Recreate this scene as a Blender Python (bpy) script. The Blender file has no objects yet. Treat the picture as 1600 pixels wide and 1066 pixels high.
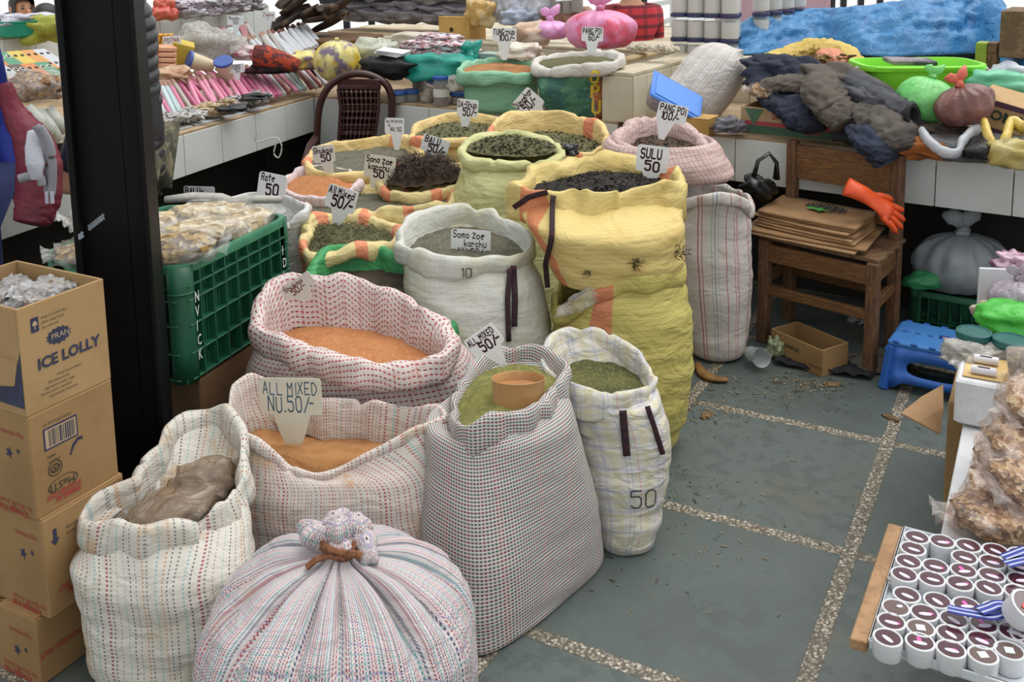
import bpy, math, random
from mathutils import Vector, Matrix, Euler, noise
V = Vector
R = math.radians
C = bpy.context.scene.collection
scene = bpy.context.scene

# ---------------------------------------------------------------- camera
cd = bpy.data.cameras.new('camera')
cd.sensor_width = 36.0
cd.lens = 35.210
cd.shift_x = 0.00909
cd.shift_y = -0.24219
cd.clip_start = 0.05
cd.clip_end = 200
cam = bpy.data.objects.new('camera', cd)
C.objects.link(cam)
PIT, ROL = 0.15035, 0.01702
r0, u0, f0 = V((1, 0, 0)), V((0, math.sin(PIT), math.cos(PIT))), V((0, math.cos(PIT), -math.sin(PIT)))
rt = r0 * math.cos(ROL) - u0 * math.sin(ROL)
up = r0 * math.sin(ROL) + u0 * math.cos(ROL)
cam.matrix_world = Matrix(((rt.x, up.x, -f0.x, 0), (rt.y, up.y, -f0.y, 0), (rt.z, up.z, -f0.z, 1.7), (0, 0, 0, 1)))
scene.camera = cam

# ---------------------------------------------------------------- light
world = bpy.data.worlds.new('overcast')
scene.world = world
world.use_nodes = True
wn = world.node_tree
wbg = wn.nodes['Background']
wbg.inputs[0].default_value = (0.97, 0.99, 1.0, 1)
wbg.inputs[1].default_value = 0.85
sun = bpy.data.lights.new('soft_daylight', 'SUN')
sun.energy = 2.3
sun.angle = R(60)
sun.color = (1.0, 0.98, 0.95)
so = bpy.data.objects.new('soft_daylight', sun)
so.rotation_euler = (R(-8), R(22), 0)
so.location = (0, 0, 6)
C.objects.link(so)
vs = scene.view_settings
scene.display_settings.display_device = 'sRGB'
vs.view_transform = 'Standard'
vs.look = 'None'
vs.exposure = 0.08
vs.gamma = 1.0
vs.use_curve_mapping = False

# ---------------------------------------------------------------- materials
def S(h, a=1.0):
    h = h.lstrip('#')
    def l(c):
        c = int(c, 16) / 255
        return c / 12.92 if c <= 0.04045 else ((c + 0.055) / 1.055) ** 2.4
    return (l(h[0:2]), l(h[2:4]), l(h[4:6]), a)

def newmat(name):
    m = bpy.data.materials.new(name)
    m.use_nodes = True
    t = m.node_tree
    t.nodes.clear()
    o = t.nodes.new('ShaderNodeOutputMaterial')
    b = t.nodes.new('ShaderNodeBsdfPrincipled')
    t.links.new(b.outputs[0], o.inputs[0])
    return m, t, b, o

class NG:
    def __init__(s, t): s.t = t
    def put(s, sock, v):
        if v is None: return
        if hasattr(v, 'is_linked') or hasattr(v, 'links'): s.t.links.new(v, sock)
        else: sock.default_value = v
    def math(s, op, a, b=None, clamp=False):
        n = s.t.nodes.new('ShaderNodeMath'); n.operation = op; n.use_clamp = clamp
        s.put(n.inputs[0], a); s.put(n.inputs[1], b)
        return n.outputs[0]
    def mix(s, f, a, b, mode='MIX'):
        n = s.t.nodes.new('ShaderNodeMix'); n.data_type = 'RGBA'; n.blend_type = mode
        s.put(n.inputs[0], f); s.put(n.inputs[6], a); s.put(n.inputs[7], b)
        return n.outputs[2]
    def coord(s, k): return s.t.nodes.new('ShaderNodeTexCoord').outputs[k]
    def noise(s, vec, scale, detail=3, rough=.5, dist=0):
        n = s.t.nodes.new('ShaderNodeTexNoise')
        s.put(n.inputs['Vector'], vec)
        n.inputs['Scale'].default_value = scale; n.inputs['Detail'].default_value = detail
        n.inputs['Roughness'].default_value = rough; n.inputs['Distortion'].default_value = dist
        return n.outputs[0]
    def vor(s, vec, scale, feat='F1', out=0):
        n = s.t.nodes.new('ShaderNodeTexVoronoi'); n.feature = feat
        s.put(n.inputs['Vector'], vec); n.inputs['Scale'].default_value = scale
        return n.outputs[out]
    def ramp(s, f, stops, interp='LINEAR'):
        n = s.t.nodes.new('ShaderNodeValToRGB'); r = n.color_ramp; r.interpolation = interp
        stops = stops[:32]
        while len(r.elements) < len(stops): r.elements.new(0.5)
        for e, (p, c) in zip(r.elements, stops): e.position = p
        for e, (p, c) in zip(r.elements, stops): e.color = c
        s.put(n.inputs[0], f)
        return n.outputs[0], n.outputs[1]
    def step(s, v, lo, hi):
        n = s.t.nodes.new('ShaderNodeMapRange'); n.interpolation_type = 'SMOOTHSTEP'
        s.put(n.inputs[0], v); n.inputs[1].default_value = lo; n.inputs[2].default_value = hi
        return n.outputs[0]
    def bump(s, h, strength, dist, nrm=None):
        n = s.t.nodes.new('ShaderNodeBump'); n.inputs['Strength'].default_value = strength
        n.inputs['Distance'].default_value = dist
        s.put(n.inputs['Height'], h)
        if nrm is not None: s.t.links.new(nrm, n.inputs['Normal'])
        return n.outputs[0]
    def scale(s, vec, x, y, z):
        n = s.t.nodes.new('ShaderNodeMapping'); s.t.links.new(vec, n.inputs[0])
        n.inputs['Scale'].default_value = (x, y, z)
        return n.outputs[0]

MC = {}
def mat(name, col, rough=.6, col2=None, ns=6, lo=.4, hi=.65, bump=0, bs=40, metal=0, spec=.5, island=None, sss=0, alpha=1, stretch=None, col3=None, ns3=60, trans=0):
    """plain surface: colour, second colour in noise patches, bump"""
    if name in MC: return MC[name]
    m, t, b, o = newmat(name); g = NG(t)
    co = g.coord('Object')
    if stretch: co = g.scale(co, *stretch)
    c = S(col)
    if col2: c = g.mix(g.step(g.noise(co, ns, 5, .6), lo, hi), S(col), S(col2))
    if col3: c = g.mix(g.step(g.noise(co, ns3, 3, .6), .48, .62), c, S(col3))
    if island:
        n = t.nodes.new('ShaderNodeNewGeometry')
        rc, _ = g.ramp(n.outputs['Random Per Island'], [(i / len(island), S(h)) for i, h in enumerate(island)], 'CONSTANT')
        c = rc
    g.put(b.inputs['Base Color'], c)
    b.inputs['Roughness'].default_value = rough; b.inputs['Metallic'].default_value = metal
    b.inputs['Specular IOR Level'].default_value = spec
    if trans: b.inputs['Transmission Weight'].default_value = trans
    if sss:
        b.inputs['Subsurface Weight'].default_value = sss; b.inputs['Subsurface Scale'].default_value = .02
    if alpha < 1: b.inputs['Alpha'].default_value = alpha
    if bump: t.links.new(g.bump(g.noise(co, bs, 4, .6), bump, .01), b.inputs['Normal'])
    MC[name] = m
    return m

def weave(name, base, warp=None, wp=.1, wdash=0, weft=None, fp=.1, fdash=0, stain=None, sscale=4, slo=.55, shi=.75, wrinkle=.35, duty=0.0, rough=.62, soft=0, stain2=None, crossdash=0):
    """woven plastic sacking; u runs round the sack, v up it, both in metres. warp/weft: stops (pos, hex, strength) of one period"""
    if name in MC: return MC[name]
    m, t, b, o = newmat(name); g = NG(t)
    n = t.nodes.new('ShaderNodeSeparateXYZ'); t.links.new(g.coord('UV'), n.inputs[0])
    u, v = n.outputs[0], n.outputs[1]
    co = g.coord('Object')
    col = S(base)
    col = g.mix(g.math('MULTIPLY', g.step(g.noise(co, 9, 4), .35, .75), .35), col, tuple(x * .82 for x in S(base)[:3]) + (1,))
    def layer(col, x, per, stops, y, dash, du):
        fx = g.math('FRACT', g.math('DIVIDE', x, per))
        rc, ra = g.ramp(fx, [(p, S(h, a)) for p, h, a in stops], 'CONSTANT')
        f = ra
        if dash:
            ph = y
            if crossdash: ph = g.math('ADD', y, g.math('MULTIPLY', g.math('FLOOR', g.math('DIVIDE', x, crossdash)), dash * .5))
            f = g.math('MULTIPLY', ra, g.math('GREATER_THAN', g.math('SINE', g.math('MULTIPLY', ph, 6.2832 / dash)), du))
        return g.mix(f, col, rc)
    if warp: col = layer(col, u, wp, warp, v, wdash, duty)
    if weft: col = layer(col, v, fp, weft, u, fdash, duty)
    if stain: col = g.mix(g.math('MULTIPLY', g.step(g.noise(co, sscale, 4, .65), slo, shi), .8), col, S(stain))
    if stain2: col = g.mix(g.math('MULTIPLY', g.step(g.noise(co, sscale * 2.3, 5, .7), .56, .72), .7), col, S(stain2))
    t.links.new(col, b.inputs['Base Color'])
    b.inputs['Roughness'].default_value = rough
    b.inputs['Specular IOR Level'].default_value = .35
    w = g.math('MULTIPLY', g.math('SINE', g.math('MULTIPLY', u, 1400)), g.math('SINE', g.math('MULTIPLY', v, 1400)))
    n1 = g.bump(w, .12, .002)
    n2 = g.bump(g.noise(g.scale(co, 1, 1, 1.9), 9, 3, .5, .9), wrinkle * .75, .06, n1)
    t.links.new(n2, b.inputs['Normal'])
    MC[name] = m
    return m

def film(name, tint='#ffffff', clear=.75, rough=.15, bump=.6, bs=25):
    """thin clear plastic: part see-through, part glossy, crumpled"""
    if name in MC: return MC[name]
    m, t, b, o = newmat(name); g = NG(t)
    co = g.coord('Object')
    b.inputs['Base Color'].default_value = S(tint); b.inputs['Roughness'].default_value = rough
    b.inputs['Specular IOR Level'].default_value = .8
    nr = g.bump(g.noise(co, bs, 4, .6, 1.0), bump, .03)
    t.links.new(nr, b.inputs['Normal'])
    tr = t.nodes.new('ShaderNodeBsdfTransparent'); tr.inputs[0].default_value = S(tint)
    mx = t.nodes.new('ShaderNodeMixShader')
    f = g.math('MULTIPLY_ADD', g.step(g.noise(co, bs * .7, 4, .65, 1.5), .4, .75), -.35)
    f.node.inputs[2].default_value = clear + .1
    t.links.new(f, mx.inputs[0]); t.links.new(b.outputs[0], mx.inputs[1]); t.links.new(tr.outputs[0], mx.inputs[2])
    t.links.new(mx.outputs[0], o.inputs[0])
    MC[name] = m
    return m

def grains(name, cols, scale=90, rough=.8, bump=.8):
    """dried bits, flakes or powder lying together"""
    if name in MC: return MC[name]
    m, t, b, o = newmat(name); g = NG(t)
    co = g.coord('Object')
    n = t.nodes.new('ShaderNodeTexVoronoi'); t.links.new(co, n.inputs['Vector']); n.inputs['Scale'].default_value = scale
    sp = t.nodes.new('ShaderNodeSeparateColor'); t.links.new(n.outputs['Color'], sp.inputs[0])
    rc, _ = g.ramp(sp.outputs[0], [(i / len(cols), S(h)) for i, h in enumerate(cols)], 'CONSTANT')
    t.links.new(rc, b.inputs['Base Color']); b.inputs['Roughness'].default_value = rough
    t.links.new(g.bump(n.outputs['Distance'], bump, .6 / scale), b.inputs['Normal'])
    MC[name] = m
    return m

# ---------------------------------------------------------------- geometry
def nz(p, f=1, s=0): return noise.noise(V((p[0] * f + s * 7.31, p[1] * f - s * 3.7, p[2] * f + s * 1.9)))
def rotm(rx=0, ry=0, rz=0): return Euler((rx, ry, rz)).to_matrix()

WL = {}
def put(o, loc, parent):
    WL[o.name] = V(loc)
    o.location = V(loc) - (WL[parent.name] if parent else V())
    if parent: o.parent = parent
    C.objects.link(o)

def tag(o, label=None, cat=None, group=None, kind=None):
    if label: o['label'] = label
    if cat: o['category'] = cat
    if group: o['group'] = group
    if kind: o['kind'] = kind
    return o

def thing(name, label, cat, loc=(0, 0, 0), group=None):
    o = bpy.data.objects.new(name, None); o.empty_display_size = .05
    put(o, loc, None)
    return tag(o, label, cat, group)

class MB:
    def __init__(s): s.v = []; s.f = []; s.uv = []
    def add(s, vs, fs):
        k = len(s.v); s.v += [tuple(p) for p in vs]; s.f += [tuple(i + k for i in f) for f in fs]; return s
    def box(s, c, d, rot=None, bev=0, taper=1):
        x, y, z = [q / 2 for q in d]
        if bev <= 0:
            vs = [(sx * x * (taper if sz < 0 else 1), sy * y * (taper if sz < 0 else 1), sz * z) for sz in (-1, 1) for sy in (-1, 1) for sx in (-1, 1)]
            fs = [(0, 2, 3, 1), (4, 5, 7, 6), (0, 1, 5, 4), (2, 6, 7, 3), (0, 4, 6, 2), (1, 3, 7, 5)]
        else:
            b = min(bev, x * .9, y * .9, z * .9)
            vs = []; ring = lambda X, Y, zz: [(X, -(Y - b), zz), (X, Y - b, zz), (X - b, Y, zz), (-(X - b), Y, zz), (-X, Y - b, zz), (-X, -(Y - b), zz), (-(X - b), -Y, zz), (X - b, -Y, zz)]
            def sh(q, k): return [(a * k, bb * k, cc) for a, bb, cc in q]
            vs += sh(ring(x - b, y - b + 0, -z), taper) + sh(ring(x, y, -z + b), taper) + ring(x, y, z - b) + ring(x - b, y - b, z)
            fs = [tuple(range(7, -1, -1)), tuple(range(24, 32))]
            for r_ in range(3):
                for i in range(8): fs.append((r_ * 8 + i, r_ * 8 + (i + 1) % 8, r_ * 8 + 8 + (i + 1) % 8, r_ * 8 + 8 + i))
        M = rot if rot is not None else Matrix.Identity(3)
        return s.add([M @ V(p) + V(c) for p in vs], fs)
    def bar(s, a, b, w, h, upv=(0, 0, 1), bev=.003):
        a, b = V(a), V(b); d = b - a; L = d.length; d.normalize()
        sd = d.cross(V(upv)).normalized(); u2 = sd.cross(d)
        M = Matrix((sd, d, u2)).transposed()
        return s.box((a + b) / 2, (w, L, h), M, bev)
    def grid(s, rows, cu=False, capa=False, capb=False, uvs=None):
        k = len(s.v); n = len(rows[0])
        for r_ in rows: s.v += [tuple(p) for p in r_]
        if uvs:
            for r_ in uvs: s.uv += r_
        for j in range(len(rows) - 1):
            for i in range(n if cu else n - 1):
                i2 = (i + 1) % n
                s.f.append((k + j * n + i, k + j * n + i2, k + (j + 1) * n + i2, k + (j + 1) * n + i))
        if capa: s.f.append(tuple(k + i for i in range(n - 1, -1, -1)))
        if capb: s.f.append(tuple(k + (len(rows) - 1) * n + i for i in range(n)))
        return s
    def lathe(s, prof, c=(0, 0, 0), n=20, rot=None, sx=1, sy=1, capa=True, capb=True):
        M = rot if rot is not None else Matrix.Identity(3)
        rows = [[M @ V((r_ * sx * math.cos(6.28318 * i / n), r_ * sy * math.sin(6.28318 * i / n), z)) + V(c) for i in range(n)] for r_, z in prof]
        return s.grid(rows, True, capa, capb)
    def tube(s, path, r, n=8, flat=1, upv=(0, 0, 1)):
        P = [V(p) for p in path]; rows = []
        for i, p in enumerate(P):
            d = (P[min(i + 1, len(P) - 1)] - P[max(i - 1, 0)]).normalized()
            a = d.cross(V(upv))
            if a.length < 1e-3: a = d.cross(V((1, 0, 0)))
            a.normalize(); b2 = a.cross(d)
            rr = r[i] if isinstance(r, (list, tuple)) else r
            rows.append([p + a * rr * math.cos(6.28318 * k / n) + b2 * rr * flat * math.sin(6.28318 * k / n) for k in range(n)])
        return s.grid(rows, True, True, True)
    def prism(s, pts, dv):
        P = [V(p) for p in pts]; n = len(P); dv = V(dv)
        return s.add(P + [p + dv for p in P], [tuple(range(n - 1, -1, -1)), tuple(range(n, 2 * n))] + [(i, (i + 1) % n, n + (i + 1) % n, n + i) for i in range(n)])
    def blob(s, c, r, rot=None, amp=.1, f=6, seed=0, nu=16, nv=10, e=1.0, flatb=None):
        M = rot if rot is not None else Matrix.Identity(3)
        pw = lambda a, k: math.copysign(abs(a) ** k, a)
        rows = []
        for j in range(nv + 1):
            ph = -math.pi / 2 + math.pi * j / nv; row = []
            for i in range(nu):
                th = 6.28318 * i / nu
                d = V((pw(math.cos(ph), e) * pw(math.cos(th), e), pw(math.cos(ph), e) * pw(math.sin(th), e), pw(math.sin(ph), e)))
                p = V((d.x * r[0], d.y * r[1], d.z * r[2]))
                p = p * (1 + amp * nz(d * 1.0, f * .35, seed) * 1.6 + amp * .5 * nz(d, f, seed + 5))
                if flatb is not None and p.z < -r[2] * flatb: p.z = -r[2] * flatb
                row.append(M @ p + V(c))
            rows.append(row)
        return s.grid(rows, True)
    def build(s, name, m, parent=None, smooth=True, sharp=35, origin=None, kind=None, label=None, cat=None, group=None, solid=0):
        me = bpy.data.meshes.new(name)
        if origin is None:
            xs = [p[0] for p in s.v]; ysv = [p[1] for p in s.v]; zsv = [p[2] for p in s.v]
            origin = V(((min(xs) + max(xs)) / 2, (min(ysv) + max(ysv)) / 2, min(zsv)))
        origin = V(origin)
        me.from_pydata([(p[0] - origin.x, p[1] - origin.y, p[2] - origin.z) for p in s.v], [], s.f)
        if s.uv:
            l = me.uv_layers.new(name='UVMap'); dat = []
            for lp in me.loops: dat += s.uv[lp.vertex_index]
            l.data.foreach_set('uv', dat)
        if smooth:
            me.shade_smooth()
            if sharp: me.set_sharp_from_angle(angle=R(sharp))
        me.materials.append(m)
        o = bpy.data.objects.new(name, me)
        put(o, origin, parent)
        if solid:
            md = o.modifiers.new('thickness', 'SOLIDIFY'); md.thickness = solid; md.offset = 0
        return tag(o, label, cat, group, kind)

def copy_tree(o, loc=None, rot=None, scale=None, parent=None, label=None):
    c = o.copy(); C.objects.link(c)
    if parent: c.parent = parent
    if loc is not None: c.location = loc
    if rot is not None: c.rotation_euler = rot
    if scale is not None: c.scale = scale if hasattr(scale, '__len__') else (scale,) * 3
    if label: c['label'] = label
    for ch in list(o.children): copy_tree(ch, parent=c)
    return c

# hand lettering: strokes on a 4 x 6 grid, lower case on the lower four rows
GL = {'A': '002640 1232', 'B': '00063645443303 3342413000', 'C': '4536160501103041', 'D': '00062644422000', 'E': '46060040 0333', 'F': '460600 0333', 'G': '4536160501103042 4222', 'H': '0006 4046 0343', 'I': '1016', 'J': '4641301001', 'K': '0006 460340', 'L': '060040', 'M': '0006234640', 'N': '00064046', 'O': '160501103041453616', 'P': '00063645443303', 'R': '00063645443303 2340', 'S': '453616050413334241301001', 'T': '0646 2620', 'U': '060110304146', 'X': '0046 0640', 'Y': '0623 462320', 'Z': '06460040',
      '0': '160501103041453616', '1': '051610', '4': '360242 3530', '5': '460604344341301001', '6': '4636160501103041423303', '/': '0046', '-': '0333', '.': '0010',
      'a': '4333130201103041 4340', 'c': '4333130201103041', 'd': '4640 4333130201103041', 'e': '024243331302011030', 'g': '4333130201103041 434130', 'h': '0006 0313334240', 'i': '1013 1516', 'k': '0006 430240', 'l': '1610', 'm': '0003 02132320 23334340', 'n': '0003 0213334240', 'o': '130201103041423313', 'p': '0004 0313334241301001', 'r': '0004 02133342', 's': '43130242301000', 't': '2620 0444', 'u': '040110304144 4440', 'x': '0044 0440', 'z': '04440040'}
def write(mb, text, org, ux, uy, size, wid=.13, seed=0, sx=1, nrm=None, jit=.25):
    """marker lettering: strokes laid on the plane org + ux, uy (unit vectors)"""
    rd = random.Random(seed + len(text)); ux, uy = V(ux), V(uy); n_ = nrm if nrm is not None else ux.cross(uy).normalized()
    x = 0; s6 = size / 6; w = size * wid / 2
    for ch in text:
        if ch == ' ': x += size * .45; continue
        if ch in '.': x += size * .02
        ox, oy = rd.uniform(-.1, .1) * size * jit, rd.uniform(-.3, .3) * size * jit; sl = rd.uniform(-.1, .2) * jit * 2
        for st in GL.get(ch, '').split():
            pts = []
            for i in range(0, len(st) - 1, 2):
                a, b = int(st[i]) + rd.uniform(-.3, .3) * jit, int(st[i + 1]) + rd.uniform(-.3, .3) * jit
                pts.append(V((x + ox + (a + b * sl * .5) * s6 * .85, oy + b * s6, 0)))
            for p, q in zip(pts, pts[1:]):
                d = q - p
                if d.length < 1e-6: continue
                d.normalize(); pr = V((-d.y, d.x, 0)) * w; d = d * w * .8
                qd = [p - d * .4 - pr, p - d + pr * 0, p - d * .4 + pr, q + d * .4 + pr, q + d, q + d * .4 - pr]
                mb.add([V(org) + ux * a.x * sx + uy * a.y + n_ * .0009 for a in qd], [(0, 5, 4, 3, 2, 1)])
        x += size * (.36 if ch in '.' else .4 if ch in 'iIl1' else .58 if ch in '/-' else .86)
    return x

def textw(text, size):
    return sum(size * .45 if c == ' ' else size * (.36 if c in '.' else .4 if c in 'iIl1' else .58 if c in '/-' else .86) for c in text)

def printed(name, text, org, ux, uy, size, m, parent, bold=.0, align='LEFT', sx=1):
    """flat printed lettering as a thin mesh on the plane org + ux, uy"""
    cu = bpy.data.curves.new(name, 'FONT'); cu.body = text; cu.size = size; cu.offset = bold; cu.align_x = align; cu.resolution_u = 2
    o = bpy.data.objects.new(name, cu); C.objects.link(o)
    dg = bpy.context.evaluated_depsgraph_get(); me = bpy.data.meshes.new_from_object(o.evaluated_get(dg))
    bpy.data.objects.remove(o); bpy.data.curves.remove(cu)
    ux, uy = V(ux).normalized(), V(uy).normalized(); n_ = ux.cross(uy)
    mb = MB(); mb.add([V(org) + ux * q.co.x * sx + uy * q.co.y + n_ * .0012 for q in me.vertices], [tuple(p.vertices) for p in me.polygons])
    bpy.data.meshes.remove(me)
    return mb.build(name, m, parent, smooth=False)

# ---------------------------------------------------------------- floor: green stone slabs between strips of pebble terrazzo
random.seed(4)
m_slab = mat('slab stone', '#535c59', .5, '#464e4b', 2.2, .35, .7, bump=.12, bs=60, col3='#4d5755', ns3=14)
m_slab2 = mat('slab stone dusty', '#545d5a', .55, '#5c594a', 2.6, .5, .75, bump=.12, bs=60, col3='#4a5350', ns3=18)
m_bed = mat('floor bed', '#55584f', .9)
m_far = mat('outside paving', '#d8dad8', .9)
def pebbles():
    m, t, b, o = newmat('pebble terrazzo'); g = NG(t); co = g.coord('Object')
    n = t.nodes.new('ShaderNodeTexVoronoi'); t.links.new(co, n.inputs['Vector']); n.inputs['Scale'].default_value = 110
    sp = t.nodes.new('ShaderNodeSeparateColor'); t.links.new(n.outputs['Color'], sp.inputs[0])
    rc, _ = g.ramp(sp.outputs[0], [(0, S('#8d8474')), (.3, S('#a79e8d')), (.55, S('#77706a')), (.75, S('#bdb5a6')), (.9, S('#6c5f50'))], 'CONSTANT')
    c = g.mix(g.step(n.outputs['Distance'], .42, .62), rc, S('#5c5649'))
    c = g.mix(g.math('MULTIPLY', g.step(g.noise(co, 3, 4), .5, .7), .55), c, S('#5e5a49'))
    t.links.new(c, b.inputs['Base Color']); b.inputs['Roughness'].default_value = .6
    t.links.new(g.bump(n.outputs['Distance'], .7, -.004), b.inputs['Normal'])
    return m
m_peb = pebbles()
fl = MB(); fl.box((0, 4.5, -.03), (14, 13, .04)); fl = fl.build('floor', m_bed, smooth=False, kind='structure')
out = MB(); out.box((0, 24, -.12), (90, 60, .04)); out.build('ground_outside', m_far, smooth=False, kind='structure')
FU, FV = V((.4854, .8743, 0)), V((.8743, -.4854, 0))
T, SW = .6969, .0409
def fpt(u, v, z=0): return FU * u + FV * v + V((0, 0, z))
va0, ub0 = -.4387, 3.3945 - .0205
for i in range(-5, 6):
    for j in range(-6, 7):
        u0_, v0_ = ub0 + i * T + SW, va0 + j * T + SW
        c = fpt(u0_ + (T - SW) / 2, v0_ + (T - SW) / 2)
        if c.y < 1.2 or c.y > 6.3 or abs(c.x) > 2.6: continue
        MB().box(c + V((0, 0, -.006 + random.uniform(-.0008, .0006))), (T - SW, T - SW, .012), Matrix.Rotation(math.atan2(FV.y, FV.x), 3, 'Z'), .0015).build('stone_slab', m_slab if (i + j) % 2 else m_slab2, fl, smooth=False)
for j in range(-5, 6):
    a, b = fpt(ub0 - 5 * T, va0 + j * T + SW / 2, -.006), fpt(ub0 + 5 * T, va0 + j * T + SW / 2, -.006)
    MB().bar(a, b, SW + .001, .0125, bev=0).build('pebble_strip', m_peb, fl, smooth=False)
for i in range(-5, 6):
    for j in range(-6, 7):
        c0 = fpt(ub0 + i * T + SW / 2, va0 + j * T + SW, -.006); c1 = fpt(ub0 + i * T + SW / 2, va0 + (j + 1) * T, -.006)
        if c0.y < 1.2 or c0.y > 6.2 or abs(c0.x) > 2.6: continue
        MB().bar(c0, c1, SW + .001, .0125, bev=0).build('pebble_strip', m_peb, fl, smooth=False)

# ---------------------------------------------------------------- counters of the stalls, clad in white tiles
m_tile = mat('white glazed tile', '#d3d6d3', .28, '#c6c8c2', 3, .45, .7, bump=.03, bs=8)
m_tile2 = mat('cream wall tile', '#cfc9b4', .4, '#bdb59c', 4, .4, .7, bump=.05, bs=12)
m_top = mat('worn counter top', '#b19a7c', .7, '#8a7458', 5, .4, .65, bump=.3, bs=30)
m_conc = mat('shade dark concrete', '#2b2825', .95, '#221f1c', 4)  # near black: the shade under the counters is put into the colour
def counter(name, a, b, depth, zt, zb, tl=.3, mt=None, back=0, th=.035, side=1, tk=.02):
    """a-b: front top edge; the tiled fascia hangs from the slab, the rest is set back"""
    a, b = V((a[0], a[1], 0)), V((b[0], b[1], 0)); d = (b - a); L = d.length; d.normalize(); nrm = V((-d.y, d.x, 0)) * side
    base = MB(); base.prism([a + V((0, 0, zt - th)), b + V((0, 0, zt - th)), b + nrm * depth + V((0, 0, zt - th)), a + nrm * depth + V((0, 0, zt - th))], (0, 0, th))
    o = base.build(name, m_top, smooth=False, kind='structure')
    core = MB(); ang = math.atan2(d.y, d.x); M = Matrix.Rotation(ang, 3, 'Z')
    core.box((a + b) / 2 + nrm * .05 + V((0, 0, (zt - th + zb) / 2)), (L, .06, zt - th - zb), M)
    core.box((a + b) / 2 + nrm * .42 + V((0, 0, (zt - th) / 2)), (L, .12, zt - th), M)  # wall added close behind the fascia to keep the space below dark
    core.build('core_and_shade_wall', m_conc, o, smooth=False)
    n = max(1, round(L / tl)); w = L / n
    for i in range(n):
        c = a + d * (w * (i + .5)) + nrm * (tk / 2 - .002) + V((0, 0, (zt - .012 + zb) / 2))
        MB().box(c, (w - .004, tk, zt - .012 - zb), M, .002).build('wall_tile', mt or m_tile, o, smooth=False)
    return o
counter('counter_right', (.59, 4.835), (3.43, 2.865), 1.1, .8, .588)
counter('counter_left', (-2.42, 2.53), (-1.14, 5.96), 1.7, .8, .585, tl=.3)
counter('counter_back', (-1.15, 5.98), (.57, 4.90), 1.15, .8, .35, tl=.3)
co_ = MB(); co_.prism([(-1.142, 5.97, .765), (-.53, 6.95, .765), (-1.5, 7.6, .765), (-2.74, 6.56, .765)], (0, 0, .035)); co_.build('counter_corner', m_top, smooth=False, kind='structure')
co_ = MB(); co_.prism([(-1.35, 6.15, 0), (-.9, 6.5, 0), (-1.5, 7.6, 0), (-2.3, 6.6, 0)], (0, 0, .76)); co_.build('counter_corner_support_and_shade', m_conc, smooth=False, kind='structure')
def ledge(name, a, b, w, z0, z1, tl=.15, mt=None, side=1):
    a, b = V((a[0], a[1], 0)), V((b[0], b[1], 0)); d = (b - a); L = d.length; d.normalize(); nrm = V((-d.y, d.x, 0)) * side
    M = Matrix.Rotation(math.atan2(d.y, d.x), 3, 'Z')
    o = MB().box((a + b) / 2 + nrm * (w / 2) + V((0, 0, (z0 + z1 - .02) / 2)), (L - .02, w - .02, z1 - z0 - .02), M).build(name, m_conc, smooth=False, kind='structure')
    MB().box((a + b) / 2 + nrm * (w / 2) + V((0, 0, z1 - .01)), (L + .01, w + .01, .022), M, .004).build('ledge_top', m_top2, o, smooth=False)
    n = max(1, round(L / tl)); tw = L / n
    for i in range(n):
        for s_ in (0, 1):
            c = a + d * (tw * (i + .5)) + nrm * (w * s_) + V((0, 0, (z0 + z1 - .022) / 2))
            MB().box(c, (tw - .003, .018, z1 - .022 - z0), M, .002).build('wall_tile', mt or m_tile2, o, smooth=False)
    for e, s_ in ((a, -1), (b, 1)):
        MB().box(e + nrm * (w / 2) + d * s_ * .004 + V((0, 0, (z0 + z1 - .022) / 2)), (.016, w, z1 - .022 - z0), M, .002).build('wall_tile', mt or m_tile2, o, smooth=False)
    return o
m_top2 = mat('ledge cap', '#c6bda6', .7, '#a89a7c', 6, .4, .7, bump=.2, bs=40)
ledge('divider_centre', (.505, 4.97), (1.17, 5.955), .16, .8, 1.05, side=-1)
ledge('divider_left', (-3.35, 4.85), (-1.95, 8.4), .2, .8, 1.2, .22, m_tile)
ledge('divider_back', (-1.5, 7.36), (1.02, 5.77), .2, .8, 1.05, .2, mt=m_tile2)
ledge('divider_right', (1.16, 5.56), (3.9, 3.66), .2, .8, 1.05, .12)
# counter of the stalls beyond the dividers
far = MB(); far.prism([(-1.5, 7.58, .95), (1.1, 5.98, .95), (3.95, 3.9, .95), (5.4, 5.6, .95), (.2, 9.2, .95), (-1.2, 8.9, .95)], (0, 0, .035))
far.build('counter_far', m_top2, smooth=False, kind='structure')
far = MB(); far.prism([(-3.57, 4.95, 1.1), (-2.15, 8.5, 1.1), (-3.3, 9.0, 1.1), (-4.8, 5.4, 1.1)], (0, 0, .035))
far.build('counter_far_left', m_top2, smooth=False, kind='structure')

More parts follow.
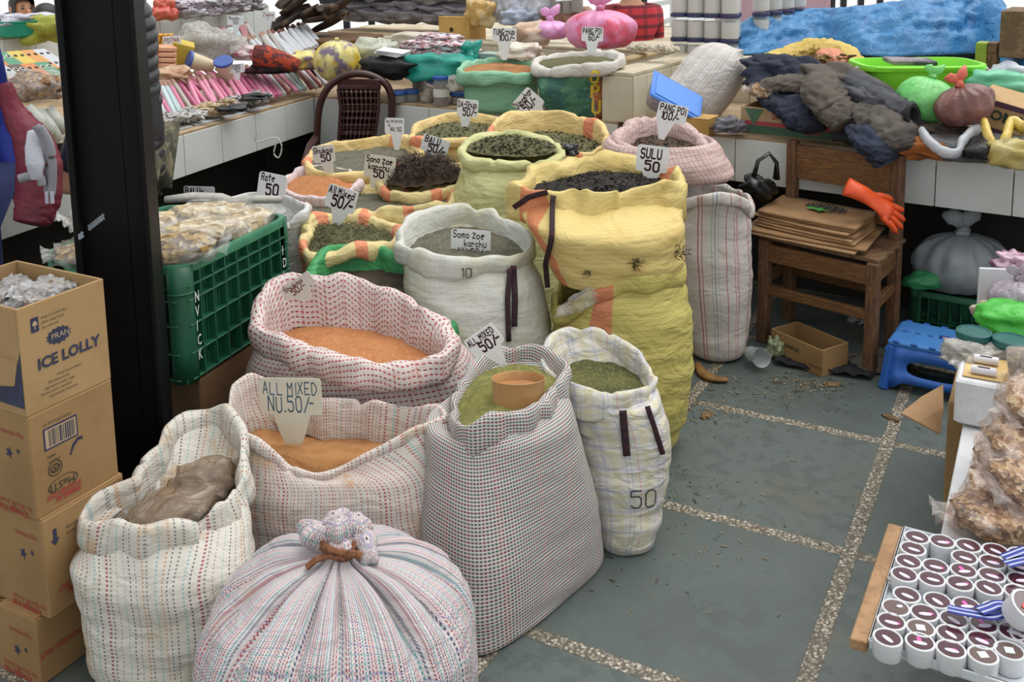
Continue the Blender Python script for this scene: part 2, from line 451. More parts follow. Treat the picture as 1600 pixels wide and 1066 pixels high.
# ---------------------------------------------------------------- black steel post
m_post = mat('black gloss paint', '#070708', .5, '#0c0c0d', 8, bump=.12, bs=18, spec=.18)
m_chip = mat('chipped paint', '#9aa5ad', .6, '#3a4046', 60, .45, .55)
P0 = V((-1.03, 2.56, 0))
post = thing('steel_post', 'black painted steel post with flanges rising between the boxes and green crate', 'post', P0)
ax = Matrix.Rotation(R(8), 3, 'Z')
def pl(x, y): return P0 + ax @ V((x, y, 0))
for nm, x, y_, w_, d_ in (('post_core', -.01, .05, .14, .09), ('flange', -.083, .03, .016, .15), ('flange', .06, .03, .05, .06), ('flange', .092, .02, .014, .13)):
    MB().box(pl(x, y_) + V((0, 0, 1.15)), (w_, d_, 2.3), ax, .003).build(nm, m_post, post, smooth=False)
for k in range(9):
    MB().box(pl(-.075 + k * .006, -.0465 if k < 2 else .003) + V((0, 0, .965 + k * .0045)), (.008, .002, .016), ax, .0005).build('paint_chip', m_chip, post, smooth=False, label='pale scuff in the black paint')

# ---------------------------------------------------------------- sacks
TAU = 2 * math.pi
def cr(a, b, c, d, t):
    return b + ((c - a) * .5) * t + (a - b * 2.5 + c * 2 - d * .5) * t * t + ((b - c) * 1.5 + (d - a) * .5) * t ** 3
class Loop:
    """closed outline, sampled by angle round its own centre"""
    def __init__(s, pts):
        P = [V(p) for p in pts]; s.c = sum(P, V()) / len(P)
        q = sorted((math.atan2(p.y - s.c.y, p.x - s.c.x) % TAU, math.hypot(p.x - s.c.x, p.y - s.c.y), p.z) for p in P)
        s.q = q; s.r = sum(a[1] for a in q) / len(q); s.z = s.c.z
    def at(s, th):
        q = s.q; n = len(q); th %= TAU
        i = 0
        while i < n and q[i][0] <= th: i += 1
        g = lambda k: (q[k % n][0] + TAU * (k // n), q[k % n][1], q[k % n][2])
        a, b, c, d = g(i - 2), g(i - 1), g(i), g(i + 1)
        t = (th - b[0]) / max(1e-6, c[0] - b[0]) if i > 0 else (th - b[0]) / max(1e-6, c[0] - b[0])
        r = b[1] + (c[1] - b[1]) * t; z = b[2] + (c[2] - b[2]) * t
        rc = cr(a[1], b[1], c[1], d[1], t); zc = cr(a[2], b[2], c[2], d[2], t)
        r = r * .35 + rc * .65; z = z * .3 + zc * .7
        return V((s.c.x + r * math.cos(th), s.c.y + r * math.sin(th), z))
def ellip(r, th):
    z, cx, cy, rx, ry, rot, n = r
    c, s_ = math.cos(th - rot), math.sin(th - rot)
    k = (abs(c / rx) ** n + abs(s_ / ry) ** n) ** (-1 / n)
    return V((cx + k * math.cos(th), cy + k * math.sin(th), z))

def sack(name, label, rim, m, rings=None, cuff=(.07, .02, .09), N=112, amp=.011, fold=.005, seed=0, group=None, fill=None, cuffm=None, cat='sack', base=0, rimlow=.5, crimp=.012, vert=0, belt=None, hidden=False):
    """body swept from rings at given heights up to an uneven rim, plus a rolled cuff that lines the mouth"""
    L = rim if isinstance(rim, Loop) else Loop(rim)
    if hidden: N = 64
    if rings is None:
        h = L.z - base; rings = []
        for f, k in ((0, .86), (.05, 1.02), (.3, 1.12), (.62, 1.1), (.85, 1.03)):
            rings.append((base + h * f, L.c.x, L.c.y, L.r * k, L.r * k * .94, 0, 2.2))
    w, b, dep = cuff
    root = thing(name, label, cat, (L.c.x, L.c.y, base), group)
    ths = [TAU * (i + .5) / N + math.pi / 2 for i in range(N + 1)]          # seam at the back
    R0 = sum(r[3] for r in rings[1:]) / max(1, len(rings) - 1)
    rd = random.Random(seed)
    pinches = [(rd.uniform(0, TAU), rd.uniform(.08, .2), rd.uniform(.01, .026) * min(1, L.r / .18), rd.uniform(-.03, .03)) for _ in range(9)]
    cols = []
    for th in ths:
        rp = L.at(th); wn_ = w * (1 + .45 * nz((math.cos(th), math.sin(th), seed), 1.3))
        ctl = [ellip(r, th) for r in rings]
        o = V((math.cos(th), math.sin(th), 0))
        und = rp - V((0, 0, wn_ * rimlow)) - o * b * .4
        ctl.append(und)
        ctl = [ctl[0]] + ctl + [und * 2 - ctl[-2]]
        col = []
        for k in range(1, len(ctl) - 2):
            for j in range(9):
                t = j / 9; col.append(V(tuple(cr(ctl[k - 1][q], ctl[k][q], ctl[k + 1][q], ctl[k + 2][q], t) for q in range(3))))
        col.append(und)
        cols.append((th, o, col, rp, wn_))
    nv = len(cols[0][2]); rows = []; uvs = []
    # close the bottom
    c0 = V((rings[0][1], rings[0][2], rings[0][0]))
    rows.append([c0 + (cl[2][0] - c0) * .1 for cl in cols]); uvs.append([(cl[0] * R0, -.2) for cl in cols])
    vv = [0] * len(cols)
    for j in range(nv):
        row = []; uvr = []
        for i, (th, o, col, rp, wn_) in enumerate(cols):
            p = col[j]
            if j: vv[i] += (col[j] - col[j - 1]).length
            f = min(1, j / 4) * min(1, (nv - j) / 5 + .3)
            d = amp * nz(p, 6, seed) * f + fold * 1.2 * nz((p.x * .5, p.y * .5, p.z * 3.2 + p.x * .5), 8, seed + 3) * f + fold * .6 * (.35 - abs(nz((p.x * .45 + p.z * .2, p.y * .45, p.z * 2.6), 17, seed + 4))) * f
            if vert:
                k = max(0, (j / nv - .6) / .4); d += vert * k * math.sin(th * 9 + 3 * nz(p, 4, seed)) * .6 + vert * k * nz((math.cos(th) * 6, math.sin(th) * 6, p.z * 2), 1, seed + 9)
            if belt:
                for zb, hh, am in belt: d -= am * math.exp(-((p.z - zb) / hh) ** 2)
            q = p + o * d
            if q.z < base: q.z = base
            row.append(q); uvr.append((th * R0, vv[i]))
        rows.append(row); uvs.append(uvr)
    mb = MB().grid(rows, uvs=uvs)
    mb.build('sack_body', m, root, sharp=0)
    # cuff
    prof = [(-.55, -1.0), (.1, -1.08), (.75, -.98), (1.0, -.72), (1.05, -.45), (.95, -.2), (.65, -.02), (.1, .06), (-.45, .03), (-.9, -.15), (-1.15, -.45)]
    rows = [[] for _ in range(len(prof) + 4)]; uvs = [[] for _ in rows]
    for i, (th, o, col, rp, wn_) in enumerate(cols):
        e = .02; tg = (L.at(th + e) - L.at(th - e)); tg.z = 0
        nn = V((tg.y, -tg.x, 0)).normalized() * .6 + o * .4; nn.normalize()
        bb = b * (1 + .5 * nz((math.cos(th) * 2, math.sin(th) * 2, seed + .5), 1.6))
        l = 0; last = None; v0 = vv[i]
        for k in range(len(rows)):
            if k < len(prof):
                pu, pz = prof[k]; p = rp + nn * (bb * pu) + V((0, 0, wn_ * pz if pz < 0 else b * pz))
            else:
                t = (k - len(prof) + 1) / 4
                inner = rp - nn * bb * 1.2
                p = inner + (V((L.c.x, L.c.y, inner.z)) - inner) * (.05 * t) - V((0, 0, wn_ * .45 + (dep) * t))
            cf = crimp * (.45 if k >= len(prof) else 1)
            pin = sum(A * max(0, 1 - abs((th - t0 + sk * (k - 5) + math.pi) % TAU - math.pi) / w0) for t0, w0, A, sk in pinches)
            p = p - nn * (pin * (.4 if k < 8 else .15)) - V((0, 0, pin * (.5 if 2 < k < 10 else .1)))
            p = p + nn * (cf * nz((p.x, p.y, p.z * 1.2), 11, seed + 2) + cf * .45 * nz(p, 27, seed + 6)) + V((0, 0, cf * .9 * nz((p.x, p.y, 0), 13, seed + 8)))
            if last is not None: l += (p - last).length
            last = p; rows[k].append(p); uvs[k].append((th * R0, v0 - wn_ + l))
    cf = MB().grid(rows, uvs=uvs)
    cf.build('rolled_cuff', cuffm or m, root, sharp=0)
    if fill: filling(L, b, *fill)
    return root

def filling(L, b, name, label, m, depth=.06, mound=.02, off=(0, 0), cat='spice', rough=.004, bits=None, bitm=None, seed=0, N=72, group=None, K=14, flat=.5, inset=.0):
    """heap that fills the mouth of a sack"""
    mb = MB(); rows = []; zm = L.z
    for k in range(K + 1):
        t = k / K; row = []
        for i in range(N):
            th = TAU * i / N; rp = L.at(th); ed = rp + (L.c - rp) * (.0 + inset) ; ed = V((ed.x, ed.y, rp.z * (1 - flat) + zm * flat - depth))
            ed = ed - V((math.cos(th), math.sin(th), 0)) * b * 1.0
            ce = V((L.c.x + off[0], L.c.y + off[1], zm - depth))
            p = ce + (ed - ce) * t
            p.z += mound * (1 - t * t) + rough * (nz(p, 30, seed) + .6 * nz(p, 70, seed + 1)) + mound * .5 * nz(p, 9, seed + 2) * (1 - t * t)
            row.append(p)
        rows.append(row)
    mb.grid(rows, True)
    if bits:
        rd = random.Random(seed); cnt, ln, wd, lift = bits
        for _ in range(cnt):
            th = rd.uniform(0, TAU); t = math.sqrt(rd.uniform(0, .97))
            i = int(th / TAU * N) % N; k = min(K, int(t * K))
            p = rows[k][i] + V((rd.uniform(-.008, .008), rd.uniform(-.008, .008), rd.uniform(0, lift)))
            a = rd.uniform(0, TAU); el = rd.uniform(-.6, .6)
            d = V((math.cos(a) * math.cos(el), math.sin(a) * math.cos(el), math.sin(el))) * ln * rd.uniform(.5, 1.2)
            s_ = V((-math.sin(a), math.cos(a), rd.uniform(-.6, .6))) * wd * rd.uniform(.6, 1.3)
            mid = p + V((0, 0, rd.uniform(-.3, .5) * ln * .4))
            mb.add([p - d * .5, mid - s_ * .5, p + d * .5, mid + s_ * .5], [(0, 1, 2, 3)])
    return mb.build(name, m, None, sharp=0 if not bits else 30, kind='stuff', label=label, cat=cat, group=group)

def sign(name, label, tl, tr, bl, lines, tip=.8, stem=.3, tipw=.12, board='#e4e6e6', ink='#3a1522', group=None, tipx=.5, cat='price sign', seed=0, wid=.21):
    """rounded plastic plate on a tapering spike with marker lettering; lines: (text, size as share of plate height, x share, baseline share)"""
    tl, tr, bl = V(tl), V(tr), V(bl)
    ux = tr - tl; W = ux.length; ux.normalize(); uy = tl - bl; uy = uy - ux * uy.dot(ux); Hh = uy.length; uy.normalize(); n_ = ux.cross(uy)
    if n_.y > 0: n_ = -n_
    r_ = min(W, Hh) * .1; P = []
    def arc(cx, cy, a0):
        for k in range(4):
            a = a0 + k * math.pi / 6; P.append((cx + r_ * math.cos(a), cy + r_ * math.sin(a)))
    arc(W - r_, -r_, 0); P.reverse(); Q = list(P); P.clear()
    arc(r_, -r_, math.pi / 2); P.reverse(); Q = P + Q; P = Q        # clockwise from the left edge over the top
    th = Hh * tip
    P += [(W, -Hh + r_), (W * .97, -Hh)] + [(W * (tipx + stem), -Hh * 1.0 - th * .02), (W * (tipx + tipw * 1.5), -Hh - th * .7), (W * (tipx + tipw), -Hh - th), (W * (tipx - tipw), -Hh - th), (W * (tipx - tipw * 1.5), -Hh - th * .7), (W * (tipx - stem), -Hh - th * .02)] + [(W * .03, -Hh), (0, -Hh + r_)]
    root = thing(name, label, cat, tl + ux * W * tipx - uy * (Hh + th), group)
    m = mat('sign plastic ' + board, board, .38, '#cfd0cc', 30, .5, .75, bump=.03)
    pts = [tl + ux * x + uy * y_ - n_ * .0012 for x, y_ in P]
    mb = MB().prism(pts, n_ * .0024)
    mb.build('plate', m, root, smooth=False)
    lt = MB()
    for k, ln in enumerate(lines):
        text, sz, x, y_ = ln[:4]; s2 = sz * Hh
        wmax = ln[4] * W if len(ln) > 4 else (1 - x - .05) * W
        tw = textw(text, s2); gap = min(1, wmax / tw)
        uxx = ux
        write(lt, text, tl + ux * x * W - uy * (1 - y_) * Hh + n_ * .0006, uxx, uy, s2, wid, seed + k, gap, n_)
    if lt.v: lt.build('lettering', mat('marker ' + ink, ink, .45, spec=.3), root, smooth=False)
    return root

HUES = ['#a8323c', '#2c3350', '#3f9094', '#b4862e', '#5a1d28', '#7fa6a8']
def stripes(seed, n=12, cols=('#a3333d', '#2c3350', '#4f9a9c', '#b4862e'), w=.035, s=(.6, .95)):
    rd = random.Random(seed); out = [(0, '#ffffff', 0)]
    for i in range(n):
        p = (i + rd.uniform(.15, .6)) / n
        out += [(p, rd.choice(cols), rd.uniform(*s)), (min(.999, p + w * rd.uniform(.5, 1.4) / 1), '#ffffff', 0)]
    return out
W_bundle = weave('bundle weave', '#cdc5c4', [(0, '#c5a9ab', 1), (.02, '#8e2f40', .95), (.06, '#ffffff', 0), (.09, '#8e2f40', .95), (.13, '#ffffff', 0), (.15, '#3c7f86', .9), (.19, '#ffffff', 0), (.24, '#a8646e', .9), (.27, '#31395c', .95), (.31, '#fff', 0) if 0 else (.31, '#ffffff', 0), (.35, '#8e2f40', .9), (.39, '#ffffff', 0), (.42, '#8e2f40', .9), (.46, '#ffffff', 0), (.49, '#4a8f96', .95), (.53, '#ffffff', 0), (.58, '#31395c', .9), (.62, '#ffffff', 0), (.66, '#a84450', .9), (.70, '#ffffff', 0), (.74, '#a84450', .9), (.78, '#ffffff', 0), (.83, '#3a8388', .95), (.87, '#ffffff', 0), (.91, '#31395c', .9), (.95, '#ffffff', 0)], wp=.0985, wdash=.0115, duty=-.3,
                 weft=[(0, '#4a9a9a', .5), (.06, '#ffffff', 0), (.33, '#5f70a0', .4), (.4, '#ffffff', 0), (.7, '#4a9a9a', .45), (.74, '#ffffff', 0)], fp=.085, stain='#c8ad8c', slo=.56, shi=.85, crossdash=.0049, wrinkle=.3)
W_left = weave('left weave', '#cac5bb', stripes(3, 14, ('#8e2f3a', '#2c3350', '#6aa5a8', '#b07a4c', '#40464e'), .018), .27, .009, stain='#bb9d6c', slo=.52, shi=.8, stain2='#b08c5a', wrinkle=.35)
W_mixed = weave('mixed weave', '#cdc6bd', stripes(11, 15, ('#a3333d', '#b0404a', '#31395c', '#79b0b4', '#a3333d'), .022), .22, .009, stain='#c29a68', slo=.5, shi=.78, stain2='#c08a52', wrinkle=.25)
W_check = weave('check weave', '#c9c8c4', [(i / 16 + d, h, a) for i in range(16) for d, h, a in ((0, '#ffffff', 0), (.022, ('#37403f', '#6b2b35', '#33463f', '#3a3c44')[i % 4] if i not in (5, 6) else '#7c1f2b', .92))], .15, .0085,
                weft=[(0, '#8d3c46', .35), (.3, '#ffffff', 0), (.5, '#54705f', .3), (.8, '#ffffff', 0)], fp=.017, stain='#b2ab85', slo=.62, shi=.9, wrinkle=.12, duty=-.25)
W_fifty = weave('plaid fifty', '#cfccc2', [(0, '#ffffff', 0), (.08, '#b4b0c4', .4), (.15, '#ffffff', 0), (.19, '#b4b0c4', .55), (.25, '#ffffff', 0), (.34, '#c8bd8a', .4), (.44, '#ffffff', 0), (.55, '#8f9bc0', .4), (.58, '#ffffff', 0), (.62, '#8f9bc0', .4), (.65, '#ffffff', 0), (.75, '#c58a8a', .5), (.77, '#ffffff', 0), (.85, '#c8bd8a', .35), (.95, '#ffffff', 0)], .16, 0,
                weft=[(0, '#c8bd8a', .3), (.18, '#ffffff', 0), (.3, '#9aa0b8', .4), (.42, '#ffffff', 0), (.6, '#c8bd8a', .25), (.7, '#ffffff', 0)], fp=.06, stain='#c7b98a', slo=.55, shi=.9, wrinkle=.5)
W_orange = weave('red dash weave', '#d3cac5', [(0, '#ffffff', 0), (.86, '#a83c48', .55), (.93, '#ffffff', 0)], .09, .012, weft=[(0, '#a5263a', .92), (.15, '#ffffff', 0), (.25, '#b8485a', .5), (.3, '#ffffff', 0), (.5, '#8d2b3c', .88), (.64, '#ffffff', 0)], fp=.034, fdash=.019, stain='#d08a5c', slo=.56, shi=.82, wrinkle=.25, duty=-.35)
W_white = weave('white faint check', '#cfcfc6', [(0, '#ffffff', 0), (.9, '#9aa0a2', .35), (.96, '#ffffff', 0)], .02, 0, weft=[(0, '#ffffff', 0), (.88, '#9aa0a2', .35)], fp=.02, stain='#b7b48f', sscale=5, slo=.45, shi=.75, wrinkle=.3)
W_yellow = weave('yellow sacking', '#d3b65f', [(0, '#ffffff', 0), (.9, '#b99c48', .3)], .013, 0, stain='#c9a24e', slo=.5, shi=.8, weft=[(0, '#ffffff', 0), (.85, '#b99c48', .35)], fp=.02, wrinkle=.5)
W_olive = weave('olive yellow sacking', '#b9a94e', [(0, '#ffffff', 0), (.9, '#9d8f3e', .3)], .013, 0, stain='#a89a45', slo=.5, shi=.8, weft=[(0, '#ffffff', 0), (.8, '#988a3a', .4)], fp=.018, wrinkle=.65)
W_lime = weave('lime sacking', '#ccca94', [(0, '#ffffff', 0), (.9, '#a9a862', .3)], .012, 0, stain='#b9b56a', slo=.5, shi=.8, weft=[(0, '#ffffff', 0), (.85, '#a9a862', .35)], fp=.018, wrinkle=.5)
def banded(name, base):
    return weave(name, base, [(0, '#ffffff', 0), (.55, '#dd8263', .95), (.70, '#ffffff', 0)], .52, 0, weft=[(0, '#ffffff', 0), (.85, '#b99c48', .3)], fp=.016, stain='#c9a24e', slo=.55, shi=.85, wrinkle=.5)
W_yellow_b = banded('yellow sacking with pink band', '#e0c588')
W_yellow_c = weave('pale yellow sacking with pink band', '#dccb92', [(0, '#ffffff', 0), (.3, '#dd8263', .9), (.42, '#ffffff', 0), (.8, '#dd8263', .9), (.9, '#ffffff', 0)], .5, 0, weft=[(0, '#ffffff', 0), (.85, '#b99c48', .3)], fp=.016, wrinkle=.5)
W_stripe = weave('white sack coloured lines', '#cbc4be', [(0, '#ffffff', 0), (.10, '#a03a44', .8), (.125, '#ffffff', 0), (.17, '#a03a44', .8), (.185, '#ffffff', 0), (.34, '#5f9a8c', .6), (.36, '#ffffff', 0), (.40, '#4a7a9a', .7), (.42, '#ffffff', 0), (.47, '#4a7a9a', .6), (.48, '#ffffff', 0), (.62, '#a03a44', .85), (.635, '#ffffff', 0), (.78, '#b56a70', .6), (.80, '#ffffff', 0), (.83, '#b56a70', .6), (.86, '#ffffff', 0)], .2, 0, stain='#b3aa98', slo=.5, shi=.85, wrinkle=.3)
W_pink = weave('pink check sacking', '#cdb9b2', [(0, '#ffffff', 0), (.7, '#a8606a', .7), (.85, '#ffffff', 0)], .022, 0, weft=[(0, '#ffffff', 0), (.7, '#a8606a', .6), (.85, '#ffffff', 0)], fp=.022, stain='#b9a08c', slo=.5, shi=.8, wrinkle=.4)
W_pinkw = weave('pale pink lined sacking', '#d6c6c6', [(0, '#ffffff', 0), (.5, '#c9929a', .7), (.62, '#ffffff', 0)], .03, 0, wrinkle=.4)
W_plain = weave('plain white sacking', '#d4d3d0', [(0, '#ffffff', 0), (.9, '#b2b3b2', .35)], .012, 0, weft=[(0, '#ffffff', 0), (.9, '#b2b3b2', .35)], fp=.012, wrinkle=.35)
W_green = weave('green lined sacking', '#4f8f62', stain='#3f7f52', slo=.45, shi=.7, wrinkle=.4)
W_greenrim = weave('green lining', '#4b9e63', stain='#2f8247', slo=.42, shi=.66, sscale=5, wrinkle=.45)
F_orange = mat('orange spice powder', '#b87c4e', .95, '#ae7044', 14, .35, .75, bump=.5, bs=120, col3='#bf8355', ns3=70)
F_tan = mat('tan spice powder', '#a9794a', .95, '#94643a', 9, bump=.5, bs=120)
F_green = mat('green herb powder', '#5c5c33', .95, '#4a4c2a', 9, .4, .6, bump=.6, bs=140, col3='#6c6a3c', ns3=90)
F_green2 = mat('pale green herb powder', '#7f7d42', .95, '#6b6c38', 9, bump=.5, bs=120, col3='#8c8648', ns3=60)
F_grey = mat('grey green herb crumbs', '#6c6a58', .95, '#57564a', 20, bump=.9, bs=160, col3='#807c68', ns3=150)
F_brown = mat('brown herb crumbs', '#54483a', .95, '#3e362c', 18, bump=.8, bs=150)
F_leaf = mat('dried leaves', '#3f4029', .9, island=['#34371f', '#4b4c2e', '#2a2c1c', '#5e5c3c', '#3d3a26', '#6a6644'])
F_twig = mat('dark twigs', '#33271f', .9, island=['#2a201a', '#3b2c22', '#4a3a2d', '#241b17', '#5a4a3a'])
F_dark = mat('dark dried leaf', '#2c2620', .9, island=['#241f1a', '#352d24', '#1d1a17', '#443a2e'])

# --- S4 dark check sack with the measuring tub
sack('sack', 'dark checked sack of green powder with a tan tub standing in it', Loop([(-0.14, 2.6, 0.482), (-0.105, 2.691, 0.519), (-0.032, 2.758, 0.533), (0.061, 2.766, 0.542), (0.127, 2.702, 0.541), (0.16, 2.604, 0.545), (0.126, 2.496, 0.54), (0.072, 2.4, 0.544), (0.01, 2.342, 0.546), (-0.046, 2.32, 0.551), (-0.099, 2.325, 0.52), (-0.138, 2.468, 0.473)]), W_check,
     rings=[(0, .01, 2.43, .262, .13, .84, 4.5), (.03, .01, 2.43, .275, .14, .84, 4.2), (.18, .005, 2.45, .262, .155, .84, 3.2), (.34, -.01, 2.475, .225, .165, .82, 2.6), (.46, -.02, 2.495, .195, .17, .8, 2.4)], cuff=(.075, .014, .08), amp=.006, fold=.003, seed=2,
     fill=('herb_powder', 'pale green herb powder around the tan tub', F_green2, .045, .03))
# --- S5
sack('sack', 'pale plaid sack marked 50 holding dark green powder', Loop([(0.108, 2.77, 0.526), (0.146, 2.851, 0.541), (0.211, 2.9, 0.545), (0.289, 2.909, 0.527), (0.369, 2.851, 0.497), (0.412, 2.76, 0.466), (0.405, 2.686, 0.451), (0.341, 2.628, 0.456), (0.275, 2.59, 0.475), (0.204, 2.58, 0.496), (0.141, 2.643, 0.504)]), W_fifty,
     rings=[(0.0, 0.328, 2.662, 0.079, 0.095, 0.0, 2.3), (0.02, 0.325, 2.663, 0.089, 0.107, 0.0, 2.3), (0.098, 0.336, 2.672, 0.105, 0.115, 0.0, 2.3), (0.219, 0.332, 2.692, 0.13, 0.13, 0.0, 2.3), (0.341, 0.314, 2.715, 0.14, 0.133, 0.0, 2.3), (0.403, 0.29, 2.718, 0.145, 0.138, 0.0, 2.3)], cuff=(.07, .011, .11), fold=.007, seed=5,
     fill=('herb_powder', 'dark green herb powder in the plaid sack marked 50', F_green, .07, .0))
# --- S6
sack('sack', 'red dashed sack with a wide mouth of orange powder', Loop([(-0.731, 2.804, 0.605), (-0.738, 2.893, 0.661), (-0.69, 2.966, 0.695), (-0.538, 2.996, 0.682), (-0.377, 2.976, 0.654), (-0.255, 2.911, 0.61), (-0.174, 2.833, 0.564), (-0.171, 2.756, 0.537), (-0.232, 2.696, 0.531), (-0.32, 2.669, 0.523), (-0.417, 2.661, 0.548), (-0.525, 2.673, 0.584), (-0.64, 2.716, 0.606)]), W_orange,
     rings=[(0.0, -0.462, 2.905, 0.27, 0.189, 0.0, 2.3), (0.031, -0.471, 2.906, 0.309, 0.223, 0.0, 2.3), (0.207, -0.461, 2.906, 0.343, 0.24, 0.0, 2.3), (0.377, -0.442, 2.904, 0.353, 0.233, 0.0, 2.3), (0.483, -0.454, 2.867, 0.318, 0.197, 0.0, 2.3)], cuff=(.085, .02, .13), amp=.012, seed=8, crimp=.013,
     fill=('spice_powder', 'orange spice powder heaped in the red dashed sack', F_orange, .12, .035, (-.07, .04)))
# --- S3
sack('sack', 'striped open sack with a pointed corner holding the sign ALL MIXED NU.50', Loop([(-0.745, 2.487, 0.492), (-0.737, 2.553, 0.529), (-0.705, 2.607, 0.539), (-0.625, 2.617, 0.49), (-0.511, 2.614, 0.456), (-0.341, 2.594, 0.451), (-0.163, 2.509, 0.469), (-0.238, 2.423, 0.472), (-0.335, 2.396, 0.427), (-0.417, 2.386, 0.387), (-0.497, 2.375, 0.371), (-0.563, 2.382, 0.398), (-0.626, 2.398, 0.447), (-0.694, 2.434, 0.468)]), W_mixed,
     rings=[(0.0, -0.427, 2.46, 0.258, 0.142, 0.0, 2.3), (0.03, -0.43, 2.461, 0.279, 0.153, 0.0, 2.3), (0.14, -0.437, 2.471, 0.291, 0.16, 0.0, 2.3), (0.262, -0.451, 2.473, 0.298, 0.149, 0.0, 2.3), (0.345, -0.457, 2.484, 0.299, 0.138, 0.0, 2.3)], cuff=(.03, .008, .1), amp=.008, fold=.004, seed=12, crimp=.008,
     fill=('spice_powder', 'tan spice powder under the sign ALL MIXED NU.50', F_tan, .115, .03, (-.10,-.02)))
# --- S2
sack('sack', 'white lined sack with clear bags of brown powder inside', Loop([(-1.009, 2.182, 0.383), (-0.985, 2.217, 0.409), (-0.91, 2.267, 0.425), (-0.887, 2.378, 0.454), (-0.87, 2.452, 0.485), (-0.818, 2.504, 0.489), (-0.742, 2.477, 0.504), (-0.666, 2.355, 0.47), (-0.649, 2.241, 0.423), (-0.684, 2.151, 0.412), (-0.742, 2.101, 0.417), (-0.818, 2.071, 0.427), (-0.908, 2.098, 0.417)]), W_left,
     rings=[(0.0, -0.792, 2.143, 0.172, 0.117, 0.0, 2.3), (0.029, -0.797, 2.143, 0.188, 0.131, 0.0, 2.3), (0.118, -0.799, 2.143, 0.194, 0.136, 0.0, 2.3), (0.218, -0.803, 2.153, 0.198, 0.139, 0.0, 2.3), (0.299, -0.81, 2.163, 0.205, 0.139, 0.0, 2.3)], cuff=(.08, .014, .12), amp=.012, fold=.006, seed=15, crimp=.016, belt=[(.03, .02, .012)])
# --- S7
sack('sack', 'green rimmed sack of brown crumbs behind the orange powder', Loop([(-0.659, 3.191, 0.596), (-0.654, 3.271, 0.64), (-0.616, 3.357, 0.662), (-0.513, 3.382, 0.664), (-0.399, 3.366, 0.664), (-0.273, 3.308, 0.639), (-0.189, 3.216, 0.579), (-0.16, 3.113, 0.528), (-0.207, 3.021, 0.468), (-0.344, 2.99, 0.514), (-0.505, 3.011, 0.572), (-0.608, 3.084, 0.579)]), W_green, cuff=(.06, .02, .1), seed=18, cuffm=W_greenrim, rings=None,
     fill=('herb_crumbs', 'dark brown crumbs in the green rimmed sack', F_brown, .05, .0), hidden=True, crimp=.016)
# --- S8
sack('sack', 'white sack with faint checks behind the sign Somo zoe karchu', Loop([(-0.364, 3.291, 0.705), (-0.341, 3.389, 0.744), (-0.251, 3.517, 0.759), (-0.102, 3.576, 0.745), (0.003, 3.479, 0.722), (0.081, 3.327, 0.695), (0.069, 3.23, 0.681), (-0.02, 3.145, 0.688), (-0.113, 3.118, 0.691), (-0.207, 3.131, 0.7), (-0.305, 3.193, 0.703)]), W_white,
     rings=[(0.0, -0.03, 3.258, 0.18, 0.171, 0.0, 2.3), (0.031, -0.034, 3.258, 0.197, 0.188, 0.0, 2.3), (0.262, -0.071, 3.266, 0.232, 0.214, 0.0, 2.3), (0.446, -0.09, 3.28, 0.241, 0.217, 0.0, 2.3), (0.567, -0.117, 3.295, 0.23, 0.207, 0.0, 2.3)], cuff=(.07, .015, .1), fold=.006, seed=21,
     fill=('herb_crumbs', 'grey green crumbs in the white sack with faint checks', F_grey, .06, .0, (0, 0), 'spice', .006))
# --- S10 then S9 on top
sack('sack', 'olive yellow sack standing under the big yellow one', Loop([(0.17, 3.146, 0.509), (0.266, 3.085, 0.584), (0.397, 3.068, 0.637), (0.516, 3.109, 0.647), (0.585, 3.215, 0.628), (0.556, 3.356, 0.632), (0.388, 3.439, 0.597), (0.223, 3.364, 0.543)]), weave('olive sacking with pink band', '#c0b468', [(0, '#ffffff', 0), (.44, '#c9785a', .9), (.56, '#ffffff', 0)], .62, 0, weft=[(0, '#ffffff', 0), (.8, '#988a3a', .4)], fp=.018, wrinkle=.5),
     rings=[(0.0, 0.379, 3.217, 0.159, 0.151, 0.0, 2.3), (0.03, 0.376, 3.218, 0.189, 0.179, 0.0, 2.3), (0.153, 0.386, 3.218, 0.224, 0.212, 0.0, 2.3), (0.31, 0.388, 3.22, 0.233, 0.214, 0.0, 2.3), (0.469, 0.388, 3.232, 0.227, 0.204, 0.0, 2.3)], cuff=(.06, .015, .05), fold=.009, seed=24, rimlow=.6)
sack('sack', 'big yellow sack with a slack mouth and the sign SULU', Loop([(0.026, 3.288, 0.893), (0.09, 3.378, 0.924), (0.206, 3.48, 0.929), (0.321, 3.563, 0.937), (0.494, 3.556, 0.921), (0.597, 3.451, 0.901), (0.6, 3.314, 0.883), (0.527, 3.256, 0.899), (0.429, 3.241, 0.895), (0.322, 3.226, 0.883), (0.227, 3.23, 0.889), (0.121, 3.235, 0.894)]), weave('yellow sacking with one pink band', '#d9c480', [(0, '#ffffff', 0), (.125, '#d07c58', .92), (.20, '#ffffff', 0)], .75, 0, weft=[(0, '#ffffff', 0), (.85, '#b99c48', .35)], fp=.018, stain='#c29d50', slo=.5, shi=.8, wrinkle=.4),
     rings=[(0.577, 0.365, 3.236, 0.189, 0.152, 0.0, 2.3), (0.598, 0.365, 3.236, 0.211, 0.173, 0.0, 2.3), (0.686, 0.356, 3.249, 0.243, 0.206, 0.0, 2.3), (0.776, 0.327, 3.273, 0.271, 0.23, 0.0, 2.3)], cuff=(.12, .02, .05), base=0.4720000000000001, fold=.007, seed=27, crimp=.032,
     fill=('dried_leaves', 'dark dried leaves in the big yellow sack', F_dark, .05, .01, (.04, .03), 'dried leaves', .004, (500, .022, .010, .008)))
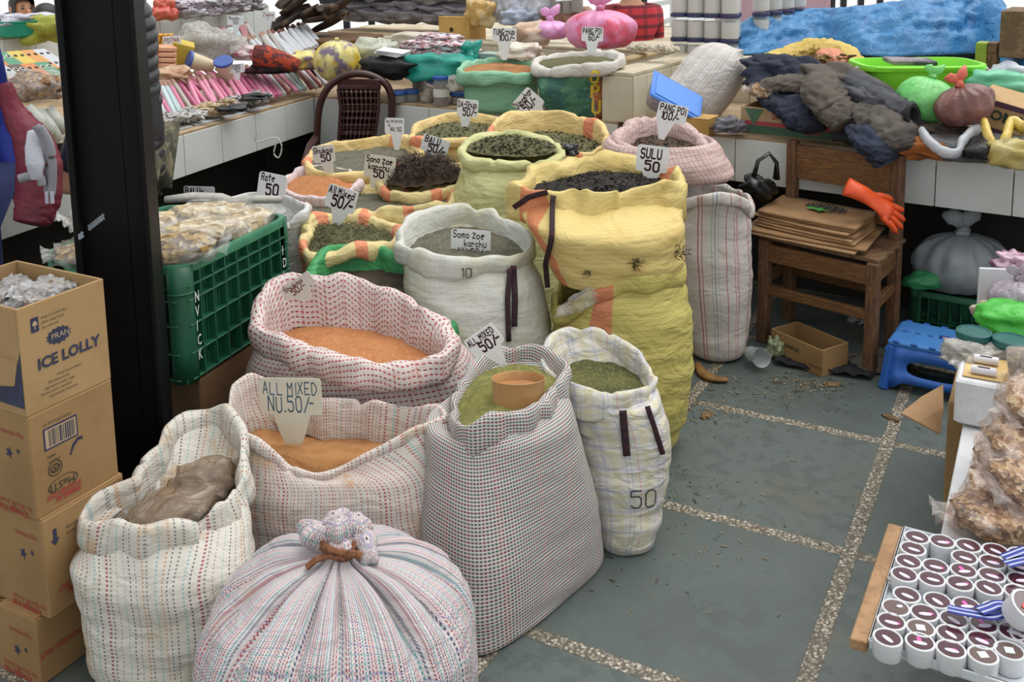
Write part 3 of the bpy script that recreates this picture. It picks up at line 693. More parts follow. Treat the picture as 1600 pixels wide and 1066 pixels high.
# --- S11 / S12
sack('sack', 'tall white sack with thin coloured lines beside the wooden chair', Loop([(0.68, 3.954, 0.625), (0.737, 3.844, 0.69), (0.826, 3.789, 0.723), (0.935, 3.83, 0.695), (0.992, 3.93, 0.626), (0.988, 4.103, 0.651), (0.857, 4.189, 0.666), (0.738, 4.108, 0.649)]), W_stripe,
     rings=[(0.0, 0.865, 3.951, 0.086, 0.104, 0.0, 2.3), (0.031, 0.863, 3.952, 0.12, 0.132, 0.0, 2.3), (0.147, 0.858, 3.955, 0.147, 0.147, 0.0, 2.3), (0.371, 0.845, 3.961, 0.162, 0.154, 0.0, 2.3), (0.557, 0.842, 3.975, 0.163, 0.154, 0.0, 2.3)], cuff=(.05, .012, .05), seed=31,  rimlow=.6)
sack('sack', 'pink checked sack slumped on the tall lined one with sign PANG POI 100', Loop([(0.468, 4.057, 0.894), (0.525, 4.172, 0.931), (0.662, 4.272, 0.945), (0.793, 4.226, 0.911), (0.846, 4.092, 0.854), (0.801, 3.987, 0.823), (0.674, 3.928, 0.84), (0.555, 3.959, 0.865)]), W_pink,
     rings=[(0.722, 0.729, 4.049, 0.206, 0.154, 0.0, 2.3), (0.751, 0.707, 4.054, 0.244, 0.183, 0.0, 2.3), (0.809, 0.663, 4.063, 0.252, 0.202, 0.0, 2.3), (0.878, 0.646, 4.077, 0.218, 0.174, 0.0, 2.3)], cuff=(.06, .022, .08), base=0.722, seed=34,
     fill=('dried_leaves', 'brown dried leaves in the pink checked sack', F_twig, .05, .0, (0, 0), 'dried leaves', .004, (260, .02, .01, .006)))
# --- back rows
sack('sack', 'lime yellow sack filled to the brim with leaf flakes', Loop([(-0.163, 3.853, 0.889), (-0.121, 3.992, 0.917), (0.009, 4.075, 0.926), (0.153, 4.029, 0.905), (0.231, 3.891, 0.885), (0.179, 3.777, 0.869), (0.043, 3.737, 0.875), (-0.079, 3.778, 0.878)]), W_lime,
     rings=[(0.0, -0.0, 3.889, 0.203, 0.183, 0.0, 2.3), (0.326, 0.002, 3.892, 0.242, 0.23, 0.0, 2.3), (0.548, 0.013, 3.893, 0.236, 0.225, 0.0, 2.3), (0.684, 0.017, 3.904, 0.223, 0.212, 0.0, 2.3), (0.775, 0.026, 3.904, 0.21, 0.199, 0.0, 2.3)], cuff=(.05, .02, .05), seed=37,
     fill=('dried_leaves', 'green leaf flakes level with the lime sack rim', F_leaf, .0, .015, (0, 0), 'dried leaves', .004, (500, .022, .01, .006)))
sack('sack', 'yellow sack with a deep back flap and dark green leaves', Loop([(-0.05, 4.191, 0.894), (-0.017, 4.377, 0.932), (0.174, 4.534, 0.934), (0.364, 4.455, 0.918), (0.445, 4.238, 0.882), (0.403, 4.089, 0.84), (0.243, 4.013, 0.838), (0.075, 4.063, 0.868)]), W_yellow_b, cuff=(.06, .016, .1), seed=40, hidden=True,
     fill=('dried_leaves', 'dark green leaves in the yellow sack with the deep flap', F_leaf, .075, .02, (-.04, -.02), 'dried leaves', .004, (420, .026, .012, .008)))
sack('sack', 'yellow sack of leaves under the sign Da-Shup', Loop([(-0.41, 4.449, 0.838), (-0.357, 4.659, 0.877), (-0.263, 4.729, 0.894), (-0.125, 4.701, 0.89), (-0.0, 4.633, 0.881), (0.022, 4.433, 0.858), (-0.131, 4.333, 0.851), (-0.287, 4.34, 0.846)]), W_yellow_b, cuff=(.055, .018, .06), seed=43, hidden=True,
     fill=('dried_leaves', 'green leaf bits under the sign Da-Shup', F_leaf, .03, .01, (0, 0), 'dried leaves', .004, (260, .02, .01, .006)))
sack('sack', 'orange yellow sack of grey green crumbs by the plastic chair', Loop([(-0.87, 4.314, 0.775), (-0.817, 4.502, 0.799), (-0.673, 4.564, 0.802), (-0.519, 4.579, 0.827), (-0.401, 4.447, 0.815), (-0.369, 4.311, 0.779), (-0.47, 4.167, 0.756), (-0.626, 4.12, 0.753), (-0.783, 4.168, 0.744)]), W_yellow_b, cuff=(.06, .018, .06), seed=46, hidden=True,
     fill=('herb_crumbs', 'grey green crumbs behind the sign Shukpa 50', F_grey, .035, .0, (0, 0), 'spice', .006))
sack('sack', 'yellow sack heaped with dark twigs under the sign Balu 50', Loop([(-0.495, 3.98, 0.724), (-0.474, 4.136, 0.763), (-0.351, 4.221, 0.775), (-0.206, 4.196, 0.773), (-0.172, 3.999, 0.741), (-0.277, 3.912, 0.722), (-0.406, 3.912, 0.713)]), W_yellow_c, cuff=(.05, .018, .05), seed=49, hidden=True,
     fill=('twigs', 'dark curly twigs heaped below the sign Balu 50', F_twig, .0, .06, (0, 0), 'twigs', .012, (1300, .055, .004, .03)))
sack('sack', 'pale yellow sack with pink patches below the sign Sang zae karchu', Loop([(-0.819, 3.917, 0.672), (-0.804, 4.064, 0.693), (-0.611, 4.095, 0.698), (-0.392, 4.036, 0.692), (-0.223, 3.966, 0.723), (-0.206, 3.817, 0.713), (-0.367, 3.76, 0.706), (-0.564, 3.75, 0.686), (-0.717, 3.774, 0.665)]), W_yellow_c, cuff=(.075, .022, .05), seed=52, crimp=.02,
     rings=[(0.0, -0.518, 3.894, 0.249, 0.174, 0.0, 2.3), (0.332, -0.525, 3.898, 0.306, 0.214, 0.0, 2.3), (0.582, -0.518, 3.909, 0.309, 0.201, 0.0, 2.3)],
     fill=('herb_crumbs', 'grey crumbs in the pale yellow sack with pink patches', F_grey, .03, .0))
sack('sack', 'small pale pink sack of orange powder by the sign Rate 50', Loop([(-0.929, 4.128, 0.717), (-0.905, 4.254, 0.738), (-0.807, 4.303, 0.745), (-0.691, 4.238, 0.743), (-0.615, 4.053, 0.719), (-0.68, 3.936, 0.701), (-0.824, 3.95, 0.7)]), W_pinkw, cuff=(.05, .014, .06), seed=55, hidden=True,
     fill=('spice_powder', 'orange powder in the small pale pink sack', F_orange, .03, .035))
sack('sack', 'flat white sack with a frayed top right of the green crate', Loop([(-1.07, 3.671, 0.732), (-1.07, 3.808, 0.736), (-0.927, 3.839, 0.731), (-0.794, 3.755, 0.735), (-0.73, 3.599, 0.735), (-0.806, 3.507, 0.716), (-0.974, 3.532, 0.712)]), W_plain, cuff=(.03, .008, .06), seed=58, crimp=.02,
     rings=[(0.0, -0.921, 3.625, 0.167, 0.1, 0.0, 2.3), (0.332, -0.91, 3.625, 0.171, 0.102, 0.0, 2.3), (0.559, -0.902, 3.635, 0.167, 0.092, 0.0, 2.3)], rimlow=.7)
sack('sack', 'yellow sack of dark needles under the sign All Mixed 50', Loop([(-0.723, 3.525, 0.679), (-0.721, 3.67, 0.696), (-0.608, 3.715, 0.687), (-0.451, 3.629, 0.678), (-0.376, 3.494, 0.682), (-0.391, 3.416, 0.668), (-0.51, 3.362, 0.677), (-0.639, 3.329, 0.644)]), W_yellow_c, cuff=(.06, .02, .06), seed=61,
     rings=[(0.0, -0.564, 3.518, 0.137, 0.11, 0.0, 2.3), (0.328, -0.574, 3.625, 0.184, 0.147, 0.0, 2.3), (0.552, -0.573, 3.626, 0.185, 0.148, 0.0, 2.3)],
     fill=('herb_needles', 'dark dried needles under the sign All Mixed 50', F_leaf, .035, .02, (-.06, .02), 'dried herb', .006, (700, .03, .004, .012)))

# --- S1 tied bundle in front
def bundle():
    rings = [(0.0, -0.381, 1.957, 0.259, 0.233, 0.0, 2.3), (0.038, -0.38, 1.957, 0.286, 0.258, 0.0, 2.3), (0.133, -0.378, 1.958, 0.297, 0.267, 0.0, 2.3), (0.24, -0.373, 1.957, 0.29, 0.261, 0.0, 2.3), (0.313, -0.37, 1.957, 0.251, 0.226, 0.0, 2.3), (0.363, -0.365, 1.957, 0.179, 0.161, 0.0, 2.3), (0.398, -0.365, 1.957, 0.101, 0.091, 0.0, 2.3), (0.414, -0.365, 1.957, 0.042, 0.042, 0.0, 2.3), (0.429, -0.362, 1.957, 0.029, 0.029, 0.0, 2.3)]
    N = 200; c = rings[-1]
    root = thing('tied_sack', 'pink and teal checked sack tied shut at the very front', 'sack', (rings[2][1], rings[2][2], 0))
    ths = [TAU * (i + .5) / N + math.pi / 2 for i in range(N + 1)]
    rows = []; uvs = []; vv = [0] * (N + 1); last = None
    r00 = [V((rings[0][1], rings[0][2], 0))] * (N + 1)
    lev = []
    for k in range(len(rings) - 1):
        for j in range(10): lev.append((k, j / 10))
    lev.append((len(rings) - 2, 1.0))
    rows.append([V((rings[0][1], rings[0][2], 0)) + (ellip(rings[0], th) - V((rings[0][1], rings[0][2], 0))) * .1 for th in ths]); uvs.append([(th * .3, -.2) for th in ths])
    for n_, (k, t) in enumerate(lev):
        row = []; uv = []; f = n_ / (len(lev) - 1)
        for i, th in enumerate(ths):
            P = [ellip(rings[max(0, min(len(rings) - 1, q))], th) for q in (k - 1, k, k + 1, k + 2)]
            p = V(tuple(cr(P[0][q], P[1][q], P[2][q], P[3][q], t) for q in range(3)))
            cc = V((rings[k][1], rings[k][2], p.z)); o = (p - cc); rr = o.length; o.normalize()
            pf = min(1, max(0, (f - .3) / .38))
            ph = th * 14 + 3.0 * nz((math.cos(th) * 2, math.sin(th) * 2, 0), 1.2, 3)
            s_ = math.sin(ph); pleat = (1 - 2.2 * (1 - abs(math.sin(ph / 2))) ** 2.5)
            a = min(.03, rr * .24) * pf * (.7 + .6 * nz((math.cos(th), math.sin(th), 4), 2.5))
            d = a * pleat + .01 * nz(p, 7, 5) * (1 - pf) + .004 * nz((p.x, p.y, p.z * 2), 20, 6)
            q = p + o * d + V((0, 0, a * .8 * pleat * (1 if k > 3 else .2)))
            if q.z < 0: q.z = 0
            row.append(q)
            if last: vv[i] += (p - last[i]).length
            uv.append((th * .3, vv[i]))
        last = [V(p) for p in row]
        rows.append(row); uvs.append(uv)
    MB().grid(rows, uvs=uvs).build('sack_body', W_bundle, root, sharp=0)
    # gathered tuft above the tie
    cx, cy, z0 = c[1], c[2], c[0]
    for q, (dx, dy, dz, rx, ry, rz, tw) in enumerate(((-.05, .02, .02, .045, .03, .03, .5), (.0, .0, .045, .03, .025, .03, 0), (.055, .0, .012, .05, .025, .022, -.5), (.03, .03, .035, .035, .03, .028, -.3), (-.015, .045, .03, .04, .03, .03, .2), (0, -.004, .012, .036, .034, .026, 0))):
        mb = MB(); M = rotm(0, tw, q)
        rw = []; uvl = []
        for j in range(9):
            a_ = -1.5 + 3.0 * j / 8; row = []; ul = []
            for i in range(25):
                t2 = TAU * i / 24; pr = 1 + .16 * math.sin(t2 * 5 + q) + .1 * nz((math.cos(t2), math.sin(t2), a_), 2, q)
                row.append(M @ V((rx * math.cos(a_) * math.cos(t2) * pr, ry * math.cos(a_) * math.sin(t2) * pr, rz * math.sin(a_))) + V((cx + dx, cy + dy, z0 + dz)))
                ul.append((t2 * rx * 1.5, a_ * rz * 1.2))
            rw.append(row); uvl.append(ul)
        mb.grid(rw, uvs=uvl).build('gathered_tuft', W_bundle, root, sharp=0)
    ring_ = [V((cx + .036 * math.cos(a) * (1 + .1 * math.sin(3 * a)), cy - .004 + .034 * math.sin(a), z0 + .008 + .006 * math.sin(a * 2))) for a in [TAU * i / 20 for i in range(21)]]
    ro = MB(); ro.tube(ring_, .008, 6); ro.tube([p + V((0, 0, .012)) for p in ring_], .007, 6)
    ro.tube([V((cx - .02, cy - .036, z0 + .01)), V((cx - .04, cy - .05, z0 + .012)), V((cx - .06, cy - .052, z0 - .004))], .007, 6)
    ro.tube([V((cx + .02, cy - .036, z0 + .012)), V((cx + .035, cy - .045, z0 + .02)), V((cx + .05, cy - .04, z0 + .012))], .008, 6)
    ro.build('tie', mat('brown cloth tie', '#8a5a3a', .9, '#5d3a2a', 60, bump=.6, bs=150), root, label='brown twisted cloth tie')
bundle()

# ---------------------------------------------------------------- price signs
sign('price_sign', 'cream price sign lettered ALL MIXED NU.50 in blue ink', *[(-0.663, 2.526, 0.562), (-0.494, 2.508, 0.564), (-0.656, 2.525, 0.461)], [('ALL MIXED', .33, .06, .56, .9), ('NU.50/-', .42, .13, .08, .75)], tip=.85, stem=.3, tipw=.13, board='#cfc9b6', ink='#2d5468', wid=.11, seed=3)
sign('price_sign', 'white price sign reading ALL MIXED 50 tilted over the tan tub', *[(-0.12, 2.618, 0.615), (-0.041, 2.609, 0.672), (-0.116, 2.617, 0.543)], [('ALL MIXED', .3, .06, .58, .88), ('50/-', .44, .3, .08, .66)], tip=1.0, stem=.3, tipw=.08, tipx=.55, seed=5)
sign('price_sign', 'backlit cream price sign reading Shukpa 50 in the orange powder', *[(-0.687, 2.917, 0.664), (-0.598, 2.906, 0.729), (-0.698, 2.918, 0.603)], [('Shukpa', .32, .1, .58, .8), ('50/-', .42, .25, .1, .68)], tip=.75, stem=.28, tipw=.12, tipx=.5, board='#d3cec4', ink='#7d4a48', seed=7)
sign('price_sign', 'white price sign Somo zoe karchu stuck in grey green crumbs', *[(-0.185, 3.336, 0.727), (-0.048, 3.316, 0.721), (-0.187, 3.336, 0.631)], [('Somo zoe', .27, .06, .68, .8), ('karchu', .25, .34, .38, .58), ('NU-50/-', .27, .2, .04, .7)], tip=.4, stem=.3, wid=.16, seed=9)
sign('price_sign', 'white price sign SULU behind the yellow sack lip', *[(0.478, 3.49, 0.98), (0.589, 3.473, 0.968), (0.478, 3.489, 0.885)], [('SULU', .36, .12, .52, .7), ('50', .36, .3, .04, .5)], tip=.4, seed=11)
sign('price_sign', 'white price sign PANG POI 100 in the pink checked sack', *[(0.649, 4.089, 1.036), (0.767, 4.068, 1.008), (0.637, 4.09, 0.963)], [('PANG POI', .36, .08, .54, .88), ('100/-', .4, .18, .08, .6)], tip=1.1, stem=.3, tipw=.1, tipx=.35, seed=13)
sign('price_sign', 'white price sign All Mixed 50 standing in dark needles', *[(-0.65, 3.639, 0.821), (-0.539, 3.622, 0.787), (-0.657, 3.64, 0.73)], [('All Mixed', .3, .05, .62, .88), ('50/-', .46, .22, .1, .72)], tip=.65, stem=.3, tipw=.12, tipx=.55, seed=15)
sign('price_sign', 'white price sign Balu 50 standing in dark twigs', *[(-0.335, 4.177, 0.901), (-0.224, 4.157, 0.865), (-0.329, 4.175, 0.824)], [('BALU', .38, .1, .56, .6), ('50/-', .46, .28, .06, .66)], tip=.5, seed=17)
sign('price_sign', 'cream price sign Sang zae karchu 50 between yellow rims', *[(-0.567, 4.025, 0.849), (-0.439, 4.003, 0.833), (-0.565, 4.024, 0.755)], [('Sang zae', .28, .06, .68, .86), ('karchu', .27, .14, .36, .7), ('50', .32, .32, .0, .4)], tip=.5, stem=.3, tipw=.18, board='#d8d3c2', seed=19)
sign('price_sign', 'small white price sign with faint lettering NU 50 near the plastic chair', *[(-0.526, 4.384, 0.934), (-0.439, 4.368, 0.933), (-0.526, 4.383, 0.862)], [('San ze karchu', .22, .05, .72, .9), ('k', .2, .2, .46, .2), ('NU 50', .24, .3, .2, .6)], tip=1.0, stem=.28, tipw=.12, tipx=.6, seed=21, wid=.18)
sign('price_sign', 'grey white price sign Shukpa 50 with a long spike', *[(-0.811, 4.152, 0.857), (-0.716, 4.136, 0.867), (-0.806, 4.151, 0.785)], [('Shukpa', .32, .06, .56, .9), ('50', .4, .36, .06, .5)], tip=1.3, stem=.25, tipw=.12, tipx=.62, board='#d6d6cf', seed=23)
sign('price_sign', 'white price sign Rate 50 above the flat white sack', *[(-0.956, 3.833, 0.828), (-0.845, 3.816, 0.807), (-0.972, 3.835, 0.727)], [('Rate', .28, .1, .68, .5), ('50', .42, .32, .16, .5)], tip=.3, stem=.4, seed=25)
sign('price_sign', 'white price sign Da-Shup 50 in leaf bits', *[(-0.208, 4.565, 0.987), (-0.111, 4.546, 0.979), (-0.204, 4.563, 0.906)], [('DA-Shup', .34, .05, .54, .92), ('50/-', .42, .3, .08, .66)], tip=.6, stem=.25, tipw=.14, tipx=.42, seed=27)
sign('price_sign', 'white price sign Dungshor 50 lying askew against the mint sack', *[(0.041, 4.75, 0.925), (0.119, 4.75, 1.011), (0.11, 4.75, 0.833)], [('Dungshor', .3, .04, .66, .95), ('50/-', .36, .2, .24, .66)], tip=.3, seed=29)
sign('price_sign', 'white price sign Tung-nup 100 over the mint sack', *[(-0.05, 5.3, 1.246), (0.079, 5.3, 1.244), (-0.048, 5.3, 1.178)], [('TUNG-nup', .4, .06, .54, .9), ('100/-', .44, .3, .04, .64)], tip=1.5, stem=.3, tipw=.1, seed=31)
sign('price_sign', 'white price sign PANG POI 60 over the rice bag', *[(0.413, 5.15, 1.258), (0.525, 5.15, 1.253), (0.416, 5.15, 1.185)], [('PANG POI', .38, .06, .54, .9), ('60/-', .42, .34, .08, .5)], tip=.8, stem=.3, tipw=.14, seed=33)
sign('price_sign', 'white price sign Balu lying low behind the clear grain bags', *[(-1.334, 4.066, 0.715), (-1.2, 4.044, 0.715), (-1.35, 4.069, 0.646)], [('BALU-', .42, .06, .5, .6), ('50', .36, .2, .04, .4)], tip=.3, seed=35)

# ---------------------------------------------------------------- straps, marks and things on the sacks
SK = {o['label']: o for o in C.objects if o.get('category') == 'sack'}
def body(lbl):
    o = [v for k, v in SK.items() if k.startswith(lbl)][0]
    ch = [c for c in o.children]
    return o, [(WL[c.name] + q.co) for c in ch for q in c.data.vertices]
def front(pts, x, z):
    c = [(p.y) for p in pts if abs(p.x - x) < .014 and abs(p.z - z) < .016]
    return min(c) if c else None
def strap(lbl, xz, w, m, name='tie_strap', off=.004, label='dark woven tie strap'):
    o, pts = body(lbl); P = []; last = None
    for (x0, z0), (x1, z1) in zip(xz, xz[1:]):
        for k in range(7):
            x, z = x0 + (x1 - x0) * k / 6, z0 + (z1 - z0) * k / 6; y_ = front(pts, x, z); last = y_ if y_ is not None else last
            if last is not None: P.append(V((x, last - off, z)))
    for _ in range(2): P = [P[0]] + [(P[i - 1] + P[i] * 2 + P[i + 1]) / 4 for i in range(1, len(P) - 1)] + [P[-1]]
    rows = []
    for i, p in enumerate(P):
        d = (P[min(i + 1, len(P) - 1)] - P[max(0, i - 1)]).normalized(); s_ = d.cross(V((0, 1, 0))).normalized() * w / 2
        rows.append([p - s_, p - s_ * .5 - V((0, .0015, 0)), p + s_ * .5 - V((0, .0015, 0)), p + s_])
    return MB().grid(rows).build(name, m, o, solid=.003, label=label)
def mark(lbl, text, x, z, size, m, slope=0, wid=.1, seed=0):
    o, pts = body(lbl); mb = MB(); write(mb, text, (0, 0, 0), (1, 0, slope), (-slope * .3, 0, 1), size, wid, seed, nrm=V((0, 0, 0)))
    out = []
    for p in mb.v:
        y_ = front(pts, x + p[0], z + p[2]); out.append((x + p[0], (y_ if y_ is not None else o.location.y) - .0015, z + p[2]))
    mb.v = out
    mb.build('ink_mark', m, o, smooth=False, label='handwritten ' + text)
m_strap = mat('dark strap weave', '#2b1418', .8, '#4a1f28', 90, bump=.5, bs=200, col3='#1b1a22', ns3=120)
m_ink = mat('black ink', '#26262a', .7)
def xz(q): return [(a[0], a[2]) for a in q]
strap('pale plaid', xz([(0.314, 2.566, 0.425), (0.317, 2.565, 0.379), (0.324, 2.564, 0.297)]), .020, m_strap)
strap('pale plaid', xz([(0.384, 2.614, 0.425), (0.401, 2.611, 0.373), (0.426, 2.607, 0.289)]), .014, m_strap)
strap('white sack with faint', xz([(0.026, 3.079, 0.655), (0.029, 3.078, 0.559), (0.025, 3.078, 0.473)]), .018, m_strap)
strap('white sack with faint', xz([(0.014, 3.081, 0.648), (0.004, 3.081, 0.558), (0.006, 3.08, 0.429)]), .016, m_strap)
strap('big yellow', xz([(0.03, 3.198, 0.822), (0.077, 3.192, 0.862), (0.142, 3.183, 0.883)]), .018, m_strap)
strap('big yellow', xz([(0.161, 3.151, 0.871), (0.147, 3.152, 0.769), (0.13, 3.153, 0.66), (0.137, 3.151, 0.569)]), .017, m_strap)
mark('pale plaid', '50', *xz([(0.334, 2.57, 0.146)])[0], .05, m_ink, 0, .07)
mark('white sack with faint', '10', *xz([(-0.141, 3.102, 0.631)])[0], .032, m_ink, 0, .09)
m_hole = mat('torn threads', '#5e4f2c', .9, '#2f2718', 60, bump=.8, bs=150)
def patch(lbl, px, r, name='torn_hole'):
    o, pts = body(lbl); x, z = px[0], px[2]; y_ = front(pts, x, z)
    if y_ is None: return
    mb = MB(); rd = random.Random(int(px[0] * 1000))
    for _ in range(16):
        a, b = rd.uniform(0, TAU), rd.uniform(.1, 1) * r
        q = V((x + math.cos(a) * b, y_ - .004, z + math.sin(a) * b)); mb.tube([q, q + V((rd.uniform(-.4, .4) * r, -.004, rd.uniform(-.6, .2) * r)), q + V((rd.uniform(-.6, .6) * r, -.002, rd.uniform(-1, .2) * r))], .0014, 4)
    mb.build(name, m_hole, o, label='frayed hole')
patch('big yellow', (0.411, 3.115, 0.694), .03); patch('big yellow', (0.254, 3.136, 0.66), .014); patch('big yellow', (0.561, 3.181, 0.709), .03)
# tan tub in the pale green powder
tb = (0.028, 2.488, 0.51)
tz = Matrix.Rotation(R(-10), 3, 'X')
root = thing('measuring_tub', 'tan plastic tub standing in the pale green powder', 'tub', (tb[0], tb[1], tb[2] - .03))
m_tub = mat('tan plastic', '#b48a58', .4, '#a57b4b', 10, bump=.05)
m_tubin = mat('tan plastic inside', '#b98556', .6)
MB().lathe([(.066, -.03), (.067, 0), (.07, .05), (.0715, .053), (.070, .054), (.067, .05), (.064, -.02)], tb, 40, tz, capa=True, capb=False).build('tub_wall', m_tub, root)
MB().lathe([(.0, .03), (.03, .031), (.0655, .03)], tb, 40, tz, capa=False, capb=False).build('powder_in_tub', mat('tub powder', '#b27c4f', .9, '#a06c42', 30, bump=.3), root)
# grey plastic over the dark leaves, black plastic at the lime sack
def crumple(name, label, cat, c, r, m, amp=.35, f=5, seed=0, rot=None, flatb=.5, group=None, parent=None):
    return MB().blob(c, r, rot, amp, f, seed, 40, 26, .85, flatb).build(name, m, parent, sharp=0, label=label, cat=cat, group=group)
m_blk = mat('black plastic bag', '#101113', .28, bump=.7, bs=30, spec=.6)
crumple('plastic_bag', 'black plastic crumpled against the lime sack', 'bag', (0.262, 3.907, 0.87), (.035, .03, .028), m_blk, seed=4)
m_film = film('clear film', '#e8e8e8', .62)
m_film2 = film('grey clear film', '#d9d6cf', .45, bs=35)
crumple('plastic_sheet', 'clear crumpled film tucked between the two stacked yellow sacks', 'plastic', (0.255, 3.077, 0.555), (.085, .02, .035), film('thin clear film', '#f2f0ea', .7, .08, .6, 18), seed=6, rot=rotm(0, -.45, 0))

# ---------------------------------------------------------------- cartons at the left
def carton_mat(name, a, b): return mat(name, a, .8, b, 4, .4, .7, bump=.06, bs=20)
m_cart = carton_mat('carton board', '#9a7a50', '#8c6c44')
m_cart2 = carton_mat('carton board pale', '#aa8b60', '#9b7b52')
m_navy = mat('navy print', '#2c3148', .7, '#383d55', 40)
m_red = mat('red print', '#a34539', .7)
m_blk2 = mat('dark print', '#3a352f', .8)
m_tape = mat('brown tape', '#8c6a42', .35)
BU, BV = V((.4854, .8743, 0)), V((-.8743, .4854, 0))
UZ = V((0, 0, 1))
def carton(label, c, z0, h, lu, lv, u=BU, v=BV, openh=False, m=m_cart, name='cardboard_carton', group=None, wall=.006):
    """c: near bottom corner; u runs along the right face, v along the left one"""
    c = V((c[0], c[1], z0)); M = Matrix((u, v, UZ)).transposed()
    root = thing(name, label, 'box', c + u * lu / 2 + v * lv / 2, group)
    o = c + u * lu / 2 + v * lv / 2
    if not openh:
        MB().box(o + UZ * (h / 2), (lu, lv, h), M, .004).build('carton_body', m, root, smooth=False)
        MB().box(o + UZ * (h + .001), (lu * .995, .045, .003), M, .001).build('tape', m_tape, root, smooth=False)
        MB().box(o + UZ * (h + .0005) + v * lv * .25, (lu * .99, lv * .49, .004), M, .001).build('flap', m, root, smooth=False)
        MB().box(o + UZ * (h + .0005) - v * lv * .25, (lu * .99, lv * .49, .004), M, .001).build('flap', m, root, smooth=False)
    else:
        for d, l, s_ in ((v, lv, lu), (u, lu, lv)):
            for sg_ in (-1, 1):
                sz = (s_, wall, h) if d is v else (wall, s_ - 2 * wall, h)
                MB().box(o + d * sg_ * (l / 2 - wall / 2) + UZ * (h / 2), sz, M, .0015).build('carton_wall', m, root, smooth=False)
        MB().box(o + UZ * .004, (lu - .01, lv - .01, .006), M).build('carton_bottom', m, root, smooth=False)
    return root, c, h
def fpr(ct, text, along, down, size, m, face='R', flip=False, bold=0, sx=1, name='printing'):
    root, c, h = ct
    ux = BU if face == 'R' else -BV; nrm = -BV if face == 'R' else -BU
    org = (c + ux * along if face == 'R' else c - ux * along) + UZ * (h - down) + nrm * .0006
    if flip: ux, uy = -ux, -UZ
    else: uy = UZ
    return printed(name, text, org, ux, uy, size, m, root, bold, sx=sx)
def fshape(ct, pts, m, face='R', name='printing', lift=.0008):
    root, c, h = ct; ux = BU if face == 'R' else BV; nrm = -BV if face == 'R' else -BU
    P = [c + ux * a + UZ * (h - b) + nrm * lift for a, b in pts]
    mb = MB(); mb.add(P, [tuple(range(len(P)))]); mb.build(name, m, root, smooth=False)
LU, LV = .23, .32
c4 = carton('bottom carton of the left stack, set back and in shadow', (-1.098, 2.1), 0, .172, .21, .3)
c3 = carton('third carton from the top of the left stack with a navy arrow', (-1.062, 2.1), .172, .246, LU, LV)
c2 = carton('second carton from the top with a barcode and round marks', (-1.072, 2.1), .418, .25, LU, LV)
c1 = carton('open top carton printed ICE LOLLY full of small clear packets', (-1.073, 2.1), .668, .252, LU, LV, openh=True, m=m_cart2)
# top box print
fpr(c1, 'ICE LOLLY', .038, .155, .036, m_navy, bold=.0012)
bu = [(.098 + (.034 if k % 2 else .028) * math.cos(TAU * k / 28), .093 + (.021 if k % 2 else .017) * math.sin(TAU * k / 28)) for k in range(28)]
fshape(c1, bu, m_navy); fpr(c1, 'PRAN', .077, .098, .019, mat('pale print', '#b7a184', .7), name='printing')
fshape(c1, [(.03, .032), (.05, .032), (.05, .066), (.03, .066)], m_navy)
fshape(c1, [(.033, .05), (.036, .042), (.04, .039), (.044, .042), (.047, .05), (.041, .05), (.041, .06), (.039, .06), (.039, .05)], mat('pale print', '#b7a184', .7), lift=.0012)
for k in range(3): fpr(c1, ('keep in a cool dry', 'place away from', 'sun and rain')[k], .056, .04 + k * .012, .009, m_blk2)
for k in range(5): fpr(c1, ('Keep frozen below', 'Manufactured by', 'Ingredients water sugar', 'flavour colour stabiliser', 'net quantity 24 pieces')[k], (.085, .06, .05, .04, .06)[k], .185 + k * .011, .0085, m_blk2)
fshape(c1, [(.0015, .10), (.0015, .232), (.12, .232), (.12, .20), (.035, .185)], m_navy, 'L')
fshape(c1, [(.012, .12), (.03, .183), (.12, .196), (.12, .12)], m_cart2, 'L', lift=.0012)
# second box
fshape(c2, [(.035, .045), (.125, .045), (.125, .098), (.035, .098)], mat('navy frame', '#2f3157', .7)); fshape(c2, [(.039, .049), (.121, .049), (.121, .094), (.039, .094)], mat('barcode ground', '#b29a78', .8), lift=.0012)
xb = .048; rd = random.Random(2)
while xb < .114:
    w_ = rd.choice((.0012, .002, .0034)); fshape(c2, [(xb, .052), (xb + w_, .052), (xb + w_, .091), (xb, .091)], m_navy, lift=.0016); xb += w_ + rd.choice((.0012, .002, .003))
def ringshape(ct, cx, cy, rx, ry, m, face='R', t=.13):
    for k in range(28):
        a, b2 = TAU * k / 28, TAU * (k + 1) / 28
        pass
    root, c, h = ct; ux = BU; mb = MB(); P = []
    for k in range(28):
        a = TAU * k / 28
        for q in (1, 1 - t): P.append(c + ux * (cx + rx * q * math.cos(a)) + UZ * (h - cy + ry * q * math.sin(a)) - BV * .0008)
    mb.add(P, [(2 * k, 2 * ((k + 1) % 28), 2 * ((k + 1) % 28) + 1, 2 * k + 1) for k in range(28)]); mb.build('printed_ring', m, root, smooth=False)
ringshape(c2, .058, .148, .019, .019, m_blk2); ringshape(c2, .058, .148, .013, .011, m_blk2, t=.3)
for k in range(4):
    a = k * .785; fshape(c2, [(.058 + .011 * math.cos(a) - .001 * math.sin(a), .148 + .011 * math.sin(a) + .001 * math.cos(a)), (.058 + .011 * math.cos(a) + .001 * math.sin(a), .148 + .011 * math.sin(a) - .001 * math.cos(a)), (.058 - .011 * math.cos(a), .148 - .011 * math.sin(a))], m_blk2)
ringshape(c2, .075, .192, .04, .018, m_blk2, t=.08); fpr(c2, 'MeSTI', .107, .184, .026, m_blk2, flip=True)
fpr(c2, 'DOUGH FAT', .122, .205, .016, m_red, flip=True, bold=.0008); fpr(c2, 'PREMIUM', .12, .219, .016, m_red, flip=True, bold=.0008)
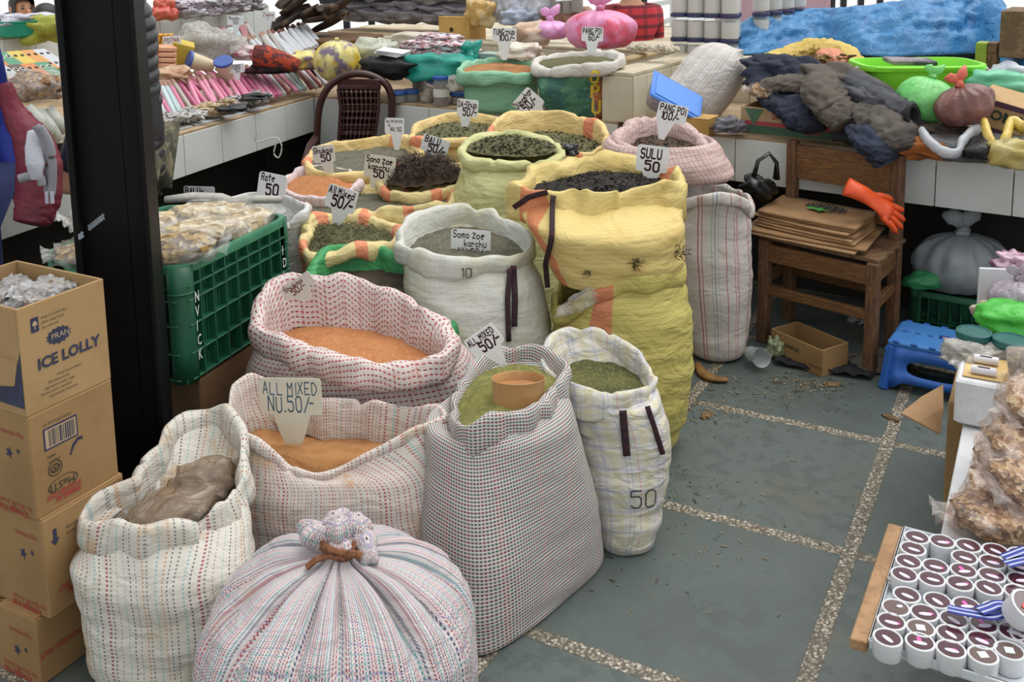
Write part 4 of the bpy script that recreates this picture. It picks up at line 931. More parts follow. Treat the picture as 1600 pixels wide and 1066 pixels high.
fshape(c2, [(.098, .135), (.108, .112), (.122, .102), (.135, .104), (.137, .112), (.124, .11), (.112, .12), (.102, .137)], m_navy); fpr(c2, 'halal', .04, .118, .012, m_blk2); fpr(c2, 'certified', .04, .13, .01, m_blk2)
fpr(c2, 'lot 0418 best before', .036, .038, .009, m_blk2)
fshape(c3, [(.026, .035), (.036, .035), (.036, .06), (.043, .06), (.031, .076), (.019, .06), (.026, .06)], m_navy)
fpr(c3, 'this side up', .06, .05, .011, m_blk2); fpr(c3, 'handle with care', .06, .064, .009, m_blk2); fpr(c3, 'DOUGH FAT', .13, .18, .018, m_red, flip=True, bold=.0006); fpr(c3, 'PREMIUM', .125, .195, .018, m_red, flip=True, bold=.0006)
fpr(c4, 'DOUGH FAT', .12, .09, .02, m_red, flip=True, bold=.0006)
for ct in (c2, c3, c4):
    hh = ct[2]
    fpr(ct, 'Ingredients', .018, .045, .018, m_red, 'L', flip=True); fpr(ct, 'for Biscuit, Snack', .012, hh - .03, .017, m_red, 'L', flip=True); fpr(ct, 'Dough Fat', .03, hh - .014, .024, m_red, 'L', flip=True, bold=.0006)
    st = [(.045 + (.014 if k % 2 else .006) * math.cos(TAU * k / 10), .10 + (.016 if k % 2 else .007) * math.sin(TAU * k / 10)) for k in range(10)]
    fshape(ct, [(a + .03, b) for a, b in st], m_navy, 'L'); fshape(ct, [(a * .5 + .02, b * .5 + .04) for a, b in st], m_navy, 'L')
# packets in the top carton
G_pk = grains('packet bits', ['#8c7a66', '#a5957f', '#75604c', '#b9ab98', '#8f6a4a', '#c5bcae'], 55)
m_pk = film('packet film', '#eeeeee', .52, .12, .8, 40)
def packet(name, label, cat, gm, fm, r=(.04, .03, .016), seed=0, loc=(0, 0, 0), group=None):
    """proto: filled clear packet with crimped ends"""
    root = thing(name, label, cat, loc, group); c = V(loc)
    MB().blob(c + V((0, 0, r[2] * .9)), (r[0] * .88, r[1] * .86, r[2] * .85), None, .28, 5, seed, 18, 10, .75).build('contents', gm, root, sharp=0)
    mb = MB().blob(c + V((0, 0, r[2] * .95)), (r[0], r[1], r[2]), None, .3 if r[0] < .06 else .17, 8, seed + 3, 30, 16, .62 if r[0] < .06 else .75)
    for s_ in (-1, 1):
        rows = []
        for j in range(4):
            rows.append([c + V((s_ * r[0] * (.9 + .13 * j), -r[1] * (.6 + .05 * j) + r[1] * 2 * (.6 + .05 * j) * i / 8, r[2] * .95 + r[2] * .35 * math.sin(i * 2.1 + j + seed) * (j / 3))) for i in range(9)])
        mb.grid(rows)
    mb.build('clear_film', fm, root, sharp=0)
    return root
rd = random.Random(5)
ctr = V((-1.073, 2.1, 0)) + BU * LU / 2 + BV * LV / 2
pk = [packet('snack_packet', 'small clear packet in the open ICE LOLLY carton', 'packet', G_pk, m_pk, (.042, .03, .017), q, group='clear packets heaped in the top carton') for q in range(3)]
first = set()
for k in range(46):
    lay = k // 16
    p = ctr + BU * rd.uniform(-.06, .06) + BV * rd.uniform(-.105, .105) + UZ * (.82 + lay * .022 + rd.uniform(0, .012))
    q = k % 3; rot = (rd.uniform(-.5, .5), rd.uniform(-.5, .5), rd.uniform(0, 6))
    if q not in first: first.add(q); o = pk[q]; o.location = p; o.rotation_euler = rot
    else: o = copy_tree(pk[q], p, rot, rd.uniform(.85, 1.15))
    o['label'] = ('small clear packet low in the open ICE LOLLY carton', 'small clear packet in the middle of the ICE LOLLY carton heap', 'small clear packet on top of the ICE LOLLY carton heap')[min(lay, 2)]

# ---------------------------------------------------------------- green crate
m_crate = mat('green crate plastic', '#1f5a41', .4, '#1a4d38', 5, .4, .7, bump=.05, bs=30)
m_craterim = mat('green crate rim', '#3a7d5c', .45, '#2f6f51', 8, bump=.05)
m_cdirt = mat('crate ledge dust', '#5b6b4a', .7, '#3d5f43', 20)
m_wlet = mat('white stencil', '#c9d2cc', .7)
def crate(label, c, u, v, lu, lv, h, z0, cols=7, dip=.05, letters='', dark=False):
    c = V((c[0], c[1], z0)); M = Matrix((u, v, UZ)).transposed(); o = c + u * lu / 2 + v * lv / 2
    root = thing('plastic_crate', label, 'crate', o); t = .006
    mc, mr = (m_crate, m_craterim)
    MB().box(o + UZ * .006, (lu - .02, lv - .02, .01), M).build('crate_floor', mc, root, smooth=False)
    for d, e, ld, le in ((v, u, lv, lu), (u, v, lu, lv)):
        for s_ in (-1, 1):
            nr = d * s_; base = o + nr * (ld / 2 - .022)
            wh = h - (.07 if d is u else .012)
            Mx = Matrix((e, nr, UZ)).transposed()
            w0 = MB()
            # inner skin with rows of slots
            nb = cols if d is v else max(3, cols // 2 + 1)
            cw = (le - .16) / nb
            w0.box(base + UZ * (h * .5), (.17 if 0 else le - .02, t, .012), Mx)
            w0.box(base + UZ * (wh - .035), (le - .03, t, .07), Mx); w0.box(base + UZ * .03, (le - .03, t, .05), Mx)
            for sd in (-1, 1): w0.box(base + e * sd * (le / 2 - .05) + UZ * (wh / 2), (.075, t, wh - .01), Mx)
            for i in range(nb):
                for j in range(4):
                    x = -le / 2 + .08 + cw * (i + (j + .5) / 4); w0.box(base + e * x + UZ * (wh / 2), (cw * .13, t, wh - .05), Mx)
            w0.build('crate_wall', mc, root, smooth=False)
            face = base + nr * .012
            for i in range(nb + 1):
                x = -le / 2 + .08 + cw * i
                MB().box(face + e * x + UZ * (wh / 2), (.005, .026, wh - .01), Mx, .0015).build('rib', mc, root, smooth=False)
            for q, zz in enumerate((.012, .085, .165, .235, .275)):
                if zz < wh - .03: MB().box(face + UZ * zz * h / .33, (le - .05, .026, .005), Mx, .0015).build('rib', mc, root, smooth=False)
    for su in (-1, 1):
        for sv in (-1, 1):
            P = []
            for k in range(7):
                a = k * math.pi / 12; P.append(o + u * su * (lu / 2 - .05 + .05 * math.sin(a)) + v * sv * (lv / 2 - .05 + .05 * math.cos(a)))
            rows = [[p + UZ * z for p in P] for z in (0, .25 * h, h * .8, h)]
            MB().grid(rows).build('corner_panel', mc, root, sharp=0, solid=.006)
            MB().grid([[p + (o - p).normalized() * -.002 + UZ * z for p in P] for z in (h * .76, h * .78)]).build('rib', mc, root, sharp=0, solid=.008)
    # rim: raised at the corners, dipping in the short ends
    def rimz(x, y_):
        if abs(abs(x) - lu / 2) < .03:
            k = abs(y_) / (lv / 2); return -dip * (1 - min(1, max(0, (k - .45) / .3)) ** 2 * (3 - 2 * min(1, max(0, (k - .45) / .3)))) + 0
        return 0
    P = []
    for k in range(160):
        a = TAU * k / 160; n_ = 9
        cx, cy = math.cos(a), math.sin(a); kk = (abs(cx / (lu / 2 + .004)) ** n_ + abs(cy / (lv / 2 + .004)) ** n_) ** (-1 / n_)
        x, y_ = kk * cx, kk * cy; P.append(o + u * x + v * y_ + UZ * (h + rimz(x, y_)))
    rows = []
    for p in P:
        i_ = (o - p); i_.z = 0; i_.normalize()
        rows.append([p - UZ * .02, p + UZ * .0, p + i_ * .004 + UZ * .006, p + i_ * .02 + UZ * .006, p + i_ * .024, p + i_ * .022 - UZ * .02])
    MB().grid(rows + [rows[0]]).build('rim', mr, root, sharp=40)
    return root, o
CU, CV = V((.34, .94, 0)), V((-.94, .34, 0))
cr1, co1 = crate('green plastic crate loaded with clear bags of grain beside the post', (-.906, 2.69), CU, CV, .58, .5, .345, .463, 7)
for k, ch in enumerate('NVICK'):
    printed('stencil', ch, V((-.906, 2.69, .463)) + CU * .045 - CV * .0 + UZ * (.235 - k * .043) - CV * -.0 + V((.0035, -.001, 0)) * 1.2, CU, UZ, .045, m_wlet, cr1, .0006, sx=.6)
for k, ch in enumerate('IDIA'):
    printed('stencil', ch, V((-.906, 2.69, .463)) + CU * .50 + UZ * (.235 - k * .043) + V((.006, -.002, 0)), CU, UZ, .045, m_wlet, cr1, .0006, sx=.7)
# what the crate stands on
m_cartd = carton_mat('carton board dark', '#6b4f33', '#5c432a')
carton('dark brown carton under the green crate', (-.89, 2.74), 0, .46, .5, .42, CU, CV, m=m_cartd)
# bags of grain in the crate
G_gr = grains('puffed grain', ['#d6c9ad', '#e0d8c4', '#c4b190', '#a8926c', '#e2d6bc', '#c6b084', '#8a7554'], 48)
G_gr2 = grains('brown grain', ['#8c7147', '#a4884f', '#6f5636', '#c0a56e', '#94793f', '#5a452c'], 60)
m_gf = film('grain bag film', '#f6f5f2', .8, .1, .45, 10)
def grainbag(label, c, r, rz, tilt=(0, 0), gm=G_gr, seed=0, group=None, name='grain_bag', fm=None):
    o = packet(name, label, 'bag', gm, fm or m_gf, r, seed, (0, 0, 0), group)
    o.location = c; o.rotation_euler = (tilt[0], tilt[1], rz); return o
CO = V((-.906, 2.69, .80)); ins = lambda a, b, z=0: tuple(CO + CU * a + CV * b + UZ * z)
grainbag('clear bag of brown grain overhanging the near corner of the crate', ins(.09, .1, .0), (.13, .10, .04), .15, (.12, -.05), G_gr2, 1)
grainbag('clear bag of pale grain across the middle of the crate', ins(.27, .14, .0), (.15, .10, .035), 1.1, (.05, .05), G_gr, 2)
grainbag('clear bag of pale grain at the right edge of the crate', ins(.42, .09, -.01), (.14, .07, .035), 1.2, (.05, 0), G_gr, 3)
grainbag('clear bag of grain at the back of the crate near the post', ins(.25, .33, .0), (.12, .085, .035), .6, (.1, .05), G_gr, 4)
grainbag('clear bag of grain at the back right of the crate', ins(.49, .24, -.01), (.14, .08, .035), .2, (.05, 0), G_gr, 5)
grainbag('clear bag of grain left of the post, lying low in the crate', ins(.08, .38, -.03), (.11, .08, .035), .5, (.1, .1), G_gr2, 6)
grainbag('clear bag of grain left of the post, upper one', ins(.16, .42, .03), (.10, .07, .045), .9, (.3, .2), G_gr, 7)
m_roll = mat('grey paper', '#b2b0a8', .7, '#98968e', 10, bump=.4, bs=40)
MB().tube([(-1.223, 3.516, 0.8), (-1.128, 3.523, 0.806), (-1.02, 3.507, 0.803), (-0.951, 3.477, 0.791)], [.02, .028, .03, .022], 10, .6).build('folded_sack', m_roll, sharp=0, label='rolled grey white sack lying behind the crate', cat='sack')
MB().tube([(-0.985, 3.544, 0.774), (-0.905, 3.553, 0.785), (-0.809, 3.539, 0.787)], [.02, .022, .018], 10, .7).build('folded_sack', m_roll, sharp=0, label='pale rolled cloth left of the flat white sack', cat='sack')

# ---------------------------------------------------------------- wooden chair with flattened cartons
def wood(name, a, b, st=(1, 1, 1), sc=14):
    return mat(name, a, .7, b, sc, .38, .66, bump=.25, bs=40, stretch=st, col3=b, ns3=45)
m_wood = wood('old brown wood', '#7a583c', '#573b26', (6, 6, 1))
m_wood2 = wood('old brown wood rails', '#80592f', '#5c3c22', (1, 1, 8))
m_wood3 = wood('worn seat wood', '#86684a', '#644a32')
W_, D_ = V((.703, -.711, 0)), V((.711, .703, 0)); D_ = V((.64, .768, 0)); 
FL = V((1.09, 4.05, 0)); CHW, CHD, SZ = .47, .30, .45
MX = Matrix((W_, V((.711, .703, 0)), UZ)).transposed()
D_ = V((.59, .807, 0))
ch = thing('wooden_chair', 'old dark wooden chair stacked with flattened cartons', 'chair', FL + W_ * CHW / 2 + D_ * CHD / 2)
for a, b, h in ((0, 0, SZ), (CHW, 0, SZ), (0, CHD, .82), (CHW, CHD, .82)):
    p = FL + W_ * a + D_ * b
    MB().box(p + UZ * h / 2, (.045, .042, h), MX, .004).build('leg', m_wood, ch, smooth=False)
for a0, b0, a1, b1 in ((0, 0, CHW, 0), (0, CHD, CHW, CHD), (0, 0, 0, CHD), (CHW, 0, CHW, CHD)):
    p, q = FL + W_ * a0 + D_ * b0, FL + W_ * a1 + D_ * b1
    MB().bar(p + UZ * (SZ - .055), q + UZ * (SZ - .055), .022, .075).build('apron_rail', m_wood2, ch, smooth=False)
    zz = .235 if b0 == b1 else .27
    MB().bar(p + UZ * zz, q + UZ * zz, .024, .04).build('stretcher', m_wood2, ch, smooth=False)
for k in range(4):
    b = .035 + k * .088
    MB().box(FL + W_ * CHW / 2 + D_ * (b + .002) + UZ * (SZ + .008), (CHW + .05, .084, .018), MX, .003).build('seat_board', m_wood3, ch, smooth=False)
pb0, pb1 = FL + D_ * CHD, FL + W_ * CHW + D_ * CHD
MB().bar(pb0 + UZ * .73, pb1 + UZ * .73, .022, .15).build('back_rail', m_wood2, ch, smooth=False)
MB().bar(pb0 + UZ * .54, pb1 + UZ * .54, .022, .045).build('back_rail', m_wood2, ch, smooth=False)
m_kraft = mat('kraft cardboard', '#b08c66', .8, '#a07d58', 6, bump=.06, bs=25)
m_kraft2 = mat('kraft cardboard darker', '#9b7853', .85, '#8a6a47', 8, bump=.1, bs=40)  # darker board for every third sheet
SC = V((1.30, 4.06, 0)); rd = random.Random(9); sheets = []
def flat_sheet(label, c, a, w, d, t, m, bow=0, seed=0, group=None):
    ca, sa = math.cos(a), math.sin(a); X = W_ * ca + D_ * sa; Y = D_ * ca - W_ * sa; rows = []; bot = []
    for j in range(9):
        rows.append([c + X * (w * (i / 14 - .5)) + Y * (d * (j / 8 - .5)) + UZ * (bow * ((i / 7 - 1) ** 2 * .5 + .5 * nz((i * .3, j * .3, seed), 1)) + t / 2) for i in range(15)])
    mb = MB().grid(rows)
    o = mb.build('flattened_carton', m, None, sharp=0, solid=t, label=label, cat='cardboard', group=group); return o, X, Y
zc_ = SZ + .024
lab = ['lowest flattened carton on the chair seat, sticking out left', 'second flattened carton from the seat', 'third flattened carton from the seat', 'fourth flattened carton from the seat', 'fifth flattened carton from the seat', 'third flattened carton from the top of the chair stack', 'second flattened carton from the top of the chair stack', 'top flattened carton printed with dark bars and a green leaf']
for k in range(8):
    t = .008; w, d = (.5, .36) if k < 2 else (.43, .30)
    c = SC + W_ * rd.uniform(-.012, .012) + D_ * rd.uniform(-.012, .012) + UZ * (zc_ + k * .0118)
    if k == 0: c -= W_ * .02 + D_ * .02
    o, X, Y = flat_sheet(lab[k], c, rd.uniform(-.06, .06) + (.08 if k < 2 else -.02), w, d, t, m_kraft if k % 3 != 1 else m_kraft2, .006 if k else .002, k)
tp = c + UZ * .011
mb = MB()
for k in range(11):
    x = -.06 + k * .0165; hh = .028 + .075 * math.sin(math.pi * (k + .8) / 12); w_ = (.005, .009, .006, .010)[k % 4]
    mb.box(tp + X * x + Y * .05 + UZ * .0062, (w_, hh, .003), Matrix((X, Y, UZ)).transposed())
mb.build('printed_bars', mat('bar print', '#2b3a3a', .7), o, smooth=False)
lf = [(-.0, .0), (.012, .012), (.03, .008), (.04, .02), (.05, .006), (.075, .002), (.05, -.006), (.045, -.02), (.03, -.008), (.012, -.012)]
mb = MB(); mb.add([tp + X * (a * 1.5 - .05) + Y * (b * 1.5 + .0) + UZ * .0082 for a, b in lf], [tuple(range(10))]); mb.build('printed_leaf', mat('leaf print', '#3a9a3c', .7), o, smooth=False)
flat_sheet('torn cardboard strip over the front edge of the seat', FL + W_ * .19 + D_ * .02 + UZ * (SZ + .03), .06, .36, .09, .01, m_kraft, .008, 20)
# orange rubber glove
m_glove = mat('orange rubber', '#e0521c', .4, '#d2481a', 10, bump=.2, bs=25)
G0, G1 = V((1.353, 3.86, 0.717)), V((1.508, 3.84, 0.62))
gx = (G1 - G0).normalized(); gs = (V((gx.y, -gx.x, 0)).normalized() * .55 - UZ * .8); gs = (gs - gx * gs.dot(gx)).normalized(); 
gl = thing('rubber_glove', 'orange rubber glove draped over the chair corner', 'glove', G0)
rows = []
for j in range(15):
    t = j / 14; w = .044 - .010 * math.sin(t * 3.1) + .004 * (t > .8); h = .018 + .006 * math.sin(t * 7)
    c = G0 + (G1 - G0) * t * 1.1 + UZ * (.012 * math.sin(t * 3.1)); nn = gs.cross(gx)
    rows.append([c + gs * w * math.cos(a) * (1 + .1 * nz((t * 3, a, 1), 2)) + nn * h * math.sin(a) * (1 + .2 * nz((t * 4, a, 2), 2)) for a in [TAU * i / 20 for i in range(20)]])
mb = MB().grid(rows, True, True, True)
mb.build('glove_palm', m_glove, gl, sharp=0)
tip = G0 + (G1 - G0) * 1.08
for k, (s_, L_, dz) in enumerate(((-.033, .07, .0), (-.012, .085, -.004), (.010, .085, -.008), (.032, .07, -.008))):
    p0 = tip + gs * s_ - gx * .02
    MB().tube([p0, p0 + gx * L_ * .5 + UZ * (dz * .5) + gs * s_ * .15, p0 + gx * L_ * .85 + UZ * (dz * 1.6) + gs * s_ * .3, p0 + gx * L_ + UZ * (dz * 2.2) + gs * s_ * .35], [.013, .0135, .012, .006], 10).build('finger', m_glove, gl, sharp=0)
p0 = G0 + (G1 - G0) * .62 - gs * .03
MB().tube([p0, p0 - gs * .02 + gx * .03, p0 - gs * .03 + gx * .065, p0 - gs * .03 + gx * .08], [.014, .0135, .012, .006], 10).build('thumb', m_glove, gl, sharp=0)
# black bag hanging beside the chair back
crumple('plastic_bag', 'black plastic bag hanging beside the wooden chair back', 'bag', (1.097, 4.2, 0.637), (.075, .06, .05), m_blk, .28, 4, 11, rotm(0, .5, .3), None)
bb = V((1.12, 4.2, 0.721)); MB().tube([bb + V((-.045, 0, -.03)), bb + V((-.03, 0, .03)), bb + V((.02, .01, .06)), bb + V((.05, 0, .02)), bb + V((.05, 0, -.05))], [.02, .014, .016, .018, .03], 10, .5).build('bag_handle', m_blk, C.objects['plastic_bag.001'] if 'plastic_bag.001' in C.objects else None, sharp=0)
# under the chair
bx = V((1.221, 3.687, 0.0)); bl = V((1.086, 3.919, 0.0))
u2 = (bl - bx); lw = u2.length; u2.normalize(); v2 = V((-u2.y, u2.x, 0)); v2 = v2 if v2.y > 0 else -v2
ob = carton('low open brown carton on the floor under the chair', bx, 0, .11, lw, .15, u2, v2, openh=True, m=m_cart)
printed('printing', 'HANDLE', bx + u2 * .2 + UZ * .06 - v2 * .001, -u2, UZ, .022, m_blk2, ob[0], .0004); printed('printing', 'fresh goods', bx + u2 * .06 + UZ * .03 - v2 * .001, -u2, UZ, .014, m_blk2, ob[0])
m_cup = mat('cup film', '#cfd6d8', .12, alpha=.35)
cp = V((0.982, 3.84, 0.0)); Mc = rotm(R(78), 0, R(12))
MB().lathe([(.0, 0), (.026, 0), (.027, .004), (.031, .05), (.036, .1), (.039, .104), (.037, .1), (.029, .01)], cp + UZ * .04, 28, Mc, capa=False, capb=False).build('plastic_cup', m_cup, label='clear plastic cup lying on the floor by the tall lined sack', cat='cup')
crumple('plastic_bag', 'small pale green plastic scrap by the chair leg', 'bag', (1.09, 3.87, 0.04), (.03, .025, .05), film('pale green film', '#b9c29a', .35), .4, 6, 14)
m_black = mat('black cloth', '#15171a', .85, '#1d2024', 10, bump=.5, bs=30)
rows = []
for j in range(9):
    rows.append([V((1.094, 3.842, 0.0)) + (V((1.422, 3.679, 0.0)) - V((1.094, 3.842, 0.0))) * (i / 24) + D_ * (.13 * (j / 8 - .4) * (1 - .5 * (i / 24 - .4) ** 2)) + UZ * (.012 + .022 * abs(nz((i * .25, j * .35, 3), 1)) * 1.5) for i in range(25)])
MB().grid(rows).build('black_cloth', m_black, None, sharp=0, solid=.006, label='black cloth lying crumpled on the floor under the chair', cat='cloth')
crumple('plastic_bag', 'pale plastic lump on the floor behind the chair leg', 'bag', (1.479, 3.783, 0.0), (.12, .09, .03), mat('dusty sack', '#5d5850', .8, '#4c4740', 8, bump=.4), .3, 5, 17)
crumple('plastic_bag', 'small white wrapper under the chair', 'bag', (1.563, 4.25, -0.037), (.05, .04, .045), mat('grey wrapper', '#8f8f96', .5, bump=.6), .4, 6, 18)

# ---------------------------------------------------------------- blue step stool
m_blue = mat('blue plastic', '#2a62b8', .42, '#255aac', 4, bump=.08, bs=60)
m_blue2 = mat('blue plastic top', '#3f7fc4', .5, '#3a78bd', 4, bump=.35, bs=160)
S0 = V((1.437, 3.599, 0.0)); SH = .175; SW_, SD = .34, .24
st = thing('step_stool', 'blue folding step stool near the open carton', 'stool', S0)
su, sv = V((.83, -.555, 0)), V((.555, .83, 0)); MS = Matrix((su, sv, UZ)).transposed(); so_ = S0 + su * (SW_ / 2 + .0) + sv * (SD / 2)
for k in (-1, 1):
    MB().box(so_ + sv * k * SD * .25 + UZ * SH, (SW_, SD / 2 - .006, .028), MS, .01).build('top_board', m_blue2, st)
MB().box(so_ + UZ * (SH - .004), (SW_ * .98, .02, .016), MS, .003).build('hinge_bar', m_blue, st, smooth=False)
MB().box(so_ + su * .05 + sv * .012 + UZ * (SH + .0135), (.12, .018, .004), MS, .001).build('handle_slot', mat('blue slot', '#17398a', .6), st, smooth=False)
for k in range(3): MB().box(so_ - su * (.13 - k * .045) + sv * .0 + UZ * (SH + .0135), (.02, .012, .003), MS, .001).build('hinge_tab', m_blue, st, smooth=False)
for sd in (-1, 1):
    for k in range(5): MB().box(so_ - su * (.14 - k * .065) + sv * sd * (SD / 2 - .002) + UZ * (SH + .012), (.024, .012, .006), MS, .002).build('hinge_tab', m_blue, st, smooth=False)
    # long side panel with an oval opening: legs + upper and lower rails
    f = lambda a, h: so_ + su * a + sv * sd * (SD / 2 - .012 + .03 * (1 - h / SH)) + UZ * h
    hw = SW_ / 2 - .015; ox, oz, ow, oh = 0, SH * .53, hw * .62, SH * .16
    rows = []
    N_ = 48
    inner = [(ox + ow * math.copysign(abs(math.cos(a)) ** .6, math.cos(a)), oz + oh * math.copysign(abs(math.sin(a)) ** .7, math.sin(a))) for a in [TAU * i / N_ for i in range(N_)]]
    outer = []
    for i in range(N_):
        a = TAU * i / N_; c_, s2 = math.cos(a), math.sin(a); k_ = min((hw + .02) / max(1e-5, abs(c_)), SH * .46 / max(1e-5, abs(s2)))
        x, zz = c_ * k_, oz - SH * .01 + s2 * k_
        zz = min(zz, SH - .006); outer.append((x * (1 - .06 * zz / SH), zz))
    outer = [(x, max(zz, .035 if abs(x) < hw * .8 else 0.0)) for x, zz in outer]
    MB().grid([[f(*p) for p in outer], [f(*p) for p in inner]], True).build('side_panel', m_blue, st, sharp=40, solid=.012)
    for q in (-1, 1): MB().bar(f(q * (hw + .018), 0), f(q * (hw - .002), SH - .01), .03, .03).build('leg', m_blue, st, smooth=False)
for q in (-1, 1):
    MB().box(so_ + su * q * (SW_ / 2 - .014) + UZ * (SH * .55), (.012, SD * .9, SH * .75), MS, .003).build('end_panel', m_blue, st, smooth=False)
    for k in range(5): MB().box(so_ + su * q * (SW_ / 2 + .002) - sv * (SD / 2 - .006) + UZ * (.03 + k * .03), (.012, .012, .012), MS, .002).build('hinge_tab', m_blue, st, smooth=False)

# ---------------------------------------------------------------- dark crate and tied bag beneath the counter
cu2, cv2 = V((.83, -.555, 0)), V((.555, .83, 0))
crate('dark green crate in the shade under the right counter holding a tied grey bag', (1.753, 4.173), cu2, cv2, .42, .34, .17, 0, 6, .0)
m_greybag = film('grey translucent bag', '#b9bcc0', .12, .3, .5, 10)
def tiedbag(label, c, r, m, neck=.05, ears=True, seed=0, name='tied_bag', pleat=13, tuft=None, mknot=None, tilt=None):
    c = V(c); root = thing(name, label, 'bag', c - UZ * r[2]); rows = []; M = tilt or Matrix.Identity(3)
    for j in range(31):
        t = j / 30; ph = -math.pi / 2 + math.pi * t * .94; row = []
        for i in range(72):
            th = TAU * i / 72; rr = math.cos(ph) ** .85 if math.cos(ph) > 0 else 0
            pl = 1 + (.02 + .12 * max(0, t - .5)) * math.sin(th * pleat + 3 * nz((math.cos(th), math.sin(th), seed), 1.5)) + .12 * nz((math.cos(th) * 1.3, math.sin(th) * 1.3, t * 2 + seed), 1.4) + .05 * nz((math.cos(th) * 4, math.sin(th) * 4, t * 5), 1.3, seed)
            zz = r[2] * math.sin(ph); zz = max(zz, -r[2] * .8)
            row.append(c + M @ V((r[0] * rr * pl * math.cos(th), r[1] * rr * pl * math.sin(th), zz)))
        rows.append(row)
    MB().grid(rows, True, True, True).build('bag_body', m, root, sharp=0)
    top = c + M @ V((0, 0, r[2] * .98))
    mk = mknot or m
    MB().blob(top + M @ V((0, 0, neck * .25)), (neck * .42, neck * .4, neck * .36), None, .4, 6, seed + 1, 18, 12).build('knot', mk, root, sharp=0)
    if ears:
        for q, (dx, dz) in enumerate(((-1, .9), (.9, 1.0))):
            e0 = top + M @ V((0, 0, neck * .4)); e1 = e0 + M @ V((dx * neck * .7, .1 * neck, dz * neck * .8)); e2 = e0 + M @ V((dx * neck * 1.2, .2 * neck, dz * neck * (1.5 if q else .9)))
            MB().tube([e0, (e0 + e1) / 2 + M @ V((0, 0, neck * .2)), e1, e2], [neck * .2, neck * .5, neck * .55, neck * .15], 14, .45, (0, 1, 0)).build('bag_ear', mk, root, sharp=0)
    return root
tiedbag('big grey translucent bag tied shut under the right counter', (1.929, 4.08, 0.318), (.2, .16, .13), mat('dull grey plastic', '#8d9398', .45, '#7c8687', 6, bump=.5, bs=14), .07, seed=3)
crumple('plastic_sheet', 'green plastic sheet on the dark crate', 'plastic', (1.743, 4.0, 0.27), (.085, .05, .04), mat('green sheet', '#2f7f4e', .5, bump=.4), .16, 4, 22)

# ---------------------------------------------------------------- open carton and board carrying the grain bags
RU, RV = V((.4854, .8743, 0)), V((.8743, -.4854, 0))
rb = V((1.273, 2.713, 0.0)); rh = .40
cb = carton('tall brown carton on the floor under the white board', rb + RU * -.08, 0, rh, .5, .42, RU, RV, m=m_cart)
fp = [V((1.094, 2.62, 0.379)), V((1.193, 2.72, 0.378)), V((1.29, 2.8, 0.376)), V((1.248, 2.7, 0.352)), V((1.196, 2.6, 0.326)), V((1.135, 2.6, 0.361))]
fl2 = MB(); fl2.prism(fp, (0, 0, .005)); fl2.build('open_flap', m_kraft, cb[0], smooth=False, label='open carton flap')
printed('printing', 'for Bis', rb - RU * .0 + UZ * .25 - RV * .0015, RU, UZ, .022, m_red, cb[0])
m_board = mat('white board', '#d5d7da', .5, '#c6c9cc', 6, bump=.05)
m_foam = mat('white foam', '#d9dadb', .85, '#cfcfd0', 30, bump=.25, bs=120)
TZ = .42
Bo = V((1.179, 2.462, 0.42)); 
brd = MB(); brd.box(Bo - RU * .22 + RV * .3 + UZ * .0 - UZ * .006, (.78, .58, .02), Matrix((RU, RV, UZ)).transposed(), .003)
brd.build('display_board', m_board, smooth=False, label='white board across the cartons under the bags of grain', cat='board')
# support for board and tray
carton('brown carton holding up the white board near the tins', V((1.14, 1.72, 0)) , 0, .39, .4, .42, RU, RV, m=m_cart)
fb = V((1.166, 2.464, 0.43))
fbx = thing('foam_box', 'white foam box with a tan card of two small rolls on it', 'box', fb)
MB().box(fb + RU * .1 + RV * .14 + UZ * .062, (.2, .28, .12), Matrix((RU, RV, UZ)).transposed(), .006).build('foam_body', m_foam, fbx, smooth=False)
m_tcard = mat('tan printed card', '#c9a56a', .5, '#d6bd86', 12)
cd_ = fb + RU * .1 + RV * .1 + UZ * .126
MB().box(cd_, (.15, .17, .003), Matrix((RU, RV, UZ)).transposed(), .001).build('display_card', m_tcard, smooth=False, label='tan display card on the foam box', cat='card')
for k in range(2):
    c = V(((1.283, 2.543, 0.57), (1.245, 2.476, 0.57))[k]); c.z = cd_.z + .013; o = thing('small_roll', ('small white roll at the back of the tan card', 'small white roll at the front of the tan card')[k], 'roll', c - UZ * .011)
    MB().lathe([(.0, -.03), (.0105, -.03), (.0115, -.028), (.0115, .028), (.0105, .03), (0, .03)], c, 18, Matrix((UZ, RU, RV)).transposed(), capa=False, capb=False).build('wrapper', mat('roll wrapper', '#d9d6da', .4), o)
    MB().box(c + UZ * .0095 - RU * .004, (.004, .03, .006), Matrix((RU, RV, UZ)).transposed(), .001).build('dark_label', mat('roll label', '#574a58', .6), o, smooth=False)
# bags of brown flakes
G_fl = grains('brown flakes', ['#a58562', '#8a6a46', '#c2a985', '#75563a', '#b8976c', '#d3c0a2', '#6a4c33'], 110)
G_fl2 = grains('pale brown flakes', ['#c0a587', '#a98a68', '#d5c4ab', '#8f6f50', '#cbb392'], 100)
m_rf = film('flake bag film', '#f3ece8', .84, .08, .6, 12)
grainbag('clear bag of brown flakes at the front of the white board', (1.049, 1.978, 0.43), (.105, .07, .035), -.25, (.0, 0), G_fl, 31, fm=m_rf)
grainbag('clear bag of pale flakes leaning long behind the front one', (1.068, 2.081, 0.43), (.12, .05, .035), 1.0, (.1, -.05), G_fl2, 32, fm=m_rf)
grainbag('clear bag of brown flakes stacked second from the front', (1.129, 2.034, 0.48), (.11, .09, .04), .5, (.35, .1), G_fl, 33, fm=m_rf)
grainbag('clear bag of brown flakes in the middle of the pile', (1.145, 2.176, 0.46), (.10, .06, .04), .9, (.1, .1), G_fl, 34, fm=m_rf)
